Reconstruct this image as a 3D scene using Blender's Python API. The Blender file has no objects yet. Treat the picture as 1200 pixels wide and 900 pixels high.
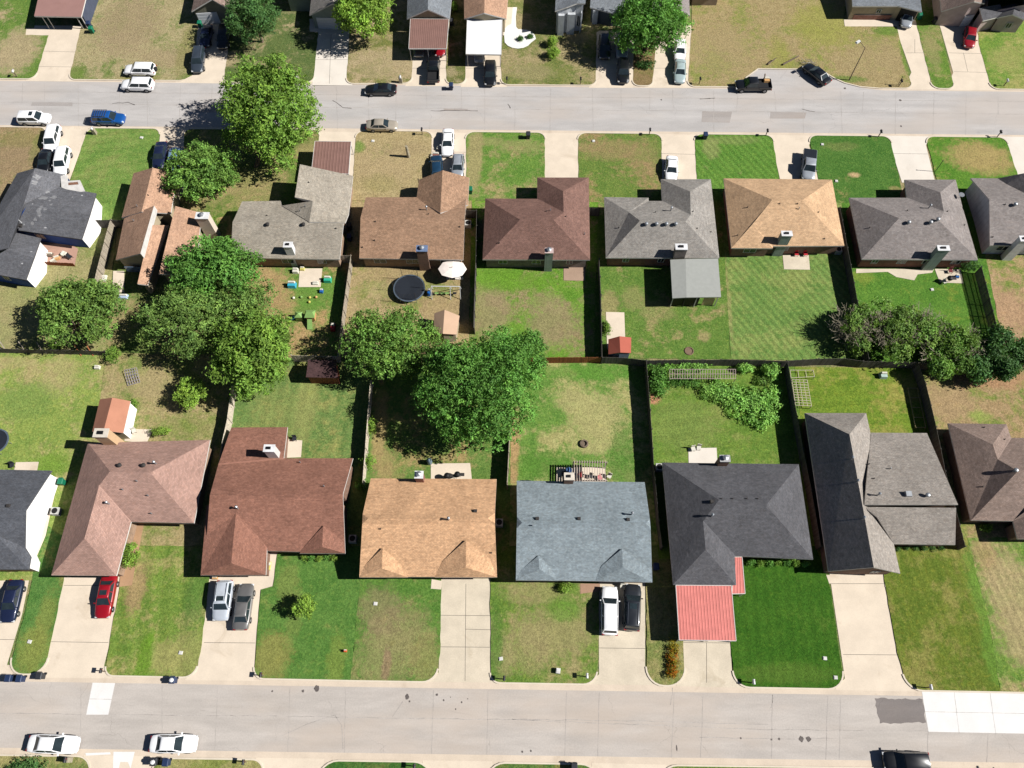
import bpy, math, random
from mathutils import Vector, Matrix
from mathutils.geometry import tessellate_polygon
R = random.Random(11)
SC = bpy.context.scene
COL = SC.collection
# ------------------------------------------------------------------ camera
FOC, HGT = 913.0, 90.0
_d = Vector((.0036, .4262, .9046)).normalized()
_x = Vector((1, .0117, -.0095)); _x = (_x - _x.dot(_d)*_d).normalized()
_y = _d.cross(_x).normalized()
if _y.y > 0: _y = -_y
_u = -_d
def P(px, py, z=0.0):
    d = Vector(((px-600)/FOC, (py-450)/FOC, 1.0))
    w = Vector((d.dot(_x), d.dot(_y), d.dot(_u)))
    t = (z-HGT)/w.z
    return Vector((w.x*t, w.y*t, z))
cam = bpy.data.cameras.new('camera'); camo = bpy.data.objects.new('camera', cam); COL.objects.link(camo)
rot = Matrix(((_x.x, -_x.y, -_x.z), (_y.x, -_y.y, -_y.z), (_u.x, -_u.y, -_u.z)))
camo.matrix_world = Matrix.Translation((0, 0, HGT)) @ rot.to_4x4()
cam.sensor_width = 36; cam.lens = 36*FOC/1200; cam.clip_end = 3000; cam.clip_start = .5
SC.camera = camo
# ------------------------------------------------------------------ light
SUN_EL, SUN_AZ = 40.5, -5.0          # azimuth measured from +X towards +Y
wd = bpy.data.worlds.new('World'); SC.world = wd; wd.use_nodes = True
nt = wd.node_tree
sky = nt.nodes.new('ShaderNodeTexSky'); sky.sky_type = 'NISHITA'; sky.sun_disc = False
sky.sun_elevation = math.radians(SUN_EL); sky.sun_rotation = math.radians(90-SUN_AZ)
sky.air_density = .42; sky.dust_density = .2; sky.altitude = 400
nt.links.new(sky.outputs[0], nt.nodes['Background'].inputs[0]); nt.nodes['Background'].inputs[1].default_value = .05
sl = bpy.data.lights.new('sun', 'SUN'); sl.energy = 5.0; sl.angle = math.radians(.5); sl.color = (1, .972, .93)
so = bpy.data.objects.new('sun', sl); COL.objects.link(so)
sd = Vector((math.cos(math.radians(SUN_EL))*math.cos(math.radians(SUN_AZ)), math.cos(math.radians(SUN_EL))*math.sin(math.radians(SUN_AZ)), math.sin(math.radians(SUN_EL))))
so.rotation_euler = sd.to_track_quat('Z', 'Y').to_euler(); so.location = (40, 0, 60)
vs = SC.view_settings; vs.view_transform = 'Standard'; vs.look = 'None'; vs.exposure = .63; vs.gamma = 1; vs.use_curve_mapping = False
SC.render.engine = 'CYCLES'; SC.cycles.max_bounces = 5; SC.cycles.diffuse_bounces = 1; SC.cycles.transparent_max_bounces = 6
# ------------------------------------------------------------------ objects
def tag(o, label=None, cat=None, group=None, kind=None):
    if label: o['label'] = label
    if cat: o['category'] = cat
    if group: o['group'] = group
    if kind: o['kind'] = kind
    return o
def thing(name, label, cat, loc=(0, 0, 0), rz=0.0, group=None):
    o = bpy.data.objects.new(name, None); COL.objects.link(o)
    o.location = loc; o.rotation_euler = (0, 0, rz); o.empty_display_size = .3
    return tag(o, label, cat, group)
class MB:
    def __init__(s): s.v = []; s.f = []; s.m = []; s.uv = []; s.c = []
    def add(s, vs, fs, mi=0, uv=None, c=None):
        b = len(s.v); s.v += [tuple(v) for v in vs]
        for k, f in enumerate(fs):
            s.f.append([b+i for i in f]); s.m.append(mi); s.uv.append(uv[k] if uv else None); s.c.append(c)
        return s
    def box(s, c, size, rz=0.0, mi=0, taper=1.0, c4=None):
        hx, hy, hz = size[0]/2, size[1]/2, size[2]/2; ca, sa = math.cos(rz), math.sin(rz); vs = []
        for z, k in ((-hz, 1.0), (hz, taper)):
            for x, y in ((-hx, -hy), (hx, -hy), (hx, hy), (-hx, hy)):
                x *= k; y *= k; vs.append((c[0]+x*ca-y*sa, c[1]+x*sa+y*ca, c[2]+z))
        return s.add(vs, [(3, 2, 1, 0), (4, 5, 6, 7), (0, 1, 5, 4), (1, 2, 6, 5), (2, 3, 7, 6), (3, 0, 4, 7)], mi, c=c4)
    def bar(s, a, b, w=.06, h=None, mi=0):
        a, b = Vector(a), Vector(b); d = (b-a); h = h or w
        if d.length < 1e-6: return s
        d.normalize(); up = Vector((0, 0, 1)) if abs(d.z) < .95 else Vector((1, 0, 0))
        sx = d.cross(up).normalized(); sy = sx.cross(d)
        vs = [p+sx*i*w/2+sy*j*h/2 for p in (a, b) for i, j in ((-1, -1), (1, -1), (1, 1), (-1, 1))]
        return s.add(vs, [(3, 2, 1, 0), (4, 5, 6, 7), (0, 1, 5, 4), (1, 2, 6, 5), (2, 3, 7, 6), (3, 0, 4, 7)], mi)
    def cyl(s, a, b, r0, r1=None, n=10, mi=0, cap=True):
        a, b = Vector(a), Vector(b); r1 = r0 if r1 is None else r1; d = (b-a).normalized()
        up = Vector((0, 0, 1)) if abs(d.z) < .95 else Vector((1, 0, 0)); sx = d.cross(up).normalized(); sy = d.cross(sx)
        vs = [p+(sx*math.cos(2*math.pi*i/n)+sy*math.sin(2*math.pi*i/n))*r for p, r in ((a, r0), (b, r1)) for i in range(n)]
        fs = [(i, (i+1) % n, n+(i+1) % n, n+i) for i in range(n)]
        if cap: fs += [tuple(range(n-1, -1, -1)), tuple(range(n, 2*n))]
        return s.add(vs, fs, mi)
    def poly(s, pts, mi=0): return s.add(pts, [tuple(range(len(pts)))], mi)
    def slab(s, pts, z0, z1, mi=0, side=None):
        n = len(pts); tri = tessellate_polygon([[Vector((p[0], p[1], 0)) for p in pts]])
        ar = sum(pts[i][0]*pts[(i+1) % n][1]-pts[(i+1) % n][0]*pts[i][1] for i in range(n))
        vs = [(p[0], p[1], z1) for p in pts]
        fs = []
        for t in tri:
            a, b, c = [Vector(pts[i][:2]) for i in t]
            fs.append(t if (b-a).cross(c-a) > 0 else t[::-1])
        s.add(vs, fs, mi)
        if z0 is not None:
            vs2 = vs+[(p[0], p[1], z0) for p in pts]
            s.add(vs2, [((i, n+i, n+(i+1) % n, (i+1) % n) if ar > 0 else ((i+1) % n, n+(i+1) % n, n+i, i)) for i in range(n)], mi if side is None else side)
        return s
    def lathe(s, c, prof, n=14, mi=0):
        vs = [(c[0]+r*math.cos(2*math.pi*i/n), c[1]+r*math.sin(2*math.pi*i/n), c[2]+z) for r, z in prof for i in range(n)]
        fs = [(k*n+i, k*n+(i+1) % n, (k+1)*n+(i+1) % n, (k+1)*n+i) for k in range(len(prof)-1) for i in range(n)]
        fs += [tuple(range(n-1, -1, -1)), tuple(range((len(prof)-1)*n, len(prof)*n))]
        return s.add(vs, fs, mi)
    def build(s, name, mats, parent=None, smooth=None, local=False, label=None):
        me = bpy.data.meshes.new(name); off = Vector((0, 0, 0))
        if parent is not None and not local:
            p = parent
            while p is not None: off += p.location; p = p.parent
        me.from_pydata([(v[0]-off.x, v[1]-off.y, v[2]-off.z) for v in s.v], [], s.f)
        for m in (mats if isinstance(mats, (list, tuple)) else [mats]): me.materials.append(m)
        me.polygons.foreach_set('material_index', s.m)
        if any(u is not None for u in s.uv):
            ul = me.uv_layers.new(name='UVMap')
            for pl, u in zip(me.polygons, s.uv):
                if u:
                    for k, li in enumerate(pl.loop_indices): ul.data[li].uv = u[k]
        if any(c is not None for c in s.c) or any(m.name.startswith(('fence_', 'pergola_', 'trellis_', 'frame_', 'lattice_')) for m in (mats if isinstance(mats, (list, tuple)) else [mats])):
            ca = me.color_attributes.new('tint', 'FLOAT_COLOR', 'CORNER')
            for pl, c in zip(me.polygons, s.c):
                for li in pl.loop_indices: ca.data[li].color = (*(c or (1, 1, 1)), 1)
        if smooth is not None:
            me.polygons.foreach_set('use_smooth', [True]*len(me.polygons)); me.set_sharp_from_angle(angle=math.radians(smooth))
        me.update()
        o = bpy.data.objects.new(name, me); COL.objects.link(o)
        if parent is not None: o.parent = parent
        if label: o['label'] = label
        return o
# ------------------------------------------------------------------ materials
EXPO = 1.62
def lin(c):
    return tuple((x/255/12.92 if x/255 <= .04045 else ((x/255+.055)/1.055)**2.4) for x in c)
def alb(c): return tuple(min(.82, x/EXPO) for x in lin(c))
class NT:
    def __init__(s, name):
        s.m = bpy.data.materials.new(name); s.m.use_nodes = True; s.t = s.m.node_tree; s.b = s.t.nodes['Principled BSDF']
        s._pos = None
    def n(s, ty, **kw):
        o = s.t.nodes.new(ty)
        for k, v in kw.items(): setattr(o, k, v)
        return o
    def put(s, sock, v):
        if isinstance(v, bpy.types.NodeSocket): s.t.links.new(v, sock)
        elif isinstance(v, (tuple, list)) and len(v) == 3 and sock.type == 'RGBA': sock.default_value = (*v, 1)
        else: sock.default_value = v
    def pos(s):
        if s._pos is None: s._pos = s.n('ShaderNodeNewGeometry').outputs['Position']
        return s._pos
    def objco(s): return s.n('ShaderNodeTexCoord').outputs['Object']
    def uv(s): return s.n('ShaderNodeTexCoord').outputs['UV']
    def mapping(s, v, loc=(0, 0, 0), rot=(0, 0, 0), sc=(1, 1, 1)):
        o = s.n('ShaderNodeMapping'); s.put(o.inputs[0], v); o.inputs[1].default_value = loc; o.inputs[2].default_value = rot; o.inputs[3].default_value = sc
        return o.outputs[0]
    def noise(s, v, scale, detail=4, rough=.55, dist=0.0):
        o = s.n('ShaderNodeTexNoise'); s.put(o.inputs['Vector'], v); o.inputs['Scale'].default_value = scale; o.inputs['Detail'].default_value = detail
        o.inputs['Roughness'].default_value = rough; o.inputs['Distortion'].default_value = dist
        return o.outputs['Fac']
    def math(s, op, a, b=0.0, clamp=False):
        o = s.n('ShaderNodeMath', operation=op, use_clamp=clamp); s.put(o.inputs[0], a); s.put(o.inputs[1], b); return o.outputs[0]
    def ramp(s, v, a, b, lo=0.0, hi=1.0):
        o = s.n('ShaderNodeMapRange', interpolation_type='SMOOTHSTEP'); s.put(o.inputs['Value'], v)
        for k, x in zip((1, 2, 3, 4), (a, b, lo, hi)): o.inputs[k].default_value = x
        return o.outputs[0]
    def mix(s, f, a, b, mode='MIX'):
        o = s.n('ShaderNodeMix', data_type='RGBA', blend_type=mode); s.put(o.inputs[0], f); s.put(o.inputs[6], a); s.put(o.inputs[7], b); return o.outputs[2]
    def scale(s, col, f):
        o = s.n('ShaderNodeVectorMath', operation='SCALE'); s.put(o.inputs[0], col); s.put(o.inputs['Scale'], f); return o.outputs[0]
    def bump(s, h, st=.3, d=.02):
        o = s.n('ShaderNodeBump'); o.inputs['Strength'].default_value = st; o.inputs['Distance'].default_value = d; s.put(o.inputs['Height'], h)
        s.t.links.new(o.outputs[0], s.b.inputs['Normal'])
    def done(s, col, rough=.85, metal=0.0, spec=.3):
        s.put(s.b.inputs['Base Color'], col); s.put(s.b.inputs['Roughness'], rough); s.b.inputs['Metallic'].default_value = metal
        s.b.inputs['Specular IOR Level'].default_value = spec
        return s.m
_mc = {}
def plain(name, c, rough=.7, metal=0.0, var=.12, sc=2.0, spec=.3, raw=False):
    if name in _mc: return _mc[name]
    t = NT(name); base = c if raw else alb(c); p = t.objco()
    f = t.ramp(t.noise(p, sc, 5, .6), .25, .75, 1-var, 1+var)
    f2 = t.ramp(t.noise(p, sc*9, 3, .6), .3, .7, 1-var*.5, 1+var*.5)
    _mc[name] = t.done(t.scale(t.scale(base, f), f2), rough, metal, spec); return _mc[name]
def shingle(name, c, var=.13, streak=.085, gr=1.0):
    t = NT(name); base = alb(c); uv = t.uv()
    m = t.mapping(uv, sc=(1, 1, 1))
    br = t.n('ShaderNodeTexBrick'); t.put(br.inputs['Vector'], m); br.offset = .5; br.inputs['Scale'].default_value = 1
    for k, x in (('Color1', (1-var,)*3), ('Color2', (1+var,)*3), ('Mortar', (.62,)*3)): t.put(br.inputs[k], tuple(x))
    br.inputs['Mortar Size'].default_value = .012; br.inputs['Mortar Smooth'].default_value = .3; br.inputs['Bias'].default_value = 0
    br.inputs['Brick Width'].default_value = .3; br.inputs['Row Height'].default_value = .145
    wob = t.ramp(t.noise(t.mapping(uv, sc=(.8, 3.2, 1)), 1.0, 5, .62, .6), .3, .72, 1-streak, 1+streak)
    blot = t.ramp(t.noise(t.pos(), .35, 4, .6), .25, .75, .88, 1.1)
    fine = t.ramp(t.noise(t.pos(), 4.5, 4, .75), .3, .7, 1-.22*gr, 1+.22*gr)
    col = t.scale(t.scale(t.scale(t.mix(1, base, br.outputs['Color'], 'MULTIPLY'), wob), blot), fine)
    mot = t.noise(t.pos(), 1.9, 5, .7)
    col = t.scale(col, t.ramp(mot, .3, .7, 1-.12*gr, 1+.12*gr))
    col = t.mix(t.ramp(t.noise(t.pos(), 3.1, 3, .6), .45, .7, 0, .35), col, t.mix(1, col, (1.08, .97, .88), 'MULTIPLY'))
    drain = t.ramp(t.noise(t.mapping(uv, sc=(1.6, .12, 1)), 1.0, 4, .6), .52, .78, 0, .22)
    col = t.mix(drain, col, t.scale(base, .62))
    t.bump(t.math('MULTIPLY', br.outputs['Fac'], -1.0), .5, .02)
    return t.done(col, .92, 0, .2)
def grass(name, g, dry, amt=.3, sc=.16, patches=(), stripe=None, seed=0.0, contrast=.33):
    """g green, dry colour (sRGB as seen in full sun); amt share of dry; patches (px,py,rx,ry,strength[,colour])"""
    t = NT(name); fix = lambda c: (c[0]+6, c[1]-1, c[2]+6) if c[1] > c[0]-4 else (c[0]+8, c[1]+9, c[2]+13)
    g, dry = alb(fix(g)), alb(fix(dry)); p = t.mapping(t.pos(), loc=(seed*13.7, seed*7.1, 0))
    big = t.noise(p, sc, 6, .62, .4); mid = t.noise(p, sc*5, 5, .65, .3)
    cl = t.noise(p, 1.7, 7, .78)
    fld = t.math('ADD', t.math('ADD', t.math('MULTIPLY', big, .56), t.math('MULTIPLY', mid, .26)), t.math('MULTIPLY', cl, .18))
    c0 = .5+(.5-amt)*.30
    f = t.ramp(fld, c0-.07, c0+.07)
    fine = t.noise(p, 4.5, 5, .72); fine2 = t.noise(p, 14, 3, .7)
    f = t.math('ADD', f, t.math('MULTIPLY', t.math('SUBTRACT', fine, .5), .75), clamp=True)
    g2 = t.mix(t.ramp(t.noise(p, .5, 4, .6), .35, .65), g, (g[0]*.72, g[1]*.84, g[2]*.75))
    g2 = t.mix(t.ramp(t.noise(p, 2.3, 4, .6), .5, .72), g2, (g[0]*1.28, g[1]*1.12, g[2]*1.05))
    dr2 = t.mix(t.ramp(t.noise(p, 1.1, 4, .6), .35, .65), dry, (dry[0]*.87, dry[1]*.85, dry[2]*.82))
    col = t.mix(f, g2, dr2)
    for q in patches:
        px, py, rx, ry, st = q[:5]; cc = alb(fix(q[5])) if len(q) > 5 else dry
        w = P(px, py); s = 9.0
        v = t.mapping(t.pos(), loc=(-w.x/rx, -w.y/ry, 0), sc=(1/rx, 1/ry, 0))
        ln = t.n('ShaderNodeVectorMath', operation='LENGTH'); t.put(ln.inputs[0], v)
        d = t.math('ADD', ln.outputs['Value'], t.math('MULTIPLY', t.math('SUBTRACT', t.noise(p, .9, 6, .7), .5), 1.5))
        d = t.math('ADD', d, t.math('MULTIPLY', t.math('SUBTRACT', fine, .5), .9))
        k = t.ramp(d, .55, 1.15, st, 0.0)
        col = t.mix(k, col, t.mix(t.ramp(mid, .4, .6), cc, tuple(x*.86 for x in cc)))
    if stripe:
        ang, per, am = stripe
        v = t.mapping(t.mapping(t.pos(), rot=(0, 0, math.radians(ang))), sc=(1/per, .015, 0))
        wv = t.n('ShaderNodeTexWave', wave_type='BANDS', bands_direction='X'); t.put(wv.inputs['Vector'], v); wv.inputs['Scale'].default_value = .314
        wv.inputs['Distortion'].default_value = .35; wv.inputs['Detail'].default_value = 2
        col = t.scale(col, t.ramp(wv.outputs['Fac'], .25, .75, 1-am, 1+am))
    col = t.mix(t.ramp(cl, .58, .72, 0, .5), col, t.scale(col, .7))
    col = t.mix(t.ramp(t.noise(p, .8, 6, .7), .55, .75, 0, .4), col, t.mix(1, col, (1.16, 1.05, .82), 'MULTIPLY'))
    val = t.math('ADD', t.ramp(fine, .25, .75, 1-contrast, 1+contrast), t.ramp(fine2, .25, .75, -contrast*.8, contrast*.8))
    col = t.scale(col, val)
    t.bump(t.math('ADD', fine2, fine), .9, .07)
    return t.done(col, .95, 0, .1)
def concrete(name, c, var=.09, stain=.35, rust=.0):
    t = NT(name); base = alb(c); p = t.pos()
    col = t.scale(base, t.ramp(t.noise(p, .45, 5, .6), .25, .75, 1-var, 1+var))
    col = t.scale(col, t.ramp(t.noise(p, 7, 4, .7), .25, .75, 1-var*.7, 1+var*.7))
    st = t.ramp(t.noise(p, .33, 6, .65, .8), .56, .74, 0, stain)
    col = t.mix(st, col, tuple(x*k for x, k in zip(base, (.70, .66, .60))))
    sp = t.ramp(t.noise(p, 2.6, 3, .6), .70, .78, 0, stain)
    col = t.mix(sp, col, tuple(x*.5 for x in base))
    return t.done(col, .9, 0, .2)
def asphalt(name, c, seed):
    t = NT(name); base = alb(c); p = t.mapping(t.pos(), loc=(seed, seed*2, 0))
    col = t.scale(base, t.ramp(t.noise(t.mapping(p, sc=(.25, 1, 1)), .55, 6, .62, .3), .25, .75, .86, 1.08))
    col = t.scale(col, t.ramp(t.noise(p, 6, 5, .75), .25, .75, .91, 1.09))
    col = t.scale(col, t.ramp(t.noise(t.mapping(p, sc=(.02, 1.1, 1)), 1.0, 5, .65), .3, .7, .96, 1.03))
    warm = t.ramp(t.noise(t.mapping(p, sc=(.2, .6, 1)), .22, 4, .6), .42, .66, 0, .55)
    col = t.mix(warm, col, tuple(x*k for x, k in zip(base, (1.04, .95, .86))))
    st = t.ramp(t.noise(t.mapping(p, sc=(.35, 1.3, 1)), .5, 6, .7, 1.0), .60, .80, 0, .42)
    col = t.mix(st, col, tuple(x*.58 for x in base))
    vo = t.n('ShaderNodeTexVoronoi', feature='DISTANCE_TO_EDGE'); wp = t.n('ShaderNodeVectorMath', operation='ADD')
    nz = t.n('ShaderNodeTexNoise'); t.put(nz.inputs['Vector'], p); nz.inputs['Scale'].default_value = .7; nz.inputs['Detail'].default_value = 5
    t.put(wp.inputs[0], p); t.put(wp.inputs[1], t.scale(nz.outputs['Color'], 1.6)); t.put(vo.inputs['Vector'], wp.outputs[0]); vo.inputs['Scale'].default_value = .17
    ck = t.math('MULTIPLY', t.ramp(vo.outputs['Distance'], .0, .0065, 1, 0), t.ramp(t.noise(p, .13, 3, .6), .48, .64, 0, .34))
    col = t.mix(ck, col, tuple(x*.3 for x in base))
    sp = t.ramp(t.noise(p, 3.2, 3, .6), .72, .80, 0, .35)
    col = t.mix(sp, col, tuple(x*.5 for x in base))
    t.bump(t.noise(p, 30, 3, .7), .25, .01)
    return t.done(col, .88, 0, .25)
def brick(name, c, mortar=(150, 140, 130)):
    t = NT(name); p = t.n('ShaderNodeTexCoord').outputs['Object']
    sep = t.n('ShaderNodeSeparateXYZ'); t.put(sep.inputs[0], p); cb = t.n('ShaderNodeCombineXYZ')
    t.put(cb.inputs[0], t.math('ADD', sep.outputs[0], sep.outputs[1])); t.put(cb.inputs[1], sep.outputs[2])
    br = t.n('ShaderNodeTexBrick'); t.put(br.inputs['Vector'], cb.outputs[0]); br.inputs['Scale'].default_value = 1
    b = alb(c)
    for k, x in (('Color1', tuple(x*.75 for x in b)), ('Color2', tuple(x*1.25 for x in b)), ('Mortar', alb(mortar))): t.put(br.inputs[k], x)
    br.inputs['Mortar Size'].default_value = .012; br.inputs['Brick Width'].default_value = .22; br.inputs['Row Height'].default_value = .075
    return t.done(t.scale(br.outputs['Color'], t.ramp(t.noise(p, 1.5, 4), .3, .7, .85, 1.12)), .9, 0, .2)
def siding(name, c, pitch=.18, vertical=False, var=.1):
    t = NT(name); p = t.n('ShaderNodeTexCoord').outputs['Object']; sep = t.n('ShaderNodeSeparateXYZ'); t.put(sep.inputs[0], p)
    ax = t.math('ADD', sep.outputs[0], sep.outputs[1]) if vertical else sep.outputs[2]
    fr = t.math('FRACT', t.math('DIVIDE', ax, pitch))
    col = t.scale(alb(c), t.ramp(t.noise(p, 1.2, 4), .3, .7, 1-var, 1+var))
    col = t.scale(col, t.ramp(fr, 0, .14, .68, 1))
    return t.done(col, .7, 0, .3)
def wood(name, c, var=.25):
    t = NT(name); p = t.n('ShaderNodeTexCoord').outputs['Object']; ca = t.n('ShaderNodeVertexColor', layer_name='tint')
    col = t.mix(1, alb(c), ca.outputs[0], 'MULTIPLY')
    col = t.scale(col, t.ramp(t.noise(t.mapping(p, sc=(6, 6, .8)), 2, 5, .6), .3, .7, 1-var, 1+var))
    return t.done(col, .9, 0, .15)
def leafmat(name, c, trans=.28):
    t = NT(name); ca = t.n('ShaderNodeVertexColor', layer_name='tint')
    col = t.mix(1, alb(c), ca.outputs[0], 'MULTIPLY')
    t.done(col, .62, 0, .22)
    tr = t.n('ShaderNodeBsdfTranslucent'); t.put(tr.inputs[0], t.mix(1, col, (1.15, 1.25, .55), 'MULTIPLY'))
    mx = t.n('ShaderNodeMixShader'); mx.inputs[0].default_value = trans
    t.t.links.new(t.b.outputs[0], mx.inputs[1]); t.t.links.new(tr.outputs[0], mx.inputs[2])
    t.t.links.new(mx.outputs[0], t.t.nodes['Material Output'].inputs[0])
    return t.m
def paint(name, c, metal=.35, raw=None):
    if name in _mc: return _mc[name]
    t = NT(name); base = raw or alb(c)
    t.done(t.scale(base, t.ramp(t.noise(t.objco(), 1.5, 3), .3, .7, .95, 1.05)), .32, metal*.5, .5)
    t.b.inputs['Coat Weight'].default_value = .7; t.b.inputs['Coat Roughness'].default_value = .06
    _mc[name] = t.m; return t.m
def glass(name='dark_glass', c=(.02, .03, .035)):
    if name in _mc: return _mc[name]
    t = NT(name); t.done(t.scale(c, t.ramp(t.noise(t.objco(), 1.2, 2), .3, .7, .8, 1.2)), .06, 0, .6); _mc[name] = t.m; return t.m
# ------------------------------------------------------------------ ground, streets, lawns
def fillet(pts):
    """pts: px tuples (px,py[,r]); returns world xy list plus flags (True = on the street edge)"""
    W = [(P(p[0], p[1]), (p[2] if len(p) > 2 else None)) for p in pts]; n = len(W); out = []
    for i, (p, r) in enumerate(W):
        a = W[i-1][0]; b = W[(i+1) % n][0]
        if not r: out.append(((p.x, p.y), r is not None)); continue
        u = (a-p).normalized(); v = (b-p).normalized(); th = math.acos(max(-1, min(1, u.dot(v))))
        d = min(r/math.tan(th/2), (a-p).length*.45, (b-p).length*.45); rr = d*math.tan(th/2)
        c = p+(u+v).normalized()*(rr/math.sin(th/2)); s = p+u*d-c; e = p+v*d-c
        a0 = math.atan2(s.y, s.x); a1 = math.atan2(e.y, e.x); da = (a1-a0+math.pi) % (2*math.pi)-math.pi
        for k in range(7): out.append(((c.x+rr*math.cos(a0+da*k/6), c.y+rr*math.sin(a0+da*k/6)), True))
    return out
def rough_edge(pts, amp=.05, step=.8):
    out = []
    for i, (p, fl) in enumerate(pts):
        q, fl2 = pts[(i+1) % len(pts)]; out.append(p); L = math.hypot(q[0]-p[0], q[1]-p[1])
        if L > 2 and not (fl and fl2):
            n = int(L/step); nx, ny = (q[1]-p[1])/L, -(q[0]-p[0])/L
            for k in range(1, n):
                o = R.uniform(-amp, amp); out.append((p[0]+(q[0]-p[0])*k/n+nx*o, p[1]+(q[1]-p[1])*k/n+ny*o))
    return out
m_base = grass('yard_soil_grass', (122, 146, 78), (180, 160, 116), .4, seed=3)
m_kerb = concrete('kerb_concrete', (244, 230, 208), .06, .3)
m_gut = concrete('gutter_concrete', (238, 220, 198), .08, .4)
m_drv = [concrete('driveway_beige', (248, 231, 208), .07, .45), concrete('driveway_pale', (252, 242, 228), .05, .22), concrete('driveway_worn', (236, 222, 198), .1, .6)]
m_slab = concrete('new_slab', (258, 255, 251), .045, .16)
g = MB(); g.box((0, 60, -.2), (900, 900, .36)); tag(g.build('ground', m_base), kind='structure')
def line_at(pa, pb, x):
    a, b = P(*pa), P(*pb); t = (x-a.x)/(b.x-a.x); return a.y+(b.y-a.y)*t
def strip(name, lt, rt, lb, rb, z, m):
    x0, x1 = -160, 160
    b = MB(); b.slab([(x0, line_at(lb, rb, x0)), (x1, line_at(lb, rb, x1)), (x1, line_at(lt, rt, x1)), (x0, line_at(lt, rt, x0))], None, z)
    return tag(b.build(name, m), kind='structure')
# street edges in the photo (left, right)
UN = ((0, 92.6), (1200, 104.4)); US = ((0, 149.3), (1200, 161.8)); LN = ((0, 789), (1200, 810.5)); LS = ((0, 886), (1200, 903.2))
m_au = asphalt('asphalt_upper', (209, 204, 200), 4.0); m_al = asphalt('asphalt_lower', (213, 204, 195), 31.0)
strip('gutter', (UN[0][0], UN[0][1]-6), (1200, UN[1][1]-6), US[0], (1200, US[1][1]+5), .0, m_gut)
strip('gutter', (0, LN[0][1]-10), (1200, LN[1][1]-10), (0, LS[0][1]+9), (1200, LS[1][1]+9), .0, m_gut)
road_u = strip('road', (0, 94.8), (1200, 107.6), (0, 146.6), (1200, 158.2), .005, m_au)
road_l = strip('road', (0, 798.2), (1200, 817.6), (0, 876.2), (1200, 893.8), .005, m_al)
b = MB(); b.slab([tuple(P(*q)[:2]) for q in ((858, 106), (874, 92.5), (888, 81.5), (945, 82), (966, 85.5), (979, 93), (992, 98.5), (1010, 103), (1040, 106.5), (1040, 108), (858, 107))], None, .009)
tag(b.build('road', m_au), kind='structure')
def seam(road, pts, w=.05, z=.012, m=None, jit=.05):
    W = [P(*p) for p in pts]; b = MB(); prev = None
    path = []
    for a, c in zip(W[:-1], W[1:]):
        n = max(2, int((c-a).length/.7))
        for k in range(n): path.append(a.lerp(c, k/n)+Vector((R.uniform(-jit, jit), R.uniform(-jit, jit), 0)))
    path.append(W[-1])
    for i in range(len(path)-1):
        d = (path[i+1]-path[i]).normalized(); nn = Vector((-d.y, d.x, 0)); w0 = w*R.uniform(.4, 1.2)/2; w1 = w*R.uniform(.4, 1.2)/2
        p, q = path[i], path[i+1]
        b.poly([(p.x-nn.x*w0, p.y-nn.y*w0, z), (q.x-nn.x*w1, q.y-nn.y*w1, z), (q.x+nn.x*w1, q.y+nn.y*w1, z), (p.x+nn.x*w0, p.y+nn.y*w0, z)])
    return b.build('seam', m or m_seam, road)
m_seam = plain('seam_tar', (194, 186, 179), .95, var=.25, sc=.6)
m_crack = plain('crack_tar', (104, 98, 94), .95, var=.3, sc=.6)
for pts in ([(0, 120), (400, 126), (800, 130), (1200, 134)], [(0, 107), (500, 112), (900, 116), (1200, 119)]): seam(road_u, pts, .07)
for pts in ([(0, 836), (300, 839), (600, 843.5), (900, 855), (1200, 858)], [(600, 843), (750, 845), (900, 849)], [(820, 864), (900, 866), (1000, 865)]): seam(road_l, pts, .07)
for x in range(20, 1200, 37):
    x += R.uniform(-9, 9); o = R.choice((0, 0, 1)); seam(road_u, [(x, 97+x*.0105), (x+R.uniform(-2, 2), (122 if o else 147)+x*.010)], .05, m=m_seam, jit=.03)
for x in (95, 190, 255, 340, 405, 508, 572, 664, 702, 790, 824, 905, 970, 985, 1088, 1160):
    seam(road_l, [(x, 800+x*.016), (x-2+R.uniform(-2, 2), 876+x*.0148)], .045, m=m_seam, jit=.03)
for pts in ([(330, 862), (360, 848), (392, 838)], [(392, 838), (400, 850), (402, 878)], [(460, 840), (472, 822)], [(786, 826), (788, 812), (788, 806)], [(903, 830), (906, 818), (905, 814)]):
    seam(road_l, pts, .06, m=m_seam)
for pts in ([(505, 130), (545, 129.5), (560, 130)], [(132, 121), (150, 120), (158, 123)], [(820, 116), (838, 115)], [(595, 122), (598, 127)], [(940, 128), (955, 131)], [(390, 118), (402, 126), (412, 127)]):
    seam(road_u, pts, .14, m=m_crack, jit=.08)
def patch(pts, z, m, name='road_patch', jag=.0):
    w = [tuple(P(*q)[:2]) for q in pts]
    if jag: w = [v for v in rough_edge([(q, False) for q in w], jag, .35)]
    b = MB(); b.slab(w, None, z); return tag(b.build(name, m), kind='structure')
patch([(108.5, 800), (135, 800.5), (127, 837.5), (101, 837.5)], .013, m_slab)
patch([(1080, 809.2), (1290, 814), (1290, 861.5), (1088, 857.5)], .013, m_slab)
for q in ([(1118, 810), (1124, 859.4)], [(1160, 811), (1167, 861)], [(1084, 834), (1240, 837)], [(104.5, 819), (131, 819.5)]): seam(road_l, q, .05, .017, plain('slab_joint', (206, 200, 192), .9), .01)
m_pd = asphalt('asphalt_patch', (150, 142, 138), 77.0)
patch([(1025, 818.3), (1081, 819.2), (1085.5, 846.5), (1060, 847), (1031, 848)], .010, m_pd, jag=.09)
m_pl = asphalt('asphalt_patch_faint', (188, 181, 176), 90.0)
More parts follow.
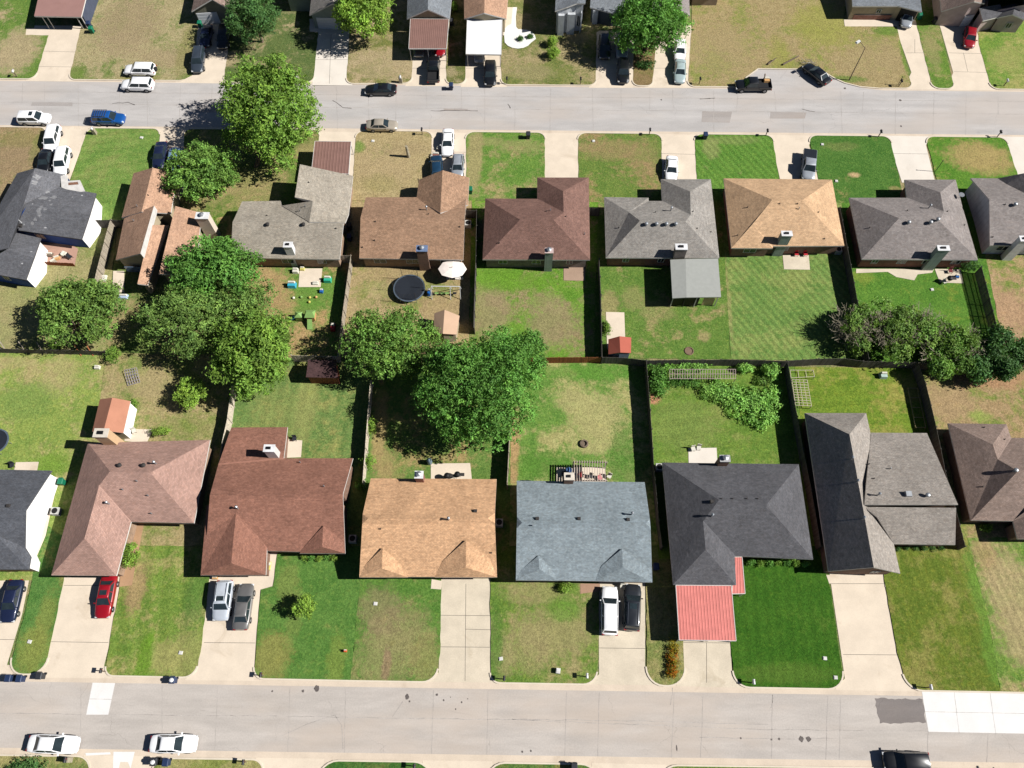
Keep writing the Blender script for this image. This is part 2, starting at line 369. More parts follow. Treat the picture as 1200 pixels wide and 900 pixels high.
for q in ([(38, 119.5), (85, 120), (85, 124.5), (36, 124)], [(229, 123), (262, 123.5), (262, 132), (229, 131.5)], [(823, 130.5), (858, 131), (855, 144), (822, 143)], [(903, 131), (945, 132), (943, 139), (902, 139)], [(520, 127), (548, 127.5), (548, 130), (520, 130)]):
    patch(q, .009, m_pl)
m_oil = plain('oil_stain', (112, 104, 100), .8, var=.25, sc=3)
def stain(px, py, rx, ry, z=.014, m=None):
    c = P(px, py); pts = []
    for k in range(14):
        a = k*math.pi/7; q = R.uniform(.75, 1.15); pts.append((c.x+rx*q*math.cos(a), c.y+ry*q*math.sin(a)))
    b = MB(); b.slab(pts, None, z); tag(b.build('oil_stain', m or m_oil), kind='structure')
for q in ((371, 807, .3, .35), (355, 810, .16, .16), (319, 810, .12, .1), (477, 816.5, .22, .33), (480, 822, .1, .12), (520, 820.5, .1, .1), (512, 814, .14, .12), (541, 823, .09, .1), (534, 831, .07, .09), (548, 819, .06, .06), (528, 817, .06, .06), (939, 866, .26, .3), (947.5, 866, .28, .3), (913, 866, .13, .13), (904, 866.5, .1, .1), (612, 881, .1, .12), (622, 880, .1, .12), (868, 865, .1, .1), (1055, 117.5, .2, .2), (1056, 148, .16, .18), (990, 103.5, .2, .2), (775, 117, .14, .14), (793, 877, .08, .3)):
    stain(*q)
# driveways ---------------------------------------------------------------
def drive(pts, mi=0, joints=(), z=.012):
    w = [tuple(P(*q)[:2]) for q in pts]; b = MB(); b.slab(w, None, z); o = tag(b.build('driveway', m_drv[mi]), kind='structure')
    for j in joints:
        W = [P(*q) for q in j]; c = MB()
        for a, d in zip(W[:-1], W[1:]):
            c.bar((a.x, a.y, z-.002), (d.x, d.y, z-.002), .045, .012)
        c.build('joint', m_crack, o)
    return o
drive([(22, 30), (100, 30), (96, 60), (85, 95.5), (30, 95), (45, 55), (48, 43), (22, 43)], 0, [[(50, 60), (90, 61)], [(44, 78), (86, 78.5)]])
drive([(205, 97), (218, 80), (226, 40), (230, 20), (280, 20), (274, 60), (266, 98)], 0, [[(226, 66), (268, 67)]])
drive([(255, 100), (366, 100.5), (368, 60), (364, 40), (360, 22), (409, 22), (411, 60), (413, 100)], 1, [[(369, 70), (409, 70)], [(388, 40), (386, 98)]])
drive([(475, 101), (482, 55), (526, 55), (530, 101)], 0, [[(482, 80), (523, 80)]])
drive([(540, 102), (545, 55), (590, 55), (594, 102)], 0, [[(546, 80), (587, 80)]])
drive([(690, 103), (697, 36), (748, 36), (742, 70), (742, 103)], 0, [[(697, 62), (740, 62)]])
drive([(755, 103), (764, 30), (814, 30), (811, 60), (812, 103)], 0, [[(764, 80), (806, 80)]])
drive([(1058, 105), (1068, 85), (1053, 43), (1050, 31), (990, 31), (989, 23), (1076, 23), (1090, 85), (1102, 105)], 0, [[(1062, 62), (1082, 62)], [(1072, 46), (1072, 62)]])
drive([(1108, 106), (1117, 85), (1099, 22), (1140, 22), (1160, 85), (1170, 106)], 0, [[(1112, 62), (1154, 63)], [(1118, 84), (1158, 85)], [(1129, 62), (1134, 84)]])
drive([(40, 148), (52, 150), (40, 240), (70, 240), (84, 205), (104, 150), (112, 149)], 0)
drive([(180, 151), (188, 155), (180, 230), (216, 230), (221, 150)], 0)
drive([(365, 154), (372, 210), (413, 214), (418, 170), (425, 155)], 0)
drive([(498, 155), (506, 170), (504, 212), (547, 212), (546, 170), (556, 156)], 0, [[(505, 178), (546, 178.5)]])
drive([(630, 156), (638, 170), (638, 212), (678, 212), (678, 170), (686, 156)], 0)
drive([(767, 157), (775, 170), (776, 213), (818, 213), (814, 170), (822, 158)], 0, [[(775, 180), (816, 181)]])
drive([(895, 158), (905, 170), (915, 214), (960, 214), (948, 170), (955, 159)], 0)
drive([(1033, 159), (1043, 170), (1057, 214), (1096, 214), (1085, 170), (1093, 160)], 1, [[(1047, 180), (1087, 180.5)]])
drive([(1168, 160), (1179, 170), (1191, 210), (1240, 210), (1230, 161)], 1)
drive([(-90, 793), (-70, 665), (37, 665), (26, 720), (8, 780), (18, 793)], 0, [[(-60, 749), (17, 749.5)]])
drive([(42, 794), (54, 780), (75, 676), (142, 676), (127, 760), (122, 780), (132, 795)], 0, [[(60, 752), (127, 753)], [(75, 686), (140, 686)]])
drive([(216, 797), (232, 780), (243, 680), (250, 640), (330, 640), (327, 686), (305, 692), (300, 750), (297, 797), (312, 798)], 0, [[(239, 753), (299, 753.5)]])
drive([(500, 799), (514, 790), (517, 678), (575, 678), (575, 790), (588, 800)], 2, [[(516.5, 721), (574, 721.5)], [(545.5, 737.3), (575, 738)], [(515.5, 758), (574, 758.5)], [(546, 684), (545, 798)]])
drive([(690, 802), (702, 790), (701.5, 670), (756, 670), (756, 780), (765, 803)], 2, [[(702, 759.3), (756, 760)]])
drive([(792, 804), (802, 790), (800, 740), (800, 690), (858, 690), (855, 740), (858, 790), (872, 806)], 2, [[(801, 753), (856, 753.5)], [(828, 753), (828, 800)]])
drive([(978, 808.5), (990, 795), (972, 672), (1042, 665), (1052, 770), (1064, 795), (1074, 810.5)], 0, [[(988, 767), (1051, 767.5)], [(972, 684), (1036, 684)]])
patch([(959.5, 674), (973, 674), (974, 684), (960.5, 683.5)], .07, m_drv[0], 'path')
patch([(1037, 688), (1036, 676), (1043, 668), (1054, 671.5), (1057.5, 691)], .07, m_drv[0], 'path')
for q in ([(98, 885), (178, 886), (180, 960), (95, 960)], [(300, 888), (380, 889), (372, 960), (310, 960)], [(495, 891), (577, 892), (572, 960), (508, 960)], [(693, 894), (782, 896), (778, 960), (702, 960)]): drive(q, 0)
patch([(133, 881), (158, 881), (153, 901), (150, 893), (141, 893), (137, 912), (132, 912)], .016, m_slab, 'pale_repair')
patch([(100, 882.5), (129, 881.5), (130, 884), (101, 885.5)], .016, m_slab, 'pale_repair')
# lawns ---------------------------------------------------------------
GV, GM, GL, GD = (112, 150, 62), (124, 148, 74), (150, 172, 84), (70, 118, 42)     # vivid, mid, light, deep green
DT, DB, DS = (190, 170, 126), (172, 150, 112), (176, 172, 112)
LAWN = [  # pts, green, dry, amount, patches, stripe
 ([(-60, -40), (50, -40), (40, 33), (31, 33), (30, 41), (57, 41.5), (41, 92.6, 1.2), (-60, 91.5, 0)], GV, DT, .3, [(20, 60, 4, 6, .9), (-10, 70, 4, 3, .7)], None),
 ([(81, 93.3, 1.2), (93, 40), (112, -40), (245, -40), (232, 30), (226, 88), (213, 94.4, 1)], GM, (184, 170, 122), .62, [(150, 30, 6, 8, .7, (172, 150, 112)), (190, 68, 5, 2.5, .6, (176, 154, 114)), (90, 85, 1.5, 2, .8, (112, 146, 58)), (218, 60, 1.6, 7, .6, (146, 150, 84)), (165, 92, 4, 1, .6, (150, 152, 80))], None),
 ([(262, 96, 1), (272, 25), (275, -40), (360, -40), (363, 37), (373, 38), (367, 97, 1.2)], (104, 128, 66), DT, .25, [(268, 70, 2, 2, .8)], None),
 ([(406, 98, 1.2), (409, 48), (412, -40), (484, -40), (484, 60), (482, 97.6, 1.2)], (134, 142, 74), DT, .52, [(445, 75, 5, 3.5, .6)], None),
 ([(523, 98.6, 1.2), (523, 55), (527, -40), (552, -40), (546, 63), (545, 98.8, 1.2)], (116, 128, 66), DT, .4, [(528, 85, 1, 1.2, .6)], None),
 ([(588, 99.3, 1.2), (586.5, 63), (600, -40), (735, -40), (735, 15), (699, 38), (698, 100, 1.2)], (128, 142, 72), (176, 160, 112), .5, [(622, 85, 4, 2, .6), (680, 45, 2, 1.5, .5)], None),
 ([(741.5, 100.4, 1), (743, 60), (768, -40), (768, 60), (764, 100.6, 1)], (140, 138, 76), (150, 126, 84), .6, [], None),
 ([(806, 101.4, 1), (810, 40), (812, -40), (1000, -40), (988, 22), (989, 31), (1051, 31.5), (1069, 103.4, 1.2), (1030, 103.4, 0), (1008, 101.5, 0), (990, 97, 0), (978.5, 91.8, 0), (966, 84.6, 0), (945, 81, 0), (888, 80.5, 0), (873.5, 91, 0), (866, 101.8, 0)],
  (152, 162, 82), (178, 158, 108), .62, [(845, 60, 6, 6, .55), (1030, 62, 5, 4, .6), (1015, 80, 5, 2, .4), (965, 30, 6, 6, .8, (166, 172, 84)), (1040, 36, 3, 1.2, .8, (110, 150, 58)), (990, 93, 4, .8, .7, (104, 146, 52)), (1062, 70, .8, 5, .8, (110, 156, 52)), (915, 70, 2, 6, .7, (162, 168, 82))], None),
 ([(1092.5, 103.6, 1.2), (1074, 28), (1060, -40), (1085, -40), (1100, 28), (1118.5, 104, 1.2)], (112, 152, 58), (168, 158, 100), .4, [(1092, 60, 1.3, 5, .6)], None),
 ([(1161.5, 104.3, 1.2), (1147, 52), (1140, -40), (1290, -40), (1290, 106, 0)], (126, 164, 66), (176, 172, 98), .4, [(1180, 70, 3, 3, .6)], None),
 # front lawns south of the upper street
 ([(-60, 148.5, 0), (53, 150, 1), (48, 190), (40, 260), (-60, 260)], (124, 140, 72), (172, 148, 106), .72, [(15, 185, 5, 4, .7, (164, 140, 102)), (25, 163, 4, 2, .5, (150, 150, 84)), (44, 170, 1, 4, .5, (128, 146, 70))], None),
 ([(103, 150.6, 1.2), (187, 151.3, 1.2), (183, 195), (181, 262), (60, 262), (72, 240), (84, 208)], (124, 162, 74), (150, 172, 92), .35, [], (80, 1.6, .05)),
 ([(216, 151.5, 1), (374, 153.2, 1.2), (374, 235), (216, 262)], (116, 144, 64), (180, 160, 106), .4, [(300, 215, 5, 4, .5), (250, 220, 4, 3, .7), (360, 180, 2, 3, .7)], None),
 ([(417.5, 153.8, 1.2), (506, 154.6, 1.2), (505, 235), (412, 235)], (138, 150, 76), (188, 168, 118), .8, [(450, 195, 5, 4, .6, (190, 166, 120)), (475, 175, 4, 1.6, .5, (176, 154, 110)), (420, 172, 1, 1.4, .8, (120, 158, 66)), (445, 215, 3, 2, .4, (156, 158, 88))], None),
 ([(546, 155.1, 1.2), (638.5, 156, 1.2), (638.5, 235), (547, 235)], (110, 156, 62), (176, 162, 106), .3, [(556, 185, 1.4, 8, .9), (610, 172, 4, 1.5, .5), (575, 166, 3, 1, .5)], None),
 ([(677.5, 156.4, 1.2), (775, 157.4, 1.2), (776, 237), (678, 237)], (116, 148, 64), (172, 146, 98), .35, [(715, 176, 5, 2.3, .6), (755, 185, 3, 4, .4)], None),
 ([(814, 157.8, 1.2), (905, 158.7, 1.2), (917, 237), (818, 237)], (104, 154, 58), (170, 164, 104), .15, [(833, 172, 1.5, 2.5, .5), (860, 165, 4, 1, .3)], (-32, .9, .11)),
 ([(947.5, 159.2, 1.2), (1042.5, 160.2, 1.2), (1060, 237), (966, 240)], (84, 134, 52), (160, 150, 90), .15, [(1001, 205, .9, .6, 1, (206, 176, 124)), (1048, 221, 1, .5, .8), (985, 172, 3, 1, .3)], None),
 ([(1084.5, 160.6, 1.2), (1178, 161.6, 1.2), (1195, 212), (1198, 237), (1106, 242)], (98, 152, 48), (182, 160, 98), .3, [(1145, 183, 5.5, 3, .9), (1160, 195, 4, 2, .7)], None),
 ([(1226, 162, 1), (1290, 163, 0), (1290, 240), (1240, 240)], GM, DT, .4, [], None),
 # back yards of the middle row
 ([(-60, 260), (40, 260), (138, 262), (130, 330), (124, 414), (-60, 411)], (150, 164, 92), (178, 168, 112), .5, [(10, 390, 4, 3, .6), (30, 345, 4, 3, .5, (164, 176, 104))], None),
 ([(138, 262), (266, 262), (264, 418), (124, 414)], (120, 146, 72), (172, 156, 104), .45, [(140, 385, 1.5, 2.5, .6)], None),
 ([(216, 262), (374, 235), (408, 235), (402, 418), (264, 418), (266, 262)], (112, 156, 66), (190, 158, 106), .5, [(300, 335, 5, 4, .95), (325, 360, 3, 3, .6), (365, 345, 3, 4, .85, (112, 160, 64)), (395, 350, 1.4, 6, .9, (112, 160, 64))], None),
 ([(408, 235), (553, 235), (549, 425), (402, 418)], (142, 154, 80), (186, 164, 116), .64, [(470, 320, 6, 2, .7, (184, 160, 110)), (450, 340, 3, 1.5, .5, (196, 184, 120)), (520, 360, 4, 2.5, .7, (184, 158, 110))], None),
 ([(553, 235), (701, 237), (696, 420), (549, 425)], (116, 166, 54), (166, 148, 104), .35, [(575, 365, 3, 5, .8), (650, 380, 4, 4, .8), (640, 355, 3, 2, .5), (600, 330, 6, 2, .8, (112, 166, 48))], None),
 ([(701, 237), (846, 237), (856, 421), (696, 420)], (108, 148, 60), (178, 160, 106), .3, [(715, 360, 1.5, 3, .7), (770, 365, 3, 2, .4), (825, 395, 1, .8, .8), (742, 350, 2, 2, .4)], None),
 ([(846, 237), (986, 238), (1014, 424), (856, 421)], (120, 158, 76), (150, 172, 92), .4, [(851, 340, .5, 9, .7, (168, 170, 104))], (-32, .9, .12)),
 ([(986, 238), (1143, 238), (1180, 430), (1014, 424)], (96, 148, 52), (146, 168, 66), .25, [(1010, 325, 2, 1, .6)], None),
 ([(1143, 238), (1290, 238), (1290, 434), (1180, 430)], (132, 158, 70), (190, 160, 116), .45, [(1185, 365, 3, 4, .95, (196, 158, 118)), (1180, 400, 3, 3, .8, (196, 160, 120))], None),
 # back yards of the lower row
 ([(-60, 411), (124, 414), (116, 480), (100, 560), (70, 680), (-60, 680)], (152, 178, 84), (190, 176, 116), .36, [(70, 440, 3, 3, .6), (15, 425, 4, 1, .6), (30, 470, 4, 3, .5, (128, 164, 80)), (55, 545, 3, 2, .8, (126, 170, 60))], None),
 ([(124, 414), (273, 416), (252, 640), (78, 640), (100, 560), (116, 480)], (140, 158, 80), (184, 166, 114), .5, [(180, 450, 5, 2.5, .7), (225, 500, 5, 2, .5, (140, 160, 78)), (200, 412, 6, 1.6, .7, (128, 112, 78))], None),
 ([(273, 416), (434, 426), (424, 640), (250, 640)], (118, 152, 78), (164, 172, 96), .35, [(335, 485, 5, 4, .5, (154, 168, 92)), (360, 470, 1.6, 7, .6, (166, 176, 100))], (4, 1.5, .05)),
 ([(434, 426), (600, 424), (597, 640), (422, 640)], (112, 150, 68), (180, 156, 100), .3, [(445, 505, 1, 6, .9), (450, 545, 1.5, 2, .7), (455, 560, 2, 2, .4)], None),
 ([(600, 424), (760, 426), (772, 640), (597, 640)], (112, 158, 66), (184, 178, 112), .45, [(700, 490, 4, 4, .8), (675, 470, 3, 2, .7), (695, 525, 2.5, 1, .9), (602, 530, .8, 6, .9, (190, 154, 104)), (640, 545, 4, 2, .8, (92, 148, 52)), (732, 540, 2, 6, .7, (92, 146, 54)), (680, 437, 9, 1.2, .7, (100, 160, 56))], None),
 ([(760, 426), (931, 430), (958, 665), (772, 660)], (114, 152, 58), (146, 166, 84), .3, [(765, 468, 1, .8, 1, (206, 146, 108)), (800, 500, 5, 4, .4, (150, 168, 90))], (82, 1.9, .04)),
 ([(931, 430), (1080, 432), (1128, 640), (958, 665)], (120, 154, 48), (166, 170, 82), .38, [], (85, 1.4, .04)),
 ([(1080, 432), (1290, 436), (1290, 640), (1128, 640)], (138, 158, 74), (184, 156, 110), .5, [(1110, 470, 4, 3, .85), (1160, 445, 6, 1.6, .9, (190, 148, 106)), (1148, 488, 1.6, 1, .8, (160, 184, 88))], None),
 # front lawns of the lower row
 ([(46, 610), (78, 630), (75, 680), (52, 789.8, 1.6), (9.5, 789.2, 1.6), (28, 725), (38, 680)], (96, 146, 66), (150, 158, 84), .3, [(40, 760, 2, 3, .8, (150, 166, 78)), (52, 730, 1.2, 4, .6, (150, 164, 78))], None),
 ([(123.5, 791.2, 1), (129, 750), (142, 680), (152, 640), (252, 640), (244, 690), (235, 765), (227, 793.2, 2)], (124, 158, 64), (172, 166, 98), .4, [(225, 770, 4, 3, .6), (195, 770, 2.6, 2, .8, (172, 168, 96)), (170, 770, 1, 3, .8, (112, 164, 44)), (160, 690, 1.2, 3, .7, (186, 150, 108)), (230, 700, 1.6, 4, .7, (94, 140, 58))], (-9, 2.3, .06)),
 ([(297.5, 794.6, 1.2), (306, 691), (320, 687), (327, 640), (426, 640), (411, 797, 0)], (98, 146, 62), (146, 162, 82), .18, [(318, 770, 2.4, 3, .7, (166, 164, 88)), (337, 685, 1.5, 2.5, .5), (395, 772, 1.2, 3, .5, (146, 166, 72)), (345, 720, 1, 4, .4)], None),
 ([(411, 797, 0), (426, 640), (518, 640), (517, 700), (516, 765), (509.5, 798.6, 1.6)], (98, 147, 58), (160, 152, 94), .25, [(455, 765, 4, 4, .72, (158, 152, 94)), (470, 740, 4, 3.2, .65, (160, 150, 96)), (445, 715, 3, 3, .6, (158, 138, 98)), (497, 770, 2, 3, .7, (160, 152, 90)), (453, 778, .6, 2, .6, (168, 130, 104))], None),
 ([(575.5, 799.4, 1), (574, 640), (700, 640), (702, 700), (701.5, 770), (697, 801.4, 1.6)], (116, 152, 60), (170, 158, 102), .42, [(650, 740, 5, 3, .8), (620, 760, 3, 3, .6), (590, 770, 1.4, 2.5, .6), (625, 695, 4, 1.6, .6), (580, 755, 1, 5, .7, (92, 142, 52)), (660, 715, 2, 1.6, .7, (110, 160, 56))], None),
 ([(757, 655), (790, 655), (796, 700), (800, 740), (802.5, 803.4, 2), (758, 802.4, 2)], (134, 150, 78), (168, 158, 100), .45, [], (0, 1.6, .05)),
 ([(861, 804.6, 1.6), (856, 750), (855, 640), (956, 640), (973, 690), (989.5, 807, 1.8)], (66, 117, 30), (92, 134, 44), .2, [(925, 790, 6, 1.2, .6, (98, 136, 48))], (2, 1.25, .05)),
 ([(1064, 808.3, 1.8), (1051, 765), (1038, 690), (1030, 640), (1133, 630), (1160, 735), (1172, 810.4, 0)], (112, 136, 46), (150, 146, 72), .42, [(1150, 690, 1.6, 6, .8, (118, 164, 62)), (1165, 770, 1.4, 4, .8, (112, 160, 58)), (1075, 800, 2, .8, .6)], (-10, 1.1, .05)),
 ([(1172, 810.4, 0), (1160, 735), (1133, 630), (1290, 630), (1290, 813, 0)], (120, 160, 64), (184, 168, 112), .35, [(1186, 695, 3.2, 6, .75, (190, 170, 120)), (1198, 745, 3, 4, .8, (186, 168, 116)), (1153, 650, 1.5, 2, .7, (186, 156, 108))], (-12, .9, .08)),
 # verges south of the lower street
 ([(-60, 960), (-60, 885, 0), (103, 887.2, 1.6), (112, 960)], (128, 150, 74), (170, 160, 100), .45, [], None),
 ([(180, 960), (178, 889.2, 1.2), (306, 891, 1.2), (315, 960)], (136, 154, 74), (176, 168, 104), .5, [], None),
 ([(368, 960), (374, 892, 2), (503, 893.8, 2), (512, 960)], (74, 126, 52), (120, 140, 70), .3, [], None),
 ([(572, 960), (570, 894.6, 1.8), (699, 896.6, 1.8), (706, 960)], (98, 138, 62), (140, 146, 78), .35, [], None),
 ([(776, 960), (774, 897.6, 1.8), (1290, 905, 0), (1290, 960)], (120, 150, 64), (160, 156, 90), .4, [], None),
]
for i, (pts, gg, dd, am, pa, stp) in enumerate(LAWN):
    fp = fillet(pts); w = rough_edge(fp, .06)
    mm = grass('lawn_grass', gg, dd, am, .17, pa, stp, seed=i+1.0)
    b = MB(); b.slab(w, -.02, .03+i*.0012); o = tag(b.build('lawn', mm), kind='structure')
    n = len(fp)
    fl = [fp[k][1] for k in range(n)]
    if not any(fl): continue
    s0 = next(k for k in range(n) if fl[k] and not fl[k-1]); path = []
    k = s0
    while fl[k % n] and len(path) < n: path.append(Vector((*fp[k % n][0], 0))); k += 1
    if len(path) < 2: continue
    ar = sum(fp[k][0][0]*fp[(k+1) % n][0][1]-fp[(k+1) % n][0][0]*fp[k][0][1] for k in range(n)); sg = 1 if ar > 0 else -1
    off = []
    for k, p in enumerate(path):
        d = (path[min(k+1, len(path)-1)]-path[max(k-1, 0)]).normalized(); off.append(p+Vector((d.y, -d.x, 0))*sg*.17)
    q = [tuple(v[:2]) for v in path]+[tuple(v[:2]) for v in off[::-1]]
    inn = [p-(o2-p)*.02 for p, o2 in zip(path, off)]
    c = MB(); c.slab([tuple(v[:2]) for v in inn]+[tuple(v[:2]) for v in off[::-1]], -.02, .105); tag(c.build('kerb', m_kerb), kind='structure')
# ------------------------------------------------------------------ houses
def newell(pts):
    n = Vector((0, 0, 0))
    for a, b in zip(pts, pts[1:]+pts[:1]): n += Vector(((a.y-b.y)*(a.z+b.z), (a.z-b.z)*(a.x+b.x), (a.x-b.x)*(a.y+b.y)))
    return n.normalized()
def inset_loop(loop, d):
    n = len(loop); out = []
    ar = sum(loop[i].x*loop[(i+1) % n].y-loop[(i+1) % n].x*loop[i].y for i in range(n)); s = 1 if ar > 0 else -1
    for i in range(n):
        a, p, b = loop[i-1], loop[i], loop[(i+1) % n]
        u = Vector((p.x-a.x, p.y-a.y, 0)).normalized(); v = Vector((b.x-p.x, b.y-p.y, 0)).normalized()
        n1 = Vector((-u.y, u.x, 0))*s; n2 = Vector((-v.y, v.x, 0))*s; m = n1+n2
        if m.length < .2: m = n1
        m.normalize(); k = d/max(.35, m.dot(n1)); out.append(Vector((p.x, p.y, 0))+m*k)
    return out
PITCH = 1.22
class Roof:
    def __init__(s): s.tris = []
    def z(s, x, y, low=False):
        best = None
        for a, b, c in s.tris:
            d = (b.y-c.y)*(a.x-c.x)+(c.x-b.x)*(a.y-c.y)
            if abs(d) < 1e-9: continue
            l1 = ((b.y-c.y)*(x-c.x)+(c.x-b.x)*(y-c.y))/d; l2 = ((c.y-a.y)*(x-c.x)+(a.x-c.x)*(y-c.y))/d
            if l1 > -.001 and l2 > -.001 and l1+l2 < 1.001:
                zz = l1*a.z+l2*b.z+(1-l1-l2)*c.z; best = zz if best is None else (min(best, zz) if low else max(best, zz))
        return best
    def hit(s, px, py):
        """the roof point seen at a photo position"""
        z = 3.5
        for _ in range(14):
            p = P(px, py, z); q = s.z(p.x, p.y)
            if q is None: q = z
            z = z*.4+q*.6
        return P(px, py, z)
WALLS = {}
def roof_mesh(b, comp, roof, th=.2, walls=None, inset=.45, wall_mi=0, cap=True, ucap=True, zwall=0.0):
    V, F = comp
    K = {k: P(v[0], v[1], v[2] if v[2] < 2.61 else 2.6+(v[2]-2.6)*PITCH) for k, v in V.items()}
    ed = {}
    faces = []
    for f in F:
        ks = f.split()
        pts = [K[k] for k in ks]
        if newell(pts).z < 0: ks = ks[::-1]; pts = pts[::-1]
        n = newell(pts); up = Vector((0, 0, 1))-n*n.z
        up = up.normalized() if up.length > 1e-4 else Vector((0, 1, 0)); hz = up.cross(n)
        uv = [[(p.dot(hz), p.dot(up)) for p in pts]]
        tl = []
        for t in tessellate_polygon([[Vector((p.x, p.y, 0)) for p in pts]]):
            q = [pts[i] for i in t]
            if (q[1]-q[0]).cross(q[2]-q[0]).z < 0: t = t[::-1]
            roof.tris.append(tuple(pts[i] for i in t)); tl.append(tuple(t))
        b.add(pts, tl, 0, [[uv[0][i] for i in t] for t in tl])
        faces.append((ks, n, tl))
        for a, c in zip(ks, ks[1:]+ks[:1]): ed.setdefault(frozenset((a, c)), []).append((a, c, n))
    nxt = {}
    for e in ed.values():
        if len(e) == 1: nxt[e[0][0]] = e[0][1]
    # fascia + soffit
    dn = Vector((0, 0, -th))
    for a, c in nxt.items(): b.add([K[a], K[a]+dn, K[c]+dn, K[c]], [(0, 1, 2, 3)], 1)
    for ks, n, tl in faces: b.add([K[k]+dn for k in ks], [t[::-1] for t in tl], 1)
    # ridge and hip caps
    if cap:
        for e in ed.values():
            if len(e) == 2:
                a, c, n1 = e[0]; n2 = e[1][2]; d = (K[c]-K[a])
                mid = n1.cross(d).normalized()      # points outside/inside of face 1
                if n1.dot(n2) < .995 and (n2.dot(mid) > 0.02):
                    nn = (n1+n2).normalized()*.03; L = d.length; d.normalize()
                    s1 = d.cross(n1).normalized()*.15; s2 = d.cross(n2).normalized()*.15
                    A, C = K[a]+nn, K[c]+nn
                    for s in (s1, -s2):
                        q = [A, C, C+s-nn*.25, A+s-nn*.25]
                        if newell(q).z < 0: q = q[::-1]
                        b.add(q, [(0, 1, 2, 3)], 2, [[(0, 0), (L, 0), (L, .15), (0, .15)]])
    # walls
    if walls is not None:
        loops = []; left = dict(nxt)
        while left:
            st = next(iter(left)); lp = [st]; k = left.pop(st)
            while k != st and k in left: lp.append(k); k = left.pop(k)
            loops.append(lp)
        for lp in loops:
            W = [K[k] for k in lp]; ins = inset_loop(W, inset); top = []
            for p, q in zip(ins, W):
                z = roof.z(p.x, p.y, True); top.append((q.z if z is None else z)-th-.03)
            n = len(ins); ar = sum(ins[i].x*ins[(i+1) % n].y-ins[(i+1) % n].x*ins[i].y for i in range(n))
            for i in range(n):
                j = (i+1) % n; q = [Vector((ins[i].x, ins[i].y, zwall)), Vector((ins[j].x, ins[j].y, zwall)), Vector((ins[j].x, ins[j].y, top[j])), Vector((ins[i].x, ins[i].y, top[i]))]
                if ar < 0: q = q[::-1]
                walls[0].add(q, [(0, 1, 2, 3)], 1 if (len(walls) > 2 and newell(q).x > .75) else 0); walls[1].append((q[0], q[1], min(top[i], top[j]), newell(q)))
def on_front(root, x0, x1, off=.05):
    """the stretch x0..x1 of the house's street-facing wall nearest the camera"""
    best = None
    for p, q, top, n in WALLS[root.name]:
        if n.y < -.5 and min(p.x, q.x) < (x0+x1)/2 < max(p.x, q.x):
            if best is None or p.y < best[0].y: best = (p, q, n)
    if best is None:
        best = min(((p, q, n) for p, q, t, n in WALLS[root.name] if n.y < -.5), key=lambda w: abs((w[0].x+w[1].x)/2-(x0+x1)/2))
    p, q, n = best
    def at(x): t = (x-p.x)/(q.x-p.x); return Vector((x, p.y+(q.y-p.y)*t, 0))+n*off
    lo, hi = min(p.x, q.x)+.15, max(p.x, q.x)-.15
    if x1 < lo or x0 > hi: return at(x0), at(x1)
    return at(max(lo, x0)), at(min(hi, x1))
def window_on(root, p, q, z0, z1, off=.03, frame=None, pane=None, sill=True):
    """window between world points p,q on a wall, outward = right of p->q"""
    d = (q-p); L = d.length; d = d/L; o = Vector((d.y, -d.x, 0))
    b = MB(); P0 = p+o*off
    def pt(u, z, k=0): v = P0+d*u+o*k; return (v.x, v.y, z)
    for u0, u1, a, c in ((0, .07, z0, z1), (L-.07, L, z0, z1), (.07, L-.07, z0, z0+.07), (.07, L-.07, z1-.07, z1), (L/2-.03, L/2+.03, z0+.07, z1-.07)):
        vs = [pt(u0, a, -.02), pt(u1, a, -.02), pt(u1, c, -.02), pt(u0, c, -.02), pt(u0, a, .05), pt(u1, a, .05), pt(u1, c, .05), pt(u0, c, .05)]
        b.add(vs, [(4, 5, 6, 7), (0, 4, 7, 3), (5, 1, 2, 6), (7, 6, 2, 3), (0, 1, 5, 4)])
    w = b.build('window', frame or m_trim, root)
    g2 = MB(); g2.add([pt(.06, z0+.06, .02), pt(L-.06, z0+.06, .02), pt(L-.06, z1-.06, .02), pt(.06, z1-.06, .02)], [(0, 1, 2, 3)]); g2.build('pane', pane or glass(), w)
    return w
def door_on(root, p, q, z1, m, name='door', off=.04, panels=4):
    d = (q-p); L = d.length; d = d/L; o = Vector((d.y, -d.x, 0)); P0 = p+o*off; b = MB()
    def pt(u, z, k=0): v = P0+d*u+o*k; return (v.x, v.y, z)
    rows = [0.02+i*(z1-.02)/panels for i in range(panels+1)]
    for a, c in zip(rows[:-1], rows[1:]):
        vs = [pt(0, a+.01), pt(L, a+.01), pt(L, c-.01, 0), pt(0, c-.01, 0), pt(.05, a+.06, .035), pt(L-.05, a+.06, .035), pt(L-.05, c-.06, .035), pt(.05, c-.06, .035)]
        b.add(vs, [(4, 5, 6, 7), (0, 1, 5, 4), (1, 2, 6, 5), (2, 3, 7, 6), (3, 0, 4, 7)])
    b.add([pt(0, 0, -.01), pt(L, 0, -.01), pt(L, z1, -.01), pt(0, z1, -.01)], [(0, 1, 2, 3)])
    o2 = b.build(name, m, root)
    if name == 'door':
        h = MB(); h.box(Vector(pt(L*.88, 1.0, .07)), (.06, .06, .12)); h.build('handle', m_metal, o2)
    return o2
m_trim = plain('trim_white', (236, 232, 226), .6); m_metal = plain('galvanised_metal', (190, 194, 198), .4, .6)
m_vent = plain('vent_dark', (66, 62, 60), .7); m_cap = plain('chimney_cap_white', (250, 250, 250), .5); m_black = plain('black_matte', (26, 26, 28), .6)
m_gar = plain('garage_door_white', (244, 246, 250), .55, var=.04)
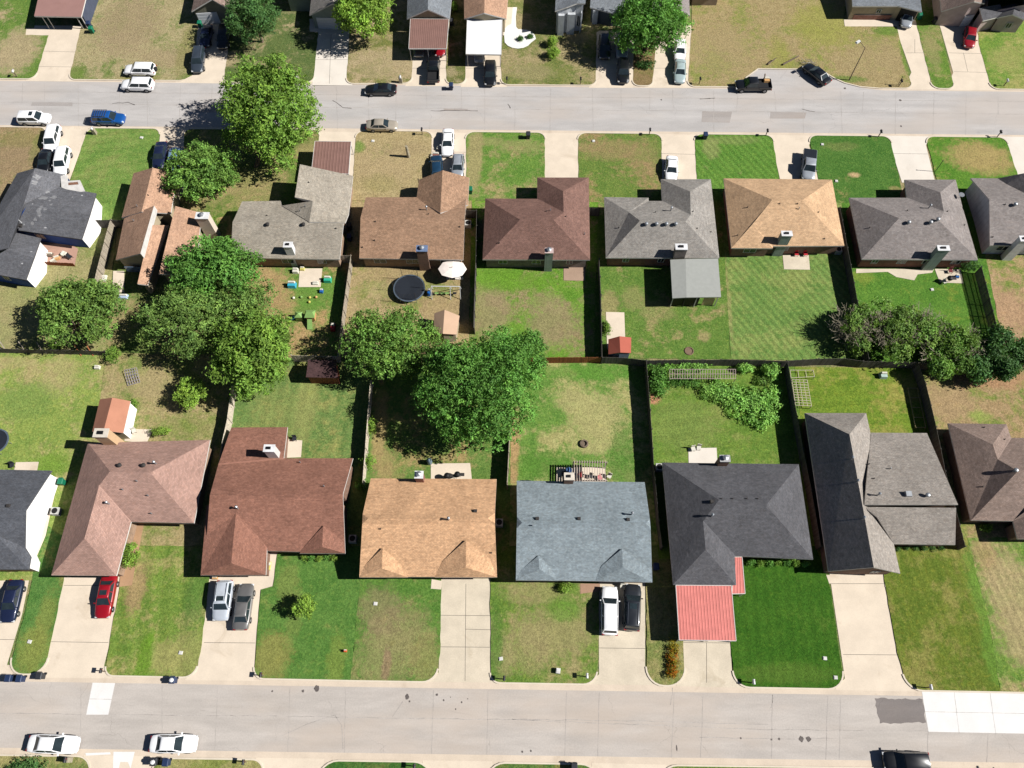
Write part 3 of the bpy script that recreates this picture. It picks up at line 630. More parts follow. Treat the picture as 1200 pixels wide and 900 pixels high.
M_BRK = brick('brick_brown', (150, 106, 84)); M_BRKT = brick('brick_tan', (186, 150, 120)); M_BRKR = brick('brick_red', (160, 92, 72)); M_BRKG = brick('brick_grey', (150, 138, 130))
M_SID = siding('siding_white', (290, 286, 282), var=.04); M_SIDB = siding('siding_blue', (52, 92, 168)); M_SIDT = siding('siding_tan', (196, 180, 150)); M_SIDG = siding('siding_greygreen', (160, 172, 164), .9, True)
M_SIDP = siding('siding_rose', (206, 186, 180)); M_SIDN = siding('siding_navy', (84, 92, 112)); M_SIDY = siding('siding_pale_grey', (226, 230, 234), .9, True)
def house(name, label, comps, roofm, wallm, trim=None, cap=None, group=None, cat='house', th=.2, inset=.45, auto_win=True, wall2=None, w2from=0):
    allv = [P(*v) for V, F in comps for v in V.values()]
    cx = sum(v.x for v in allv)/len(allv); cy = sum(v.y for v in allv)/len(allv)
    root = thing(name, label, cat, (cx, cy, 0), 0, group); rf = Roof(); b = MB(); wb = (MB(), [])
    for i, c in enumerate(comps): roof_mesh(b, c, rf, th, wb+(1,) if wall2 and i >= w2from else wb, inset, 0)
    if cap is None:
        cb = next((k for k in RM if RM[k] == roofm), None); cap = plain('ridge_'+cb, tuple(min(250, x*1.1) for x in RMC[cb]), .9, var=.14, sc=3) if cb else roofm
    root_roof = b.build('roof', [roofm, trim or m_trim, cap], root)
    wb[0].build('wall', ([wallm[0] if isinstance(wallm, list) else wallm, wall2] if wall2 else wallm), root)
    WALLS[root.name] = wb[1]
    if auto_win:
        for p, q, top, n in wb[1]:
            L = (q-p).length
            if n.y < -.8 and L > 2.6 and top > 1.9:
                k = max(1, int(L/3.6)); d = (q-p)/L
                for i in range(k):
                    c0 = p+d*(L*(i+.5)/k); hw = R.choice((.45, .6, .85))
                    if R.random() < .85: window_on(root, c0-d*hw, c0+d*hw, 1.0, 2.05)
    return root, root_roof, rf
def chimney(root, px, py, zt, w, d, m, capm=None, z0=0.0, rz=0.0, flue=2, cone=False):
    """px,py: centre of the top in the photo"""
    c = P(px, py, zt); b = MB(); b.box((c.x, c.y, (z0+zt)/2), (w, d, zt-z0), rz); ch = b.build('chimney', m, root)
    k = MB(); k.box((c.x, c.y, zt+.05), (w+.12, d+.12, .1), rz)
    cp = k.build('chimney_cap', capm or m_cap, ch)
    f = MB()
    if cone:
        f.lathe((c.x, c.y, zt+.1), [(.2, 0), (.2, .25), (.34, .3), (.02, .45)], 10); f.build('flue', m_metal, ch)
    else:
        f.box((c.x-.05, c.y, zt+.16), (w*.42, d*.4, .13), rz); f.build('flue', m_black, ch)
    return ch
def vents(rf, root, items):
    """roof fittings standing on the roof: (px,py,kind)"""
    for px, py, kind in items:
        p = rf.hit(px, py); b = MB()
        if kind == 'pipe': b.cyl((p.x, p.y, p.z-.15), (p.x, p.y, p.z+.38), .06, n=8); b.build('vent_pipe', m_metal, root)
        elif kind == 'dark': b.cyl((p.x, p.y, p.z-.15), (p.x, p.y, p.z+.2), .07, n=8); b.build('vent_pipe', m_vent, root)
        elif kind == 'tall': b.cyl((p.x, p.y, p.z-.2), (p.x, p.y, p.z+.75), .09, n=8); b.lathe((p.x, p.y, p.z+.7), [(.16, 0), (.16, .1), (.02, .2)], 8); b.build('vent_pipe', m_metal, root)
        elif kind == 'turbine': b.cyl((p.x, p.y, p.z-.2), (p.x, p.y, p.z+.2), .15, n=10); b.lathe((p.x, p.y, p.z+.18), [(.15, 0), (.24, .1), (.26, .22), (.2, .34), (.03, .4)], 12); b.build('roof_turbine', m_metal, root)
        elif kind == 'bturb': b.cyl((p.x, p.y, p.z-.2), (p.x, p.y, p.z+.15), .16, n=10); b.lathe((p.x, p.y, p.z+.12), [(.16, 0), (.26, .1), (.27, .2), (.2, .3), (.03, .36)], 12); b.build('roof_turbine', m_vent, root)
        elif kind == 'box': b.box((p.x, p.y, p.z+.08), (.42, .42, .3), 0, 0, .8); b.build('roof_vent', m_vent, root)
        elif kind == 'wbox': b.box((p.x, p.y, p.z+.15), (.75, .7, .5), 0, 0, .85); b.build('roof_vent', m_metal, root)
RMC = dict(brown=(182, 147, 120), maroon=(144, 111, 100), grey=(168, 163, 156), greytan=(184, 175, 160), greydark=(160, 152, 148), tan=(232, 186, 144), tanpale=(228, 190, 150),
      darkslate=(120, 121, 126), rose=(190, 154, 140), redbrown=(166, 119, 101), blue=(156, 169, 175), charcoal=(104, 104, 108), umber=(158, 138, 127), orange=(206, 166, 138), mixed=(172, 164, 155), shedred=(222, 112, 84), slate=(140, 146, 152), black=(84, 86, 92), slatedark=(104, 107, 114))
RM = {k: shingle('shingle_'+k, c, gr={'rose': .35, 'tanpale': .6, 'brown': 1.0}.get(k, .8)) for k, c in RMC.items()}
def smooth_roof(name, c): return concrete(name, c, .05, .2)
GRP_M = None
# ---- middle row
r, rr, rf = house('house', 'long low grey shingled house behind the small brown metal carport', [
  (dict(a=(283.7, 236, 2.6), b=(328.7, 235.3, 2.6), b2=(330, 241, 2.6), f=(362, 261, 4.2), e=(402.5, 261.5, 4.2), se=(398, 304, 2.6), sw=(270.5, 301.8, 2.6), w=(272.5, 260.5, 4.2)), ['a b b2 f w', 'w f e se sw']),
  (dict(A=(351.5, 192.5, 4.1), B=(413.7, 206, 2.5), C=(408.5, 251, 2.5), C2=(404.5, 261, 3.0), F=(362.5, 260, 4.22), E=(366.5, 235.5, 4.1), D=(345.5, 231, 4.25)), ['A B C C2 F E D']),
  (dict(E=(366.5, 235.5, 4.1), F=(362.5, 260, 4.22), G=(330, 241, 2.7)), ['E F G'])], RM['greytan'], M_BRKT, inset=.4)
vents(rf, rr, [(314, 264, 'bturb'), (356, 264, 'bturb'), (313, 253, 'dark'), (362, 214, 'dark'), (394, 268, 'dark'), (352, 247, 'pipe'), (358, 242, 'pipe')])
chimney(r, 337.5, 287, 4.6, 1.1, .8, m_cap, z0=0); m_brown_metal = siding('carport_brown', (148, 102, 92), .4, True, .06)
r, rr, rf = house('house', 'brown shingled house with a front gable wing and trampoline in its back yard', [
  (dict(nw=(428.7, 231.2, 2.6), ne=(546.5, 231, 2.6), e=(544.5, 257, 4.2), se=(543, 304.3, 2.6), sw=(421, 302.5, 2.6), w=(422.5, 255, 4.2)), ['nw ne e w', 'w e se sw']),
  (dict(a=(491, 210.5, 2.6), t=(518.7, 199.5, 4.0), b=(550, 208, 2.6), c=(548.5, 240, 2.6), k=(516, 249.5, 4.0), d=(488, 233, 2.6)), ['a t k d', 't b c k'])], RM['brown'], M_BRKT, inset=.4)
vents(rf, rr, [(500, 246, 'tall'), (440, 260, 'dark'), (439, 282, 'dark'), (425, 290, 'dark'), (539, 266, 'dark'), (502, 251, 'dark')])
chimney(r, 494.5, 291.5, 4.6, 1.4, .9, M_BRK, plain('cap_blue', (120, 140, 175), .5), cone=True)
r, rr, rf = house('house', 'maroon hip roofed house with an empty pale driveway in the middle row', [
  (dict(nw=(568.7, 232.5, 2.6), v=(629.5, 233, 2.6), wn=(629.5, 208, 2.6), wne=(690, 208, 2.6), se=(691.5, 304.5, 2.6), sw=(565.5, 304, 2.6), r1=(660, 224, 4.1), r2=(660.5, 249, 4.1), me=(649, 258, 4.6), mw=(609.5, 257.5, 4.6)),
   ['nw v r2 me mw', 'nw mw sw', 'mw me se sw', 'wne se me r2 r1', 'wn wne r1', 'wn r1 r2 v'])], RM['maroon'], M_BRKG)
vents(rf, rr, [(645, 247, 'pipe'), (663, 254, 'dark'), (685, 275, 'pipe'), (640, 248, 'dark'), (585, 285, 'dark')])
chimney(r, 643.5, 294, 4.4, 1.05, .75, M_SIDG, plain('cap_rust_pale', (220, 196, 190), .6), cone=True)
r, rr, rf = house('house', 'grey hip roofed house with a flat grey patio cover at its back', [
  (dict(nw=(708, 231, 2.6), n=(760, 231.7, 2.6), n2=(760.3, 235.5, 2.6), v=(775.7, 235.5, 2.6), wn=(774.3, 210, 2.6), wne=(833, 210, 2.6), se=(843, 302.5, 2.6), sw=(710, 302, 2.6), p=(737, 248.7, 3.7), r1=(808.7, 224.5, 4.1), r2=(809.5, 252, 4.1), me=(803, 259.5, 4.6), mw=(750, 258.7, 4.6)),
   ['nw n p', 'n n2 v r2 me mw p', 'nw p mw sw', 'mw me se sw', 'wne se me r2 r1', 'wn wne r1', 'wn r1 r2 v'])], RM['grey'], M_BRKR)
vents(rf, rr, [(757, 264, 'turbine'), (769, 264, 'turbine'), (780.5, 264, 'turbine'), (791.5, 264, 'turbine'), (786, 247, 'tall'), (768, 249, 'dark'), (817, 268, 'dark'), (812, 248, 'dark'), (725, 267, 'dark'), (833, 272, 'dark')])
chimney(r, 798.5, 289.5, 4.7, 1.5, .85, M_BRKG)
r, rr, rf = house('house', 'tan orange hip roofed house with a smooth green back lawn', [
  (dict(nw=(848, 209, 2.6), ne=(975, 210.5, 2.6), se=(989.5, 288, 2.6), s3=(906, 288.5, 2.6), s2=(905.5, 291, 2.6), sw=(857, 290.7, 2.6), r1=(905, 234, 4.7), q=(882, 262.5, 3.75), r2=(940, 234.7, 4.7)),
   ['nw r1 q sw', 'sw q s2', 's2 q r1 r2 se s3', 'nw ne r2 r1', 'ne se r2'])], RM['tanpale'], M_BRK)
vents(rf, rr, [(913.5, 239, 'dark'), (934.5, 239, 'dark'), (936, 245, 'pipe'), (959, 249, 'dark'), (876, 243, 'dark'), (864, 276, 'dark'), (966, 280, 'dark')])
chimney(r, 922, 274, 4.7, 1.35, .75, M_SIDG)
r, rr, rf = house('house', 'grey brown hip roofed house with the bushy brush line behind it', [
  (dict(nw=(995, 231.7, 2.6), v=(1062.5, 231.7, 2.6), wn=(1060, 210.5, 2.6), wne=(1120, 210.5, 2.6), e1=(1128, 243, 2.6), se=(1146, 304.5, 2.6), sw=(1010, 303.7, 2.6), r1=(1102, 225.5, 4.1), r2=(1106, 248, 4.1), me=(1101, 259, 4.6), mw=(1053.7, 255.7, 4.6)),
   ['nw v r2 me mw', 'nw mw sw', 'mw me se sw', 'wne e1 se me r2 r1', 'wn wne r1', 'wn r1 r2 v'])], RM['greydark'], M_BRKR)
vents(rf, rr, [(1064, 262, 'turbine'), (1089.5, 262, 'turbine'), (1098, 258.5, 'turbine'), (1088, 244, 'tall'), (1110, 248, 'dark'), (1019, 267, 'dark'), (1063, 247, 'dark'), (1130, 264, 'dark')])
chimney(r, 1105.5, 291, 4.75, 1.5, .75, M_SIDG); d = MB(); q = rf.hit(1124, 232); d.cyl(q+Vector((0, 0, -.1)), q+Vector((0, 0, .7)), .03, n=6); d.lathe((q.x-.1, q.y-.1, q.z+.7), [(.05, 0), (.35, .08), (.4, .16)], 12); d.build('satellite_dish', m_metal, rr)
r, rr, rf = house('house', 'grey gabled house cut off by the right edge of the middle row', [
  (dict(nw=(1137.5, 208.7, 2.6), ne=(1260, 210, 2.6), e=(1262, 235, 4.4), se=(1275, 289, 2.6), sw=(1160, 287.5, 2.6), w=(1159.5, 233.7, 4.4)), ['nw ne e w', 'w e se sw']),
  (dict(a=(1169, 209, 2.6), b=(1200, 203, 4.2), c=(1240, 209, 2.6), d=(1240, 225, 2.6), k=(1213, 236, 4.2), f=(1176, 218, 2.9)), ['a b k f', 'b c d k'])], RM['greydark'], M_SIDY, inset=.4)
vents(rf, rr, [(1188.5, 241, 'turbine'), (1177.5, 240, 'dark'), (1163, 278, 'dark')])
chimney(r, 1201, 280, 4.5, 1.3, .8, m_cap)
# dark grey house with blue walls, turned to the street
r, rr, rf = house('house', 'dark grey roofed house with bright blue walls, splashed with white stains', [
  (dict(nw=(20, 203, 2.6), t=(41, 197, 4.1), ne=(73, 204, 2.6), e2=(69.5, 219.5, 2.6), f=(27.5, 240, 4.1), k=(9, 291, 3.75), w2=(-34, 300, 2.6), e=(18.5, 271, 2.7)), ['nw t f k w2', 't ne e2 f', 'f e k']),
  (dict(a=(66, 218, 2.6), b=(112.7, 226.5, 2.6), c=(105, 252, 3.75), d=(95.5, 280.5, 2.6), e=(19, 269.5, 2.75), f=(28, 240, 4.0)), ['a b c f', 'f c d e']),
  (dict(a=(18, 272.5, 2.6), b=(47.7, 279, 2.6), d=(30, 328, 2.6), e=(-34, 316, 2.6), k0=(7, 293, 3.7), k1=(39.7, 302, 3.6)), ['a b k1 k0', 'k0 k1 d e'])],
  RM['darkslate'], [M_SIDB], inset=.35, auto_win=True, wall2=M_SID, w2from=1, trim=plain('fascia_charcoal', (92, 92, 96), .8))
root_m1 = r
m_white_stain = plain('paint_splash_white', (205, 205, 206), .8, var=.25, sc=3)
def roof_stain(rf, root, px, py, rx, ry, m):
    b = MB(); c = rf.hit(px, py); pts = []; n = 11
    for k in range(n):
        a = 2*math.pi*k/n; q = R.uniform(.5, 1.2); x, y = c.x+rx*q*math.cos(a), c.y+ry*q*math.sin(a); z = rf.z(x, y)
        pts.append((x, y, (z if z is not None and abs(z-c.z) < 1.2 else c.z)+.012))
    ce = (c.x, c.y, c.z+.014)
    for k in range(n): b.add([ce, pts[k], pts[(k+1) % n]], [(0, 1, 2)])
    b.build('paint_splash', m, root)
for q in ((52, 232, .7, .55), (42, 207, .6, .5), (40, 214, .5, .5), (48, 243, .35, .4), (45, 248, .3, .35), (63, 231, .5, .4), (53, 245, .3, .3), (60, 240, .2, .25), (47, 252, .32, .32), (41, 257, .3, .3), (38, 262, .25, .3), (56, 225, .25, .3), (58, 235, .2, .2)): roof_stain(rf, rr, *q, plain('paint_splash_grey', (150, 150, 152), .85, var=.3, sc=4))
for q in ((46.5, 252.5, .2, .13), (53, 267, .2, .1), (38.5, 239, .1, .1), (36.5, 295, .18, .1), (26, 309, .2, .1), (28, 263, .12, .12), (96, 229, .16, .14), (15.5, 279, .2, .22), (85, 231, .12, .1)): roof_stain(rf, rr, *q, m_white_stain)
vents(rf, rr, [(24, 265, 'box'), (28, 263, 'pipe')])
b = MB(); b.slab([tuple(P(*q, 2.7)[:2]) for q in ((71, 206), (79, 205), (78.5, 212), (93.5, 211), (99.5, 224), (88, 226), (72, 219.5))], 2.5, 2.7); b.build('porch_roof', m_trim, r)
b = MB(); b.slab([tuple(P(*q, 2.72)[:2]) for q in ((80, 214), (91, 213), (92, 216), (80, 217))], 2.6, 2.712); b.build('porch_hole', M_BRK, r)  # brown slab stands for the open hole in the porch
# tan house with split level roofs
r, rr, rf = house('house', 'tan roofed house of several split roof levels with pale beige walls', [
  (dict(a=(156.5, 203, 2.6), t=(179, 196.5, 4.0), b=(208, 204, 2.6), c=(200, 250, 2.6), k=(166, 248, 4.0), d=(142.5, 255, 2.6)), ['a t k d', 't b c k']),
  (dict(a=(145.5, 256, 2.7), t=(180.5, 241, 4.5), u=(164.5, 297, 4.5), d=(135.5, 304.5, 2.7)), ['a t u d']),
  (dict(a=(177, 263.5, 3.5), b=(197.5, 264, 2.6), c=(173, 334, 2.4), d=(161, 332.5, 3.1)), ['a b c d'], ),
  (dict(a=(205.5, 241.5, 3.9), b=(236, 249.5, 2.8), c=(232, 292, 2.8), d=(220, 322, 2.9), e=(186, 321, 3.9)), ['a b c d e'])],
  RM['orange'], M_SIDT, inset=.3, auto_win=False)
chimney(r, 237, 253, 4.7, 1.7, 1.0, plain('chimney_cream', (240, 224, 204), .7, var=.05), cone=True)
b = MB(); 
for a, c in (((180.5, 241, 4.5), (164.5, 297, 4.5)),):
    A, C = P(*a), P(*c); b.add([A+Vector((.02, 0, .02)), (A.x+.02, A.y, 3.35), (C.x+.02, C.y, 3.35), C+Vector((.02, 0, .02))], [(0, 1, 2, 3)])
b.build('clerestory_wall', m_trim, r)
w0, w1 = P(137.5, 306.5, 2.7), P(163.5, 299.5, 2.7)
b = MB(); b.box(((w0.x+w1.x)/2+.2, w0.y-.1, 1.0), (2.3, .08, 1.2)); b.build('glass_door', glass('blue_glass', (.10, .14, .2)), r)
vents(rf, rr, [(174, 229, 'dark'), (161, 242, 'pipe'), (157, 259, 'pipe')])
# ---- lower row
r, rr, rf = house('house', 'slate grey house with a sunlit white gable wall at the left edge', [
  (dict(nw=(-60, 549, 2.6), ne=(60.5, 551.5, 2.6), re=(30, 598, 4.4), rw=(-60, 597, 4.4), se=(29, 652, 2.6), sw=(-60, 651, 2.6)), ['nw ne re rw', 'rw re se sw']),
  (dict(a=(-3, 628, 3.7), e1=(36, 652.5, 2.6), e0=(29, 641, 2.9), e2=(33.5, 667.5, 2.6), w2=(-60, 667, 2.6), w1=(-60, 628, 3.7)), ['a e0 e1 e2', 'a e2 w2 w1'])], RM['slatedark'], [M_BRKT], inset=.3, auto_win=False, wall2=M_SID, trim=plain('fascia_slate', (96, 98, 102), .8))
vents(rf, rr, [(10, 593, 'box')])
r, rr, rf = house('house', 'reddish brown hip house with a tall beige chimney and a shed at its back', [
  (dict(nw=(103, 519, 2.6), ne=(246.2, 515.5, 2.6), se=(227.3, 613, 2.6), v=(153.5, 611.5, 2.6), s1=(136.3, 674.7, 2.6), sw=(60, 674, 2.6), mw=(129, 552.5, 4.6), me=(176, 554, 4.6), j=(116, 569, 4.2), a=(99, 631, 4.2)),
   ['nw ne me mw', 'nw mw j a sw', 'sw a s1', 'a j v s1', 'ne se me', 'mw me se v j'])], RM['rose'], M_BRKT)
vents(rf, rr, [(141, 546, 'bturb'), (169, 546, 'bturb'), (183, 543.5, 'tall'), (161, 564, 'pipe'), (144.5, 574, 'pipe'), (174, 581, 'pipe'), (178, 602, 'pipe'), (128, 590.5, 'tall')])
chimney(r, 118.5, 507.5, 5.4, 1.6, 1.0, plain('chimney_beige', (226, 190, 150), .8, var=.06), plain('cap_cream', (236, 226, 210), .6), flue=2)
r, rr, rf = house('house', 'red brown gabled house with two cars nose to tail on its driveway', [
  (dict(n0=(271, 501, 2.2), n1=(337, 500.5, 2.2), n2=(332.5, 537, 2.75), n3=(413.7, 537, 2.75), re=(402, 578.5, 4.3), r3=(395, 580, 4.35), rw=(246, 580, 4.35), n4=(256, 544, 2.85)), ['n0 n1 n2 n4', 'n4 n2 n3 re r3 rw']),
  (dict(rw=(246, 580, 4.35), r3=(395, 580, 4.35), re=(402, 578.5, 4.3), re2=(402, 585, 4.1), se=(404.5, 648, 2.6), s1=(313, 645.5, 2.6), s0=(241, 644, 2.6)), ['rw r3 re2 se s1 s0', 'r3 re re2']),
  (dict(j=(276.5, 600, 3.75), k=(271, 660, 3.75), a=(235, 674, 2.6), b=(311.5, 673.8, 2.6), b0=(313, 640, 2.7), a0=(242.5, 592, 3.3), k2=(272, 668, 3.3)), ['a0 j k a', 'j b0 b k', 'a k b']),
  (dict(t=(379, 616, 3.5), h=(377.5, 641, 3.4), l=(351, 648.5, 2.58), rr=(404.5, 648.5, 2.58), r0=(401, 634, 2.95), l0=(357, 640, 2.8)), ['l0 t h l', 't r0 rr h', 'l h rr'])], RM['redbrown'], M_BRK, inset=.4)
chimney(r, 315.5, 525.5, 5.0, 1.2, .8, plain('chimney_white', (236, 232, 228), .7, var=.05), flue=1)
vents(rf, rr, [(279, 596, 'tall'), (352, 542, 'pipe'), (380, 570, 'pipe')])
r, rr, rf = house('house', 'tan orange gabled house with twin front dormer gables and an empty driveway', [
  (dict(nw=(434.5, 560.5, 2.6), ne=(582, 561.5, 2.6), e1=(580, 601, 4.1), r2=(571, 607.5, 4.4), r1=(431.5, 607.5, 4.4), w1=(425, 602.5, 4.1)), ['nw ne e1 r2 r1 w1']),
  (dict(r1=(431.5, 607.5, 4.4), r2=(571, 607.5, 4.4), e1=(580, 601, 4.1), e2=(580, 613, 4.1), se=(582.5, 676, 2.6), sw=(421, 676, 2.6), w2=(424.5, 614, 4.1), w1=(425, 602.5, 4.1)), ['r1 r2 e2 se sw w2', 'r2 e1 e2', 'r1 w2 w1']),
  (dict(t=(448.5, 642, 3.7), h=(447.5, 666, 3.45), l=(421, 676.5, 2.58), rr=(478, 676.5, 2.58), r0=(470, 662, 2.95), l0=(428, 662, 2.95)), ['l0 t h l', 't r0 rr h', 'l h rr']),
  (dict(t=(546, 633, 3.9), h=(546, 665, 3.6), l=(509.5, 676.5, 2.58), rr=(582.5, 676.5, 2.58), r0=(574, 655, 3.1), l0=(519, 657, 3.1)), ['l0 t h l', 't r0 rr h', 'l h rr'])], RM['tan'], M_BRKT, inset=.4)
chimney(r, 491, 556.5, 4.4, .9, .8, M_BRKR, cone=True); vents(rf, rr, [(526, 609, 'tall'), (446, 620, 'dark'), (557, 599, 'box'), (576, 648, 'dark')])
r, rr, rf = house('house', 'pale blue grey gabled house with a slatted pergola behind it', [
  (dict(nw=(605.5, 563.3, 2.6), ne=(755.5, 565, 2.6), e1=(761.5, 608, 4.1), r2=(757, 613.5, 4.35), r1=(612, 612.5, 4.4), w1=(606, 606, 4.1)), ['nw ne e1 r2 r1 w1']),
  (dict(r1=(612, 612.5, 4.4), r2=(757, 613.5, 4.35), e1=(761.5, 608, 4.1), e2=(762.5, 619, 4.1), se=(764.5, 682, 2.6), sw=(604.5, 679.5, 2.6), w2=(605.5, 619, 4.1), w1=(606, 606, 4.1)), ['r1 r2 e2 se sw w2', 'r2 e1 e2', 'r1 w2 w1']),
  (dict(t=(631, 651, 3.45), h=(632, 667, 3.3), l=(604.5, 680, 2.58), rr=(654, 680.5, 2.58), r0=(647, 668, 2.9), l0=(611, 668, 2.9)), ['l0 t h l', 't r0 rr h', 'l h rr']),
  (dict(t=(729, 643, 3.75), h=(730, 665, 3.55), l=(697, 681, 2.58), rr=(764.5, 682.5, 2.58), r0=(756, 663, 3.1), l0=(705, 663, 3.1)), ['l0 t h l', 't r0 rr h', 'l h rr'])], RM['blue'], M_BRKG, inset=.4)
chimney(r, 667, 558.5, 4.3, 1.05, .8, M_BRK, plain('cap_cream', (236, 226, 210), .6)); vents(rf, rr, [(629.5, 608, 'box'), (678.5, 608, 'box'), (736, 609, 'box'), (740, 603, 'tall'), (624, 616, 'pipe')])
r, rr, rf = house('house', 'charcoal hip roofed house with a pink metal carport in front', [
  (dict(nw=(776, 542, 2.6), ne=(936, 544, 2.6), se=(953, 655.6, 2.6), v=(861, 651.5, 2.6), s1=(862.7, 685.6, 2.6), sw=(789, 685, 2.6), mw=(842.5, 586, 4.8), me=(898, 592, 4.8), j=(824, 611, 4.1), a=(827, 644, 4.0)),
   ['nw ne me mw', 'nw mw j a sw', 'sw a s1', 'a j v s1', 'ne se me', 'mw me se v j'])], RM['charcoal'], M_BRKR)
vents(rf, rr, [(845.5, 584.5, 'dark'), (858.5, 584.5, 'dark'), (875, 584.5, 'dark'), (888, 584.5, 'dark'), (834, 588, 'box'), (833.5, 605, 'tall')])
chimney(r, 849.5, 537.5, 4.4, 1.1, .75, M_BRK, plain('cap_grey', (190, 190, 190), .6), cone=True)
r, rr, rf = house('house', 'large mixed house with a black west slope and pale grey east slopes', [
  (dict(nw=(943, 484, 2.6), ne=(1015, 484, 2.6), v0=(1025, 530, 2.6), v1=(1014, 578, 3.7), v2=(1047.5, 637.5, 2.6), se=(1055, 672, 2.6), fa=(1024, 665, 5.1), sw=(971, 669.5, 2.6), h=(995.5, 509, 5.1)), ['nw ne h', 'nw h fa sw', 'h ne v0 v1 v2 se fa']),
  (dict(a=(1021, 507, 2.6), b=(1086.3, 507.5, 2.6), c=(1122.8, 591.5, 4.9), d=(1013, 591.5, 4.9)), ['a b c d']),
  (dict(a=(1013, 594, 4.35), b=(1120.5, 595, 4.35), c=(1119.5, 638.5, 2.6), d=(1047.5, 637.5, 2.6), e=(1028, 606, 3.85)), ['a b c d e'])], RM['mixed'], M_BRK, inset=.4)
vents(rf, rr, [(996.5, 538, 'tall'), (1003, 565, 'tall'), (1010, 608, 'tall'), (1043, 549.5, 'pipe'), (1028, 580.5, 'tall'), (1063.5, 579.5, 'wbox'), (1085.5, 581, 'turbine'), (1018, 544, 'dark'), (1024, 561, 'dark')])
r, rr, rf = house('house', 'umber brown hip house cut off by the right edge of the lower row', [
  (dict(nw=(1111, 496, 2.6), n1=(1179.5, 497, 2.6), n2=(1185, 513, 2.6), n3=(1285, 514, 2.6), e=(1255, 553, 4.9), s3=(1285, 612, 2.6), s1=(1187, 610.7, 2.6), sw=(1138, 609.7, 2.6), a=(1163.5, 521, 4.0), r2=(1169, 538, 4.0), r3=(1193, 552, 4.9)),
   ['nw n1 a', 'nw a r2 r3 sw', 'n1 n2 r2 a', 'n2 n3 e r3 r2', 'sw r3 e s3 s1', 'n3 s3 e']),
  (dict(a=(1187, 610, 2.6), b=(1192.5, 631.5, 2.6), c=(1280, 632, 2.6), d=(1245, 592, 4.1), e=(1215, 590, 3.9), g=(1245, 620, 4.1)), ['a b g d e', 'b c g'])], RM['umber'], M_BRK)
vents(rf, rr, [(1188.5, 552, 'turbine'), (1153, 501, 'dark'), (1177, 515, 'dark'), (1151.5, 570.5, 'dark')])
# ---- upper row (cut by the top of the frame)
def box_house(label, comps, roofm, wallm, **k): return house('house', label, comps, roofm, wallm, inset=k.pop('inset', .3), auto_win=k.pop('auto_win', False), **k)
m_rose_flat = concrete('roof_rose_flat', (176, 136, 128), .05, .25)
r = thing('carport', 'flat rose brown carport with white posts at the top left corner', 'carport', P(68, 25, 0))
b = MB(); w = [P(*q) for q in ((40, 18.7, 2.75), (95, 19.7, 2.75), (110, -40, 2.9), (53, -40, 2.9))]
b.add(w, [(0, 1, 2, 3)]); b.add([v-Vector((0, 0, .22)) for v in w][::-1], [(0, 1, 2, 3)], 1)
for i in range(4): b.add([w[i], w[i]-Vector((0, 0, .22)), w[(i+1) % 4]-Vector((0, 0, .22)), w[(i+1) % 4]], [(0, 1, 2, 3)], 1)
b.build('roof', [m_rose_flat, m_trim], r)
for px, py in ((49, 19.2), (55, 19.3), (89.5, 19.5), (95, 19.6)):
    p = P(px, py, 2.5); c = MB(); c.box((p.x-.15, p.y+.2, 1.26), (.11, .11, 2.52)); c.build('post', m_trim, r)
p0, p1 = P(41, 19, 0), P(94, 19, 0)
c = MB(); q0 = P(93, 19, 2.6); c.box((q0.x+.1, q0.y+6.6, 1.27), (.12, 12, 2.54)); c.box((q0.x-3, q0.y+6.4, 1.27), (6.2, .12, 2.54)); c.build('wall', M_SIDN, r)
c = MB(); q1 = P(41, 19, 2.6); c.box((q1.x+.2, q1.y+8.5, 1.27), (.12, 9.0, 2.54)); c.build('side_wall', M_SIDN, r)
r, rr, rf = box_house('olive grey gabled house with a white garage door beside the dark tree', [
  (dict(a=(224.3, 13.3, 2.7), t=(248, -1, 4.3), b=(272, 13, 2.7), c=(279, -40, 2.7), k=(255, -56, 4.3), d=(236, -42, 2.7)), ['a t k d', 't b c k'])], RM['umber'], siding('siding_olive', (140, 138, 120)))
a, c = P(232, 25.8, 0), P(266, 26.2, 0); door_on(r, *on_front(r, a.x+.3, c.x-.3), 2.15, m_gar, 'garage_door')
r, rr, rf = box_house('grey gabled house with a pale garage door half hidden by a bright tree', [
  (dict(a=(362.5, 17.7, 2.7), t=(390, 4, 4.6), b=(416, 17.5, 2.7), c=(421, -40, 2.7), k=(394, -58, 4.6), d=(369, -42, 2.7)), ['a t k d', 't b c k']),
  (dict(a=(334, -2, 2.7), b=(364, -2, 2.7), c=(364, -40, 3.6), d=(336, -40, 3.6)), ['a b c d'])], RM['grey'], siding('siding_sage', (156, 168, 162)))
a, c = P(373.8, 32.5, 0), P(404, 32.5, 0); door_on(r, *on_front(r, a.x, c.x), 2.15, m_gar, 'garage_door')
r, rr, rf = box_house('blue grey gabled house behind the large brown metal carport', [
  (dict(a=(476.7, 22, 2.75), t=(501.5, 11, 4.2), b=(527, 22, 2.75), c=(533, -40, 2.75), k=(503, -55, 4.2), d=(479, -42, 2.75)), ['a t k d', 't b c k'])], RM['slate'], M_SIDT)
r, rr, rf = box_house('tan shingled gabled house behind the flat white carport', [
  (dict(a=(544, 22, 2.8), t=(567.5, 15, 4.1), b=(593.5, 22, 2.8), c=(598, -40, 2.8), k=(570, -54, 4.1), d=(543, -42, 2.8)), ['a t k d', 't b c k'])], RM['orange'], M_SIDT)
r, rr, rf = box_house('pale stone fronted house with narrow white piers at the top', [
  (dict(a=(650.5, 13, 4.2), b=(664, 8.5, 4.6), b2=(676, 4, 4.9), c=(686, 4, 4.9), d=(690, -40, 4.9), e=(653, -40, 4.2)), ['a b b2 c d e'])], RM['slate'], M_SIDY)
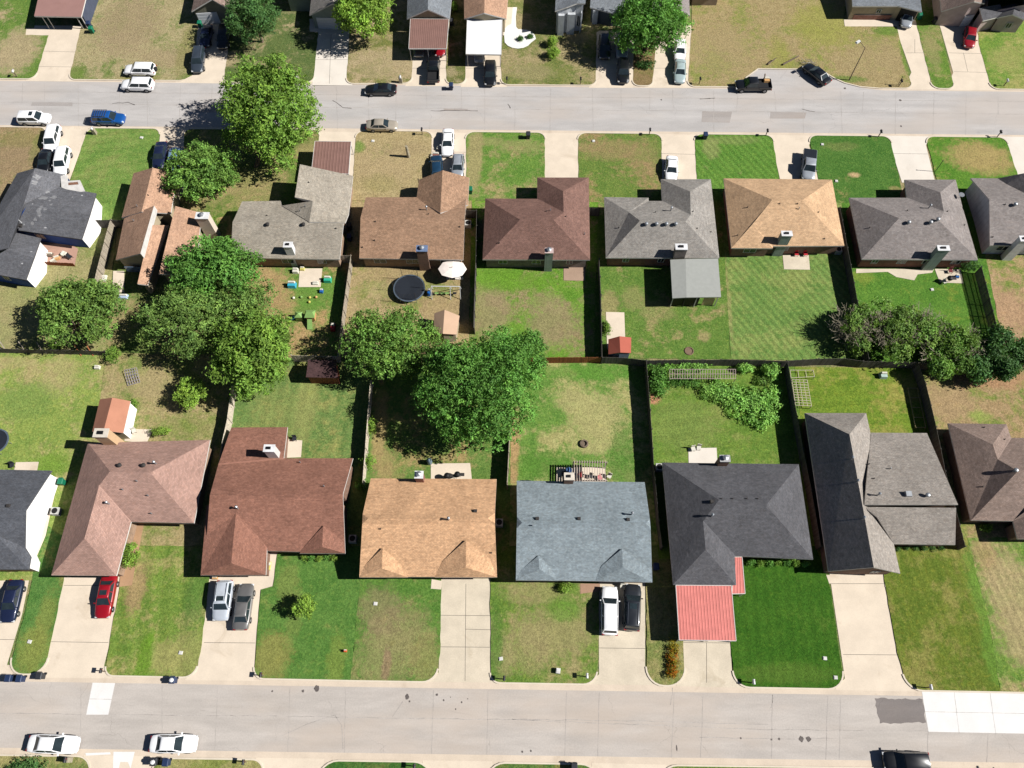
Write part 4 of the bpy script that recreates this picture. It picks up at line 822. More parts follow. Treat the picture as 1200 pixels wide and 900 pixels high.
for x0, x1, yb in ((652.5, 659.5, 27.5), (663, 675, 30.5), (678.5, 685, 28)):
    a, c = P(x0, yb, 0), P(x1, yb, 0); a, c = on_front(r, a.x, c.x, .25); q = MB(); q.box(((a.x+c.x)/2, a.y, 1.9), (c.x-a.x, .5, 3.8)); q.build('stone_pier', M_SIDY, r)
    
for x in (661, 677): a = P(x, 29.5, 0); window_on(r, *on_front(r, a.x-.35, a.x+.35, .02), 1.0, 3.0)
r, rr, rf = box_house('grey roofed house with an open dark garage beside the big round tree', [
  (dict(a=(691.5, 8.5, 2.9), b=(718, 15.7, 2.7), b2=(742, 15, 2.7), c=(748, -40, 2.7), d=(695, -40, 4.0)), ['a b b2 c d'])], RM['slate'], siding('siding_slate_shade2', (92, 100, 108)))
a, c = P(694.5, 38, 0), P(700.5, 38, 0); a, c = on_front(r, a.x, c.x, .25); q = MB(); q.box(((a.x+c.x)/2, a.y, 1.3), (c.x-a.x, .5, 2.6)); q.build('stone_pier', M_SIDY, r)
r, rr, rf = box_house('grey shingled house hidden behind the big round tree', [
  (dict(a=(764, 17, 2.7), b=(808.5, 18.5, 2.7), c=(806, -40, 2.7), d=(766, -40, 2.7), t=(786, 5, 4.0), k=(787, -55, 4.0)), ['a t k d', 't b c k'])], RM['greydark'], M_SIDT)
r, rr, rf = box_house('small brown walled house at the head of the dry corner lot', [
  (dict(a=(812, -9, 2.7), b=(846, -9, 2.7), c=(846, -50, 2.7), d=(813, -50, 2.7)), ['a b c d'])], RM['umber'], siding('siding_taupe', (176, 156, 134)))
r, rr, rf = box_house('slate roofed house with tan siding over red brick and an open garage', [
  (dict(a=(999, 7.2, 2.7), b=(1052, 7, 2.7), b2=(1080.5, 14, 2.6), c=(1074, -40, 3.6), d=(996, -40, 3.6)), ['a b b2 c d'])], RM['slate'], [M_SIDT])
a, c = P(998.5, 23.8, 0), P(1047.5, 23.8, 0); a, c = on_front(r, a.x, c.x, .06); q = MB(); q.box(((a.x+c.x)/2, a.y, .45), (c.x-a.x, .12, .9)); q.build('brick_base', M_BRKR, r)
a = P(1024.5, 21, 0); window_on(r, *on_front(r, a.x-.4, a.x+.4, .02), 1.2, 1.9)
a, c = P(1049, 24.3, 0), P(1075, 24.5, 0); a, c = on_front(r, a.x, c.x, .03); q = MB(); q.bar((a.x, a.y, 1.15), (c.x, c.y, 1.15), .06, 2.3); q.build('garage_shade_panel', m_black, r)  # black panel paints the shade inside the open garage
r, rr, rf = box_house('taupe roofed house with a wide white garage door and rosy siding', [
  (dict(a=(1103.5, 13.2, 2.8), t=(1142, 1.5, 4.6), b=(1154, 4, 4.0), c=(1165, -40, 4.0), k=(1142, -50, 4.6), d=(1097, -40, 2.8)), ['a t k d', 't b c k'])], RM['umber'], M_SIDP)
a, c = P(1104, 27.8, 0), P(1139.5, 27.8, 0); door_on(r, *on_front(r, a.x, c.x), 2.15, m_gar, 'garage_door')
r, rr, rf = box_house('two storey rose walled gabled house at the top right corner', [
  (dict(a=(1152, 24.3, 2.6), b=(1178, 18, 2.6), c=(1172, 5, 3.4), d=(1148, 9, 3.4)), ['a b c d']),
  (dict(a=(1164, -2, 5.0), t=(1180, -10, 6.0), b=(1215, 4, 4.4), c=(1225, -50, 4.4), k=(1185, -60, 6.0), d=(1164, -50, 5.0)), ['a t k d', 't b c k']),
  (dict(a=(1168, 21, 2.6), t=(1187, 17, 3.4), b=(1203, 24, 2.6), c=(1206, 8, 2.6), k=(1190, 4, 3.4), d=(1172, 8, 2.6)), ['a t k d', 't b c k'])], RM['charcoal'], M_SIDP)
a = P(1185, 10, 3.0); window_on(r, *on_front(r, a.x-.5, a.x+.5, .02), .9, 1.9)
# ------------------------------------------------------------------ carports, sheds, covers, fences
def ribbed(b, q, h=.05, pitch=.3, along=0, mi=0):
    """corrugated sheet on world quad q (4 points, z up); ribs run along q0->q3 when along=0"""
    a, c, d, e = q if along == 0 else (q[1], q[2], q[3], q[0])
    n = max(4, int((c-a).length/pitch)); up = Vector((0, 0, 1)); top = []; bot = []
    for i in range(n):
        for f, k in ((0, 0), (.62, 0), (.72, 1), (.9, 1)):
            t = (i+f)/n; top.append(a.lerp(c, t)+up*h*k); bot.append(e.lerp(d, t)+up*h*k)
    top.append(c); bot.append(d); m = len(top)
    fs = []
    for i in range(m-1):
        f = [(i, i+1, m+i+1, m+i)]
        fs += f
    vs = top+bot
    if newell([vs[k] for k in fs[0]]).z < 0: fs = [f[::-1] for f in fs]
    b.add(vs, fs, mi)
    return b
def flat_cover(name, label, cat, q, m, rib=None, posts=(), trim=None, th=.14, group=None, along=0, postm=None, parent=None, postr=.1):
    W = [P(*v) for v in q]; cx = sum(w.x for w in W)/4; cy = sum(w.y for w in W)/4
    r = parent or thing(name, label, cat, (cx, cy, 0), 0, group); b = MB()
    if rib: ribbed(b, W, .02, rib, along)
    else: b.add(W, [(0, 1, 2, 3) if newell(W).z > 0 else (3, 2, 1, 0)])
    dn = Vector((0, 0, -th)); W2 = [w+dn for w in W]
    b.add(W2, [(3, 2, 1, 0) if newell(W).z > 0 else (0, 1, 2, 3)], 1)
    b.build('roof', [m, trim or m], r)
    f = MB()
    for i in range(4): f.bar(W[i]-Vector((0, 0, th/2)), W[(i+1) % 4]-Vector((0, 0, th/2)), .06, th+.06)
    f.build('fascia', trim or m_trim, r)
    for px, py, z in posts:
        p = P(px, py, z); c = MB(); c.box((p.x, p.y, (z-.05)/2), (postr, postr, z-.05)); c.build('post', postm or m_trim, r)
    return r
m_cbrown = plain('carport_sheet_brown', (152, 116, 106), .6, 0, .08, 1.0); m_cpink = plain('carport_sheet_pink', (234, 138, 128), .55, 0, .1, .9); m_cwhite = plain('carport_sheet_white', (262, 262, 262), .5, 0, .03)
m_cgrey = plain('patio_sheet_grey', (176, 178, 172), .6, 0, .05)
flat_cover('carport', 'small ribbed brown metal carport in front of the long grey house', 'carport', ((369, 165.5, 2.6), (411.5, 166, 2.6), (408.5, 204, 2.7), (365, 201, 2.7)), m_cbrown, .42, ((370, 166.5, 2.5), (410.5, 167, 2.5), (366, 200, 2.5), (407.5, 202, 2.5)), along=0)
flat_cover('carport', 'large ribbed brown metal carport over a red car in the upper row', 'carport', ((481, 22, 2.75), (526, 22.5, 2.75), (523.2, 57, 2.55), (479, 57, 2.55)), m_cbrown, .3, ((480, 56, 2.5), (522, 56.3, 2.5), (501, 56, 2.5)))
flat_cover('carport', 'flat bright white carport roof in the upper row', 'carport', ((547.5, 21.7, 2.75), (588.7, 22.5, 2.75), (587.5, 64, 2.6), (546, 63.3, 2.6)), m_cwhite, None, ((547.5, 62.5, 2.55), (586, 63, 2.55)))
flat_cover('carport', 'pink ribbed metal carport on the driveway of the charcoal house', 'carport', ((792, 685.8, 2.45), (857, 686.3, 2.45), (862.7, 751, 2.35), (796, 750, 2.35)), m_cpink, .34, ((797, 748.5, 2.3), (861, 749, 2.3), (829, 748.5, 2.3)), th=.16)
flat_cover('porch_roof', 'narrow pink porch roof beside the pink carport', 'porch roof', ((860.5, 652.8, 2.3), (869.6, 652.8, 2.3), (873.2, 695.6, 2.2), (857.6, 696, 2.2)), m_cpink, .34, ((872, 694.5, 2.15), (859, 695, 2.15)), th=.12)
r = thing('patio_cover', 'grey flat roofed patio cover with a screened porch below it', 'patio cover', P(815, 325, 0)); 
W = [P(*q) for q in ((785.5, 304.3, 2.75), (803.5, 303.5, 2.95), (841.5, 303, 2.6), (845, 348, 2.6), (804.5, 348.5, 2.95), (788, 349.5, 2.75))]
b = MB(); b.add(W, [(1, 0, 5, 4)] if newell([W[1], W[0], W[5], W[4]]).z > 0 else [(0, 1, 4, 5)]); b.add(W, [(2, 1, 4, 3)] if newell([W[2], W[1], W[4], W[3]]).z > 0 else [(1, 2, 3, 4)])
for i in range(6): b.add([W[i], W[i]-Vector((0, 0, .14)), W[(i+1) % 6]-Vector((0, 0, .14)), W[(i+1) % 6]], [(0, 1, 2, 3)])
b.build('roof', m_cgrey, r)
for px in (789, 803.5, 817, 842): p = P(px, 349 if px < 842 else 348, 2.6); c = MB(); c.box((p.x+.05, p.y+.15, 1.28), (.1, .1, 2.56)); c.build('post', m_trim if px != 803.5 else m_vent, r)
p = P(790, 349, 2.6); q = P(842, 348, 2.6); c = MB(); c.box(((p.x+q.x)/2-1.2, p.y+.32, 1.1), (3.6, .05, 2.2)); c.build('screen', m_black, r)
c = MB(); c.box((q.x-.95, q.y+.25, .95), (1.5, .05, 1.9)); c.build('door_panel', plain('panel_cream', (236, 208, 160), .7), r)
def shed(name, label, comps, roofm, wallm, inset=.15, th=.1, **k):
    return house(name, label, comps, roofm, wallm, cat='shed', th=th, inset=inset, auto_win=False, **k)
r, rr, rf = shed('shed', 'orange roofed garden shed with a white sunlit side, beside the beige chimney', [
  (dict(nw=(117, 468, 2.5), t=(131.5, 466, 3.3), ne=(153, 470, 2.3), se=(144.5, 507.5, 2.3), k=(121.5, 504.5, 3.3), sw=(108, 506, 2.5)), ['nw t k sw', 't ne se k'])], concrete('shed_roof_orange', (198, 140, 114), .07, .15), [M_SIDT], wall2=M_SID)
r, rr, rf = shed('shed', 'small red roofed shed at the end of a pale slab by the fence corner', [
  (dict(nw=(713, 397.5, 2.2), t=(726, 394, 2.9), ne=(739.8, 395.5, 2.2), se=(739.5, 413.5, 2.2), k=(727, 413, 2.9), sw=(713, 415, 2.2)), ['nw t k sw', 't ne se k'])], concrete('shed_roof_red', (188, 104, 86), .07, .15), siding('shed_slate', (96, 110, 124), .3, True), trim=plain('shed_trim_red', (210, 120, 92)))
r, rr, rf = shed('shed', 'pale pinkish tan shed roof half under the tree by the trampoline', [
  (dict(nw=(509, 367, 2.1), t=(521, 363, 2.8), ne=(538.5, 370, 2.1), se=(535, 392, 2.1), k=(519, 391, 2.8), sw=(508, 390, 2.1)), ['nw t k sw', 't ne se k'])], concrete('shed_roof_tan', (214, 180, 152), .06, .15), M_SIDT, trim=plain('shed_trim_tan', (206, 168, 146)))
r, rr, rf = shed('shed', 'dark maroon shed with a red wooden wall in tree shade', [
  (dict(nw=(361, 421.5, 2.2), ne=(394, 422, 2.2), e=(394.5, 431, 2.75), se=(396, 443, 2.2), sw=(358.5, 442, 2.2), w=(360, 431, 2.75)), ['nw ne e w', 'w e se sw'])], shingle('shed_roof_maroon', (96, 72, 72)), siding('shed_red', (146, 80, 58), .25, True), trim=plain('shed_trim_dark', (96, 56, 52)))
# ---- fences
F_GREY = wood('fence_grey', (186, 174, 156)); F_DARK = wood('fence_shaded', (112, 108, 102)); F_RED = wood('fence_cedar', (176, 112, 76)); F_WHITE = wood('fence_pale', (228, 216, 196))  # F_DARK is the grey wood with the shade of its unlit faces put in
def fence(label, pts, m, h=1.8, pitch=.145, post=2.4, rails=True, gap=.0015, top=True, cat='fence', name='fence'):
    W = [P(x, y, h if top else 0) for x, y in pts]; r = thing(name, label, cat, (W[0].x, W[0].y, 0)); pk = MB(); rl = MB(); posts = []
    for a, c in zip(W[:-1], W[1:]):
        d = Vector((c.x-a.x, c.y-a.y, 0)); L = d.length; d /= L; an = math.atan2(d.y, d.x); o = Vector((-d.y, d.x, 0))
        n = max(1, int(L/pitch)); lean = R.uniform(-.02, .02)
        for i in range(n):
            t = (i+.5)*L/n; hh = h+R.uniform(-.03, .03)+.05*math.sin(t*.5); s = R.uniform(.78, 1.14)
            pk.box((a.x+d.x*t+o.x*R.uniform(-.006, .006), a.y+d.y*t+o.y*R.uniform(-.006, .006), hh/2+.02), (L/n-gap, .025, hh), an, c4=(s, s*R.uniform(.96, 1.02), s*R.uniform(.92, 1.02)))
        if rails:
            for z in (.35, h*.5, h-.25): rl.box(((a.x+c.x)/2+o.x*.04, (a.y+c.y)/2+o.y*.04, z), (L, .045, .09), an, c4=(.9, .9, .88))
        k = max(1, round(L/post))
        for i in range(k+1): posts.append(Vector((a.x, a.y, 0))+d*(L*i/k)+o*.08)
    pk.build('panel', m, r)
    if rails: rl.build('rail', m, r)
    last = None
    for p in posts:
        if last is not None and (p-last).length < .6: continue
        last = p; c = MB(); c.box((p.x, p.y, (h+.06)/2), (.1, .1, h+.06), 0, c4=(.85, .85, .83)); c.build('post', m, r)
    return r
fence('sunlit pale grey plank fence between the long grey house and the brown house', [(411, 299.5), (404.5, 345), (397, 402), (395.5, 416)], F_GREY)
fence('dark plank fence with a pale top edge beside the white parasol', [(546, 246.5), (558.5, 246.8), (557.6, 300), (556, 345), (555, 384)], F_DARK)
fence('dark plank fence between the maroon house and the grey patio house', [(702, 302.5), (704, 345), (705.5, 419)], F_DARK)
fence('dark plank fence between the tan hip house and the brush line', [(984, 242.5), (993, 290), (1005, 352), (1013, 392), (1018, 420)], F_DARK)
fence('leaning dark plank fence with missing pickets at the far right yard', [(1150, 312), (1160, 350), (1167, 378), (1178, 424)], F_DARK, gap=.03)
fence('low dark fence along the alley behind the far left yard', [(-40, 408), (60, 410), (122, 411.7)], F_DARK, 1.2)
for q in ((8, 409), (30, 409.5), (51, 410.2), (73, 410.6)):
    p = P(*q, 0); c = MB(); c.bar((p.x, p.y-.3, .0), (p.x-.35, p.y+.5, 1.25), .1); tag(c.build('fence_brace', F_GREY), 'pale leaning timber brace against the alley fence of the left yard', 'fence brace', 'braces leaning on the alley fence')
for k, q in enumerate(((94, 411), (108, 411))):
    p = P(*q, 0); c = MB(); c.bar((p.x+.4, p.y-.8, .0), (p.x-.5, p.y+.6, 1.3), .12); tag(c.build('fence_brace', F_RED), ('orange timber prop leaning on the alley fence under the round tree', 'orange timber prop at the east end of the alley fence, by the junk')[k], 'fence brace')
fence('short pale fence behind the dark maroon shed', [(341, 416.5), (370, 417.3), (396, 417.8)], F_WHITE)
fence('reddish cedar rail fence at the back of the blue grey house yard', [(560, 424), (630, 419.3), (705, 418.6)], F_RED, 1.6)
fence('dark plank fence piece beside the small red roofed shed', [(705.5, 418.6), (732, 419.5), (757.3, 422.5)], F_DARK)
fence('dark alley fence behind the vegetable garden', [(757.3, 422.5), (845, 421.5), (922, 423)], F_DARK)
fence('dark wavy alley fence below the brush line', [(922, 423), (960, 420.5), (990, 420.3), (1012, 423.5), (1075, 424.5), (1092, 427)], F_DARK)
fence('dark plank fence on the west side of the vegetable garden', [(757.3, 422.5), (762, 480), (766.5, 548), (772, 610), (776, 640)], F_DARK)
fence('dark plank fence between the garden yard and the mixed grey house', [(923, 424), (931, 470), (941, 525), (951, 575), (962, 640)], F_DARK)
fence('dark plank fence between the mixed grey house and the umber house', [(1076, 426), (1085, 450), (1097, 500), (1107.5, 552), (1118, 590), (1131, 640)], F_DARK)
fence('sunlit pale fence between the two brown roofed houses, under the leafy tree', [(271.5, 452), (266.5, 490), (260, 520), (256, 545)], F_WHITE)
fence('sunlit pale plank fence on the west side of the tan orange house yard', [(434, 446), (430.5, 490), (428, 525), (424.8, 566)], F_WHITE)
fence('plank fence below the large tree on the west side of the pergola yard', [(597.5, 500), (596, 530), (594, 568)], F_GREY)
fence('wide weathered fence beside the rock strewn corner of the blue walled house', [(129.5, 257), (122, 284), (110, 331)], F_GREY)
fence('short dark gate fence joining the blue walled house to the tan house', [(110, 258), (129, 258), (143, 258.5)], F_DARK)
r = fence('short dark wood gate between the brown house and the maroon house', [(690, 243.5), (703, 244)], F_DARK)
r = fence('short fence across the gap beside the slatted fence of the maroon house', [(399, 299.5), (411, 299.5)], F_GREY)
# ---- pergola, trellis, frames
F_PERG = wood('pergola_wood', (196, 180, 168)); F_TREL = wood('trellis_wood', (206, 186, 176)); F_FRAME = wood('frame_wood', (226, 214, 190))
r = thing('pergola', 'weathered slatted pergola behind the pale blue grey house', 'pergola', P(691, 555, 0)); z = 2.4
for i in range(13):
    x = 673+i*2.95*1.02; a = P(x, 539.5, z); c = P(x, 566, z); b = MB(); b.bar(a, c, .06, .14); b.build('rafter', F_PERG, r)
for y in (541.5, 563): b = MB(); b.bar(P(671, y, z-.13), P(712, y+.3, z-.13), .09, .16); b.build('beam', F_PERG, r)
for x, y in ((672, 541.5), (711, 541.8), (672, 563), (711, 563.3)): p = P(x, y, z-.2); b = MB(); b.box((p.x, p.y, 1.1), (.1, .1, 2.2)); b.build('post', F_PERG, r)
def lattice(name, label, quad, nx, ny, m, legs=True, w=.05, cat='trellis'):
    W = [P(*q) for q in quad]; r = thing(name, label, cat, ((W[0].x+W[2].x)/2, (W[0].y+W[2].y)/2, 0)); b = MB()
    for i in range(nx+1): b.bar(W[0].lerp(W[1], i/nx), W[3].lerp(W[2], i/nx), w)
    for j in range(ny+1): b.bar(W[0].lerp(W[3], j/ny)+Vector((0, 0, w)), W[1].lerp(W[2], j/ny)+Vector((0, 0, w)), w)
    b.build('lattice', m, r)
    if legs:
        for q in W: c = MB(); c.box((q.x, q.y, q.z/2), (.07, .07, q.z)); c.build('leg', m, r)
    return r
lattice('trellis', 'long pale trellis among the vines of the vegetable garden', ((785, 433, 1.7), (862, 433, 1.7), (862, 444, 1.5), (785, 444, 1.5)), 26, 2, F_TREL)
lattice('cold_frame', 'pale wooden grid frame along the fence beside the mixed grey house', ((928, 445, .9), (946, 445.5, .9), (951, 476, .9), (932, 475, .9)), 4, 10, F_FRAME, cat='cold frame')
lattice('cold_frame', 'small pale box frame at the alley corner beside the grid frame', ((926, 434, .8), (953, 434, .8), (954.5, 441.5, .8), (927, 443, .8)), 3, 1, F_FRAME, cat='cold frame')
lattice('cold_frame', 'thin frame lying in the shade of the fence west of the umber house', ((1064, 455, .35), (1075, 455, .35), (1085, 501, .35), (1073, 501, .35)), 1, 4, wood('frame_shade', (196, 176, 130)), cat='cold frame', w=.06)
lattice('lattice_panel', 'small pale grey lattice leaning in the weeds behind the orange roofed shed', ((146, 434, .5), (160, 431, .6), (164, 448, .15), (150, 452, .15)), 5, 5, wood('lattice_grey', (180, 172, 180)), cat='lattice', legs=False)
# ---- patio slabs and paths
def patio(pts, m=0, z=.1): patch(pts, z, m_drv[m] if isinstance(m, int) else m, 'patio')
for pts, m in ((((351.5, 315), (378, 315), (376, 336.8), (350, 336.8)), 0), (((660.5, 312), (685.5, 312), (685.5, 329.5), (660.5, 329)), concrete('patio_brown', (188, 160, 138), .1, .4)), (((710, 366), (731.5, 366.5), (733, 410), (711.5, 410)), 0),
    (((917, 299.5), (947.5, 299.5), (949, 316.5), (918.5, 316)), 2), (((1095, 315.5), (1125, 316), (1128.5, 332.5), (1101, 331.5)), 2), (((1003, 315.5), (1045, 315.5), (1094, 316), (1092, 320), (1075, 322), (1071, 329), (1050, 325), (1040, 319), (1003, 320.5)), 2),
    (((806.5, 525.5), (839.5, 525), (841, 548), (807, 548)), 1), (((505, 543.5), (551, 543), (553, 562), (505, 562)), 0), (((331, 527), (338, 515), (354.5, 516.5), (353, 536), (331, 537)), 0), (((652, 548), (709, 548), (711, 568), (652, 568)), 0),
    (((150, 503), (180, 503.5), (172, 520), (146, 517)), 0), (((19, 542), (46, 541.5), (44, 552), (17, 552)), 0), (((60, 558), (69, 560), (54, 628), (37, 668), (28, 668)), 0), (((35, 288), (56, 270), (92, 292), (88, 311), (52, 311)), concrete('patio_rose', (208, 166, 146), .1, .4)), (((133, 318), (146, 318), (146, 343), (132, 343)), 0),
    (((148, 612), (170, 610), (163, 645), (155, 686), (140, 688)), concrete('bed_soil_tan', (196, 158, 122), .1, .3)), (((590, 9), (601, 9), (598, 42), (589, 42)), 0), (((523, 328), (543, 328), (543, 322), (523, 322)), 1), (((680, 684), (703, 684), (703, 693), (680, 696)), concrete('bed_soil_rose', (186, 150, 124), .1, .3)), (((506, 679), (518, 681), (517, 691), (505, 690)), 0)):
    patio(pts, m)
c = P(607, 46); m_peb = plain('white_pebbles', (262, 260, 254), .8, var=.08, sc=9)
w = [(c.x+math.cos(a*math.pi/8)*2.3+(.6 if a < 4 else 0), c.y+math.sin(a*math.pi/8)*2.2+(1.5 if 4 < a < 9 else 0)) for a in range(16)]
b = MB(); b.slab(w, None, .109); tag(b.build('gravel_bed', m_peb), kind='structure')
c2 = P(602, 13); w = [tuple(P(x, y)[:2]) for x, y in ((598.5, 9), (606, 9), (604.5, 20), (605, 34), (598, 34), (599.5, 20))]; b = MB(); b.slab(w, None, .095); tag(b.build('gravel_bed', m_peb), kind='structure')
# ------------------------------------------------------------------ trees and shrubs
LEAF = {k: leafmat('leaf_'+k, c) for k, c in dict(mid=(144, 190, 90), bright=(150, 192, 82), lime=(170, 210, 88), dark=(104, 150, 82), olive=(146, 186, 90), grey=(150, 188, 96), yellow=(158, 194, 82), deep=(130, 188, 86), vine=(176, 232, 118), twig=(150, 140, 124), flower=(226, 132, 30), gold=(176, 160, 44)).items()}
m_bark = plain('bark_grey_brown', (128, 112, 96), .95, var=.3, sc=3)
m_twig = plain('bare_twig', (178, 168, 144), .95, var=.2, sc=3)
def leaf_cloud(lobes, n, size, rnd, flat=.35, tv=.3, droop=0.0):
    """lobes: (centre, radii, tint); leaves sit through each lobe's outer shell"""
    b = MB(); wts = [l[1][0]*l[1][1]+l[1][0]*l[1][2] for l in lobes]; per = 11
    for _ in range(max(6, n//per)):
        c, r, tn = rnd.choices(lobes, wts)[0]
        u = Vector((rnd.gauss(0, 1), rnd.gauss(0, 1), rnd.gauss(.3, 1))).normalized()
        k = rnd.uniform(.78, 1.06) if rnd.random() < .8 else rnd.uniform(.35, .8)
        tc = Vector((c[0]+u.x*r[0]*k, c[1]+u.y*r[1]*k, c[2]+u.z*r[2]*k)); tv2 = tn*rnd.uniform(.72, 1.24); hue = rnd.uniform(-.07, .09)
        ts = size*rnd.uniform(.75, 1.15)
        for _ in range(per):
            p = tc+Vector((rnd.gauss(0, .62), rnd.gauss(0, .62), rnd.gauss(0, .42)))*ts
            nrm = (u*.7+Vector((rnd.gauss(0, .42), rnd.gauss(0, .42), rnd.gauss(flat*.5, .4)))).normalized()
            t = nrm.cross(Vector((rnd.gauss(0, 1), rnd.gauss(0, 1), rnd.gauss(0, 1)))).normalized(); s = nrm.cross(t)
            L = size*rnd.uniform(.65, 1.35); w = L*rnd.uniform(.36, .55)
            v = tv2*rnd.uniform(1-tv*.6, 1+tv*.6); tip = nrm*(-L*.12)
            b.add([p-t*L*.5+tip, p+s*w*.5, p+t*L*.5+tip, p-s*w*.5], [(0, 1, 2, 3)], 0, None, (v*(1+hue), v, v*(1-hue)))
    return b
def limb(b, a, c, r0, r1, rnd, n=4, jit=.12):
    pts = [Vector(a).lerp(Vector(c), i/n) for i in range(n+1)]; L = (Vector(c)-Vector(a)).length
    for i in range(1, n): pts[i] += Vector((rnd.uniform(-1, 1), rnd.uniform(-1, 1), rnd.uniform(-.4, .6)))*jit*L/n
    for i in range(n): b.cyl(pts[i], pts[i+1], r0+(r1-r0)*i/n, r0+(r1-r0)*(i+1)/n, 7, 0, False)
    return pts
def tree(label, px, py, rx, ry, rz, zc, mat, n, size, seed, nl=11, lobe=(.36, .55), trunk=None, name='tree', cat='tree', group=None, tv=.3, base=None, extra=()):
    """px,py: where the middle of the crown (height zc) shows in the photo; radii in metres"""
    rnd = random.Random(seed); c = P(px, py, zc); n = int(n*1.75); size *= .8; tv = .42
    bx, by = (c.x, c.y) if base is None else tuple(P(*base, 0)[:2])
    r = thing(name, label, cat, (bx, by, 0), 0, group); lobes = []
    for i in range(int(nl*2.6)):
        a = i*2.39996+rnd.uniform(-.35, .35); zz = 1-1.55*(i+.5)/(nl*2.6); zz += rnd.uniform(-.1, .1)
        rr = math.sqrt(max(.05, 1-min(1, zz*zz))); k = rnd.uniform(.20, .34); q = (1-k*.8)*rnd.uniform(.76, 1.12)
        lobes.append(((c.x+math.cos(a)*rr*rx*q, c.y+math.sin(a)*rr*ry*q, c.z+zz*rz*q), (rx*k, ry*k, rz*k*1.1), rnd.uniform(.72, 1.22)))
    for ex, ey, ez, er in extra:
        q = P(ex, ey, ez); lobes.append(((q.x, q.y, q.z), (er, er, er*.9), rnd.uniform(.85, 1.15))); q = q.lerp(c, .3); lobes.append(((q.x, q.y, q.z), (er, er, er*.9), rnd.uniform(.8, 1.1)))
    for i in range(max(3, nl//3)):
        lobes.append(((c.x+rnd.uniform(-.35, .35)*rx, c.y+rnd.uniform(-.35, .35)*ry, c.z+rnd.uniform(-.2, .3)*rz), (rx*.42, ry*.42, rz*.42), .9))
    leaf_cloud(lobes, n, size, rnd, tv=tv).build('crown', LEAF[mat], r)
    t = MB(); tr = trunk or max(.08, rx*.055); top = Vector((c.x, c.y, c.z-rz*.1)); f = Vector((bx, by, -.05))
    mid = f.lerp(top, .45); limb(t, f, mid, tr, tr*.75, rnd, 3, .05)
    for l in lobes[:min(16, len(lobes)):2]: limb(t, mid, l[0], tr*.5, tr*.12, rnd, 3, .15)
    t.build('trunk', m_bark, r)
    return r
def shrub(label, px, py, rx, ry, h, mat, n, size, seed, name='shrub', cat='shrub', group=None, nl=5, z0=.05, tv=.3):
    rnd = random.Random(seed); c = P(px, py, h*.5); r = thing(name, label, cat, (c.x, c.y, 0), 0, group)
    lobes = [((c.x+rnd.uniform(-.45, .45)*rx, c.y+rnd.uniform(-.45, .45)*ry, h*rnd.uniform(.45, .6)), (rx*.62, ry*.62, h*.48), rnd.uniform(.8, 1.2)) for _ in range(nl)]
    leaf_cloud(lobes, int(n*1.8), size*.85, rnd, tv=tv).build('foliage', LEAF[mat], r)
    t = MB()
    for _ in range(4): limb(t, (c.x, c.y, 0), (c.x+rnd.uniform(-.5, .5)*rx, c.y+rnd.uniform(-.5, .5)*ry, h*.6), .03, .012, rnd, 2)
    t.build('stem', m_bark, r)
    return r
tree('tall broad green tree standing over the upper street beside the small brown carport', 316, 131, 6.6, 8.4, 6.2, 6.4, 'bright', 13500, .55, 1, 15, base=(300, 196), extra=((289, 76, 9.6, 1.5), (344, 88, 9.0, 1.4), (270, 106, 7.6, 1.5), (367, 142, 6.0, 1.6), (272, 160, 4.5, 1.5), (338, 186, 3.6, 1.5)))
tree('spreading low tree shading the tan roofed split level house and its driveway', 237, 204, 5.8, 4.9, 2.8, 3.6, 'mid', 6500, .48, 2, 12)
tree('dark dense tree beside the olive grey house at the top', 296, 17, 4.6, 4.6, 3.6, 5.2, 'dark', 7500, .42, 3, 12)
tree('bright lime green tree beside the grey house with the shaded driveway', 424, 13, 4.6, 4.4, 3.4, 5.0, 'lime', 6500, .5, 4, 11)
tree('big round mid green tree over the driveways right of the white carport', 762, 27, 6.6, 5.4, 3.9, 5.0, 'deep', 11500, .48, 5, 15)
tree('round olive green tree in the yard of the blue walled house', 91, 364, 6.0, 4.9, 2.9, 4.2, 'olive', 9000, .46, 6, 13, base=(88, 404))
tree('bright green tree hiding the south end of the tan split level house', 250, 318, 6.4, 4.6, 3.2, 4.6, 'deep', 8500, .5, 7, 12)
tree('grey green feathery tree in the middle of the left tree clump', 216, 376, 6.1, 5.4, 2.8, 4.4, 'grey', 8000, .4, 8, 12)
tree('yellow green large leaved tree at the south end of the left tree clump', 298, 415, 5.1, 6.0, 3.6, 4.8, 'bright', 8500, .58, 9, 13)
tree('dark grey green tree between the feathery tree and the long grey house yard', 283, 360, 4.9, 4.2, 2.4, 4.0, 'grey', 4800, .4, 10, 9)
tree('round bushy tree below the trampoline yard', 456, 404, 6.1, 5.2, 3.3, 4.6, 'mid', 9500, .42, 11, 13)
tree('largest tree of the picture, dense and green, behind the tan orange house', 562, 456, 7.4, 7.2, 4.6, 6.4, 'deep', 15500, .44, 12, 18, extra=((620, 440, 6, 1.8), (500, 470, 4.5, 1.6), (548, 517, 4, 1.7), (600, 505, 4.5, 1.6)))
tree('green tree top between the round bushy tree and the largest tree', 527, 440, 4.4, 4.6, 3.4, 5.0, 'mid', 5500, .42, 13, 9)
tree('tree crown leaning over the cedar rail fence, east of the pinkish shed', 606, 417, 4.3, 3.9, 2.8, 4.6, 'deep', 5200, .42, 14, 8)
tree('small round bush tree alone in the back yard left of the pale sunlit fence', 223, 462, 2.15, 2.1, 1.5, 1.9, 'lime', 2600, .32, 15, 7, name='small_tree')
tree('small lime green tree planted at the corner of the reddish brown hip house', 153.5, 650, .95, 1.7, 1.0, 1.8, 'lime', 1100, .28, 16, 6, name='small_tree')
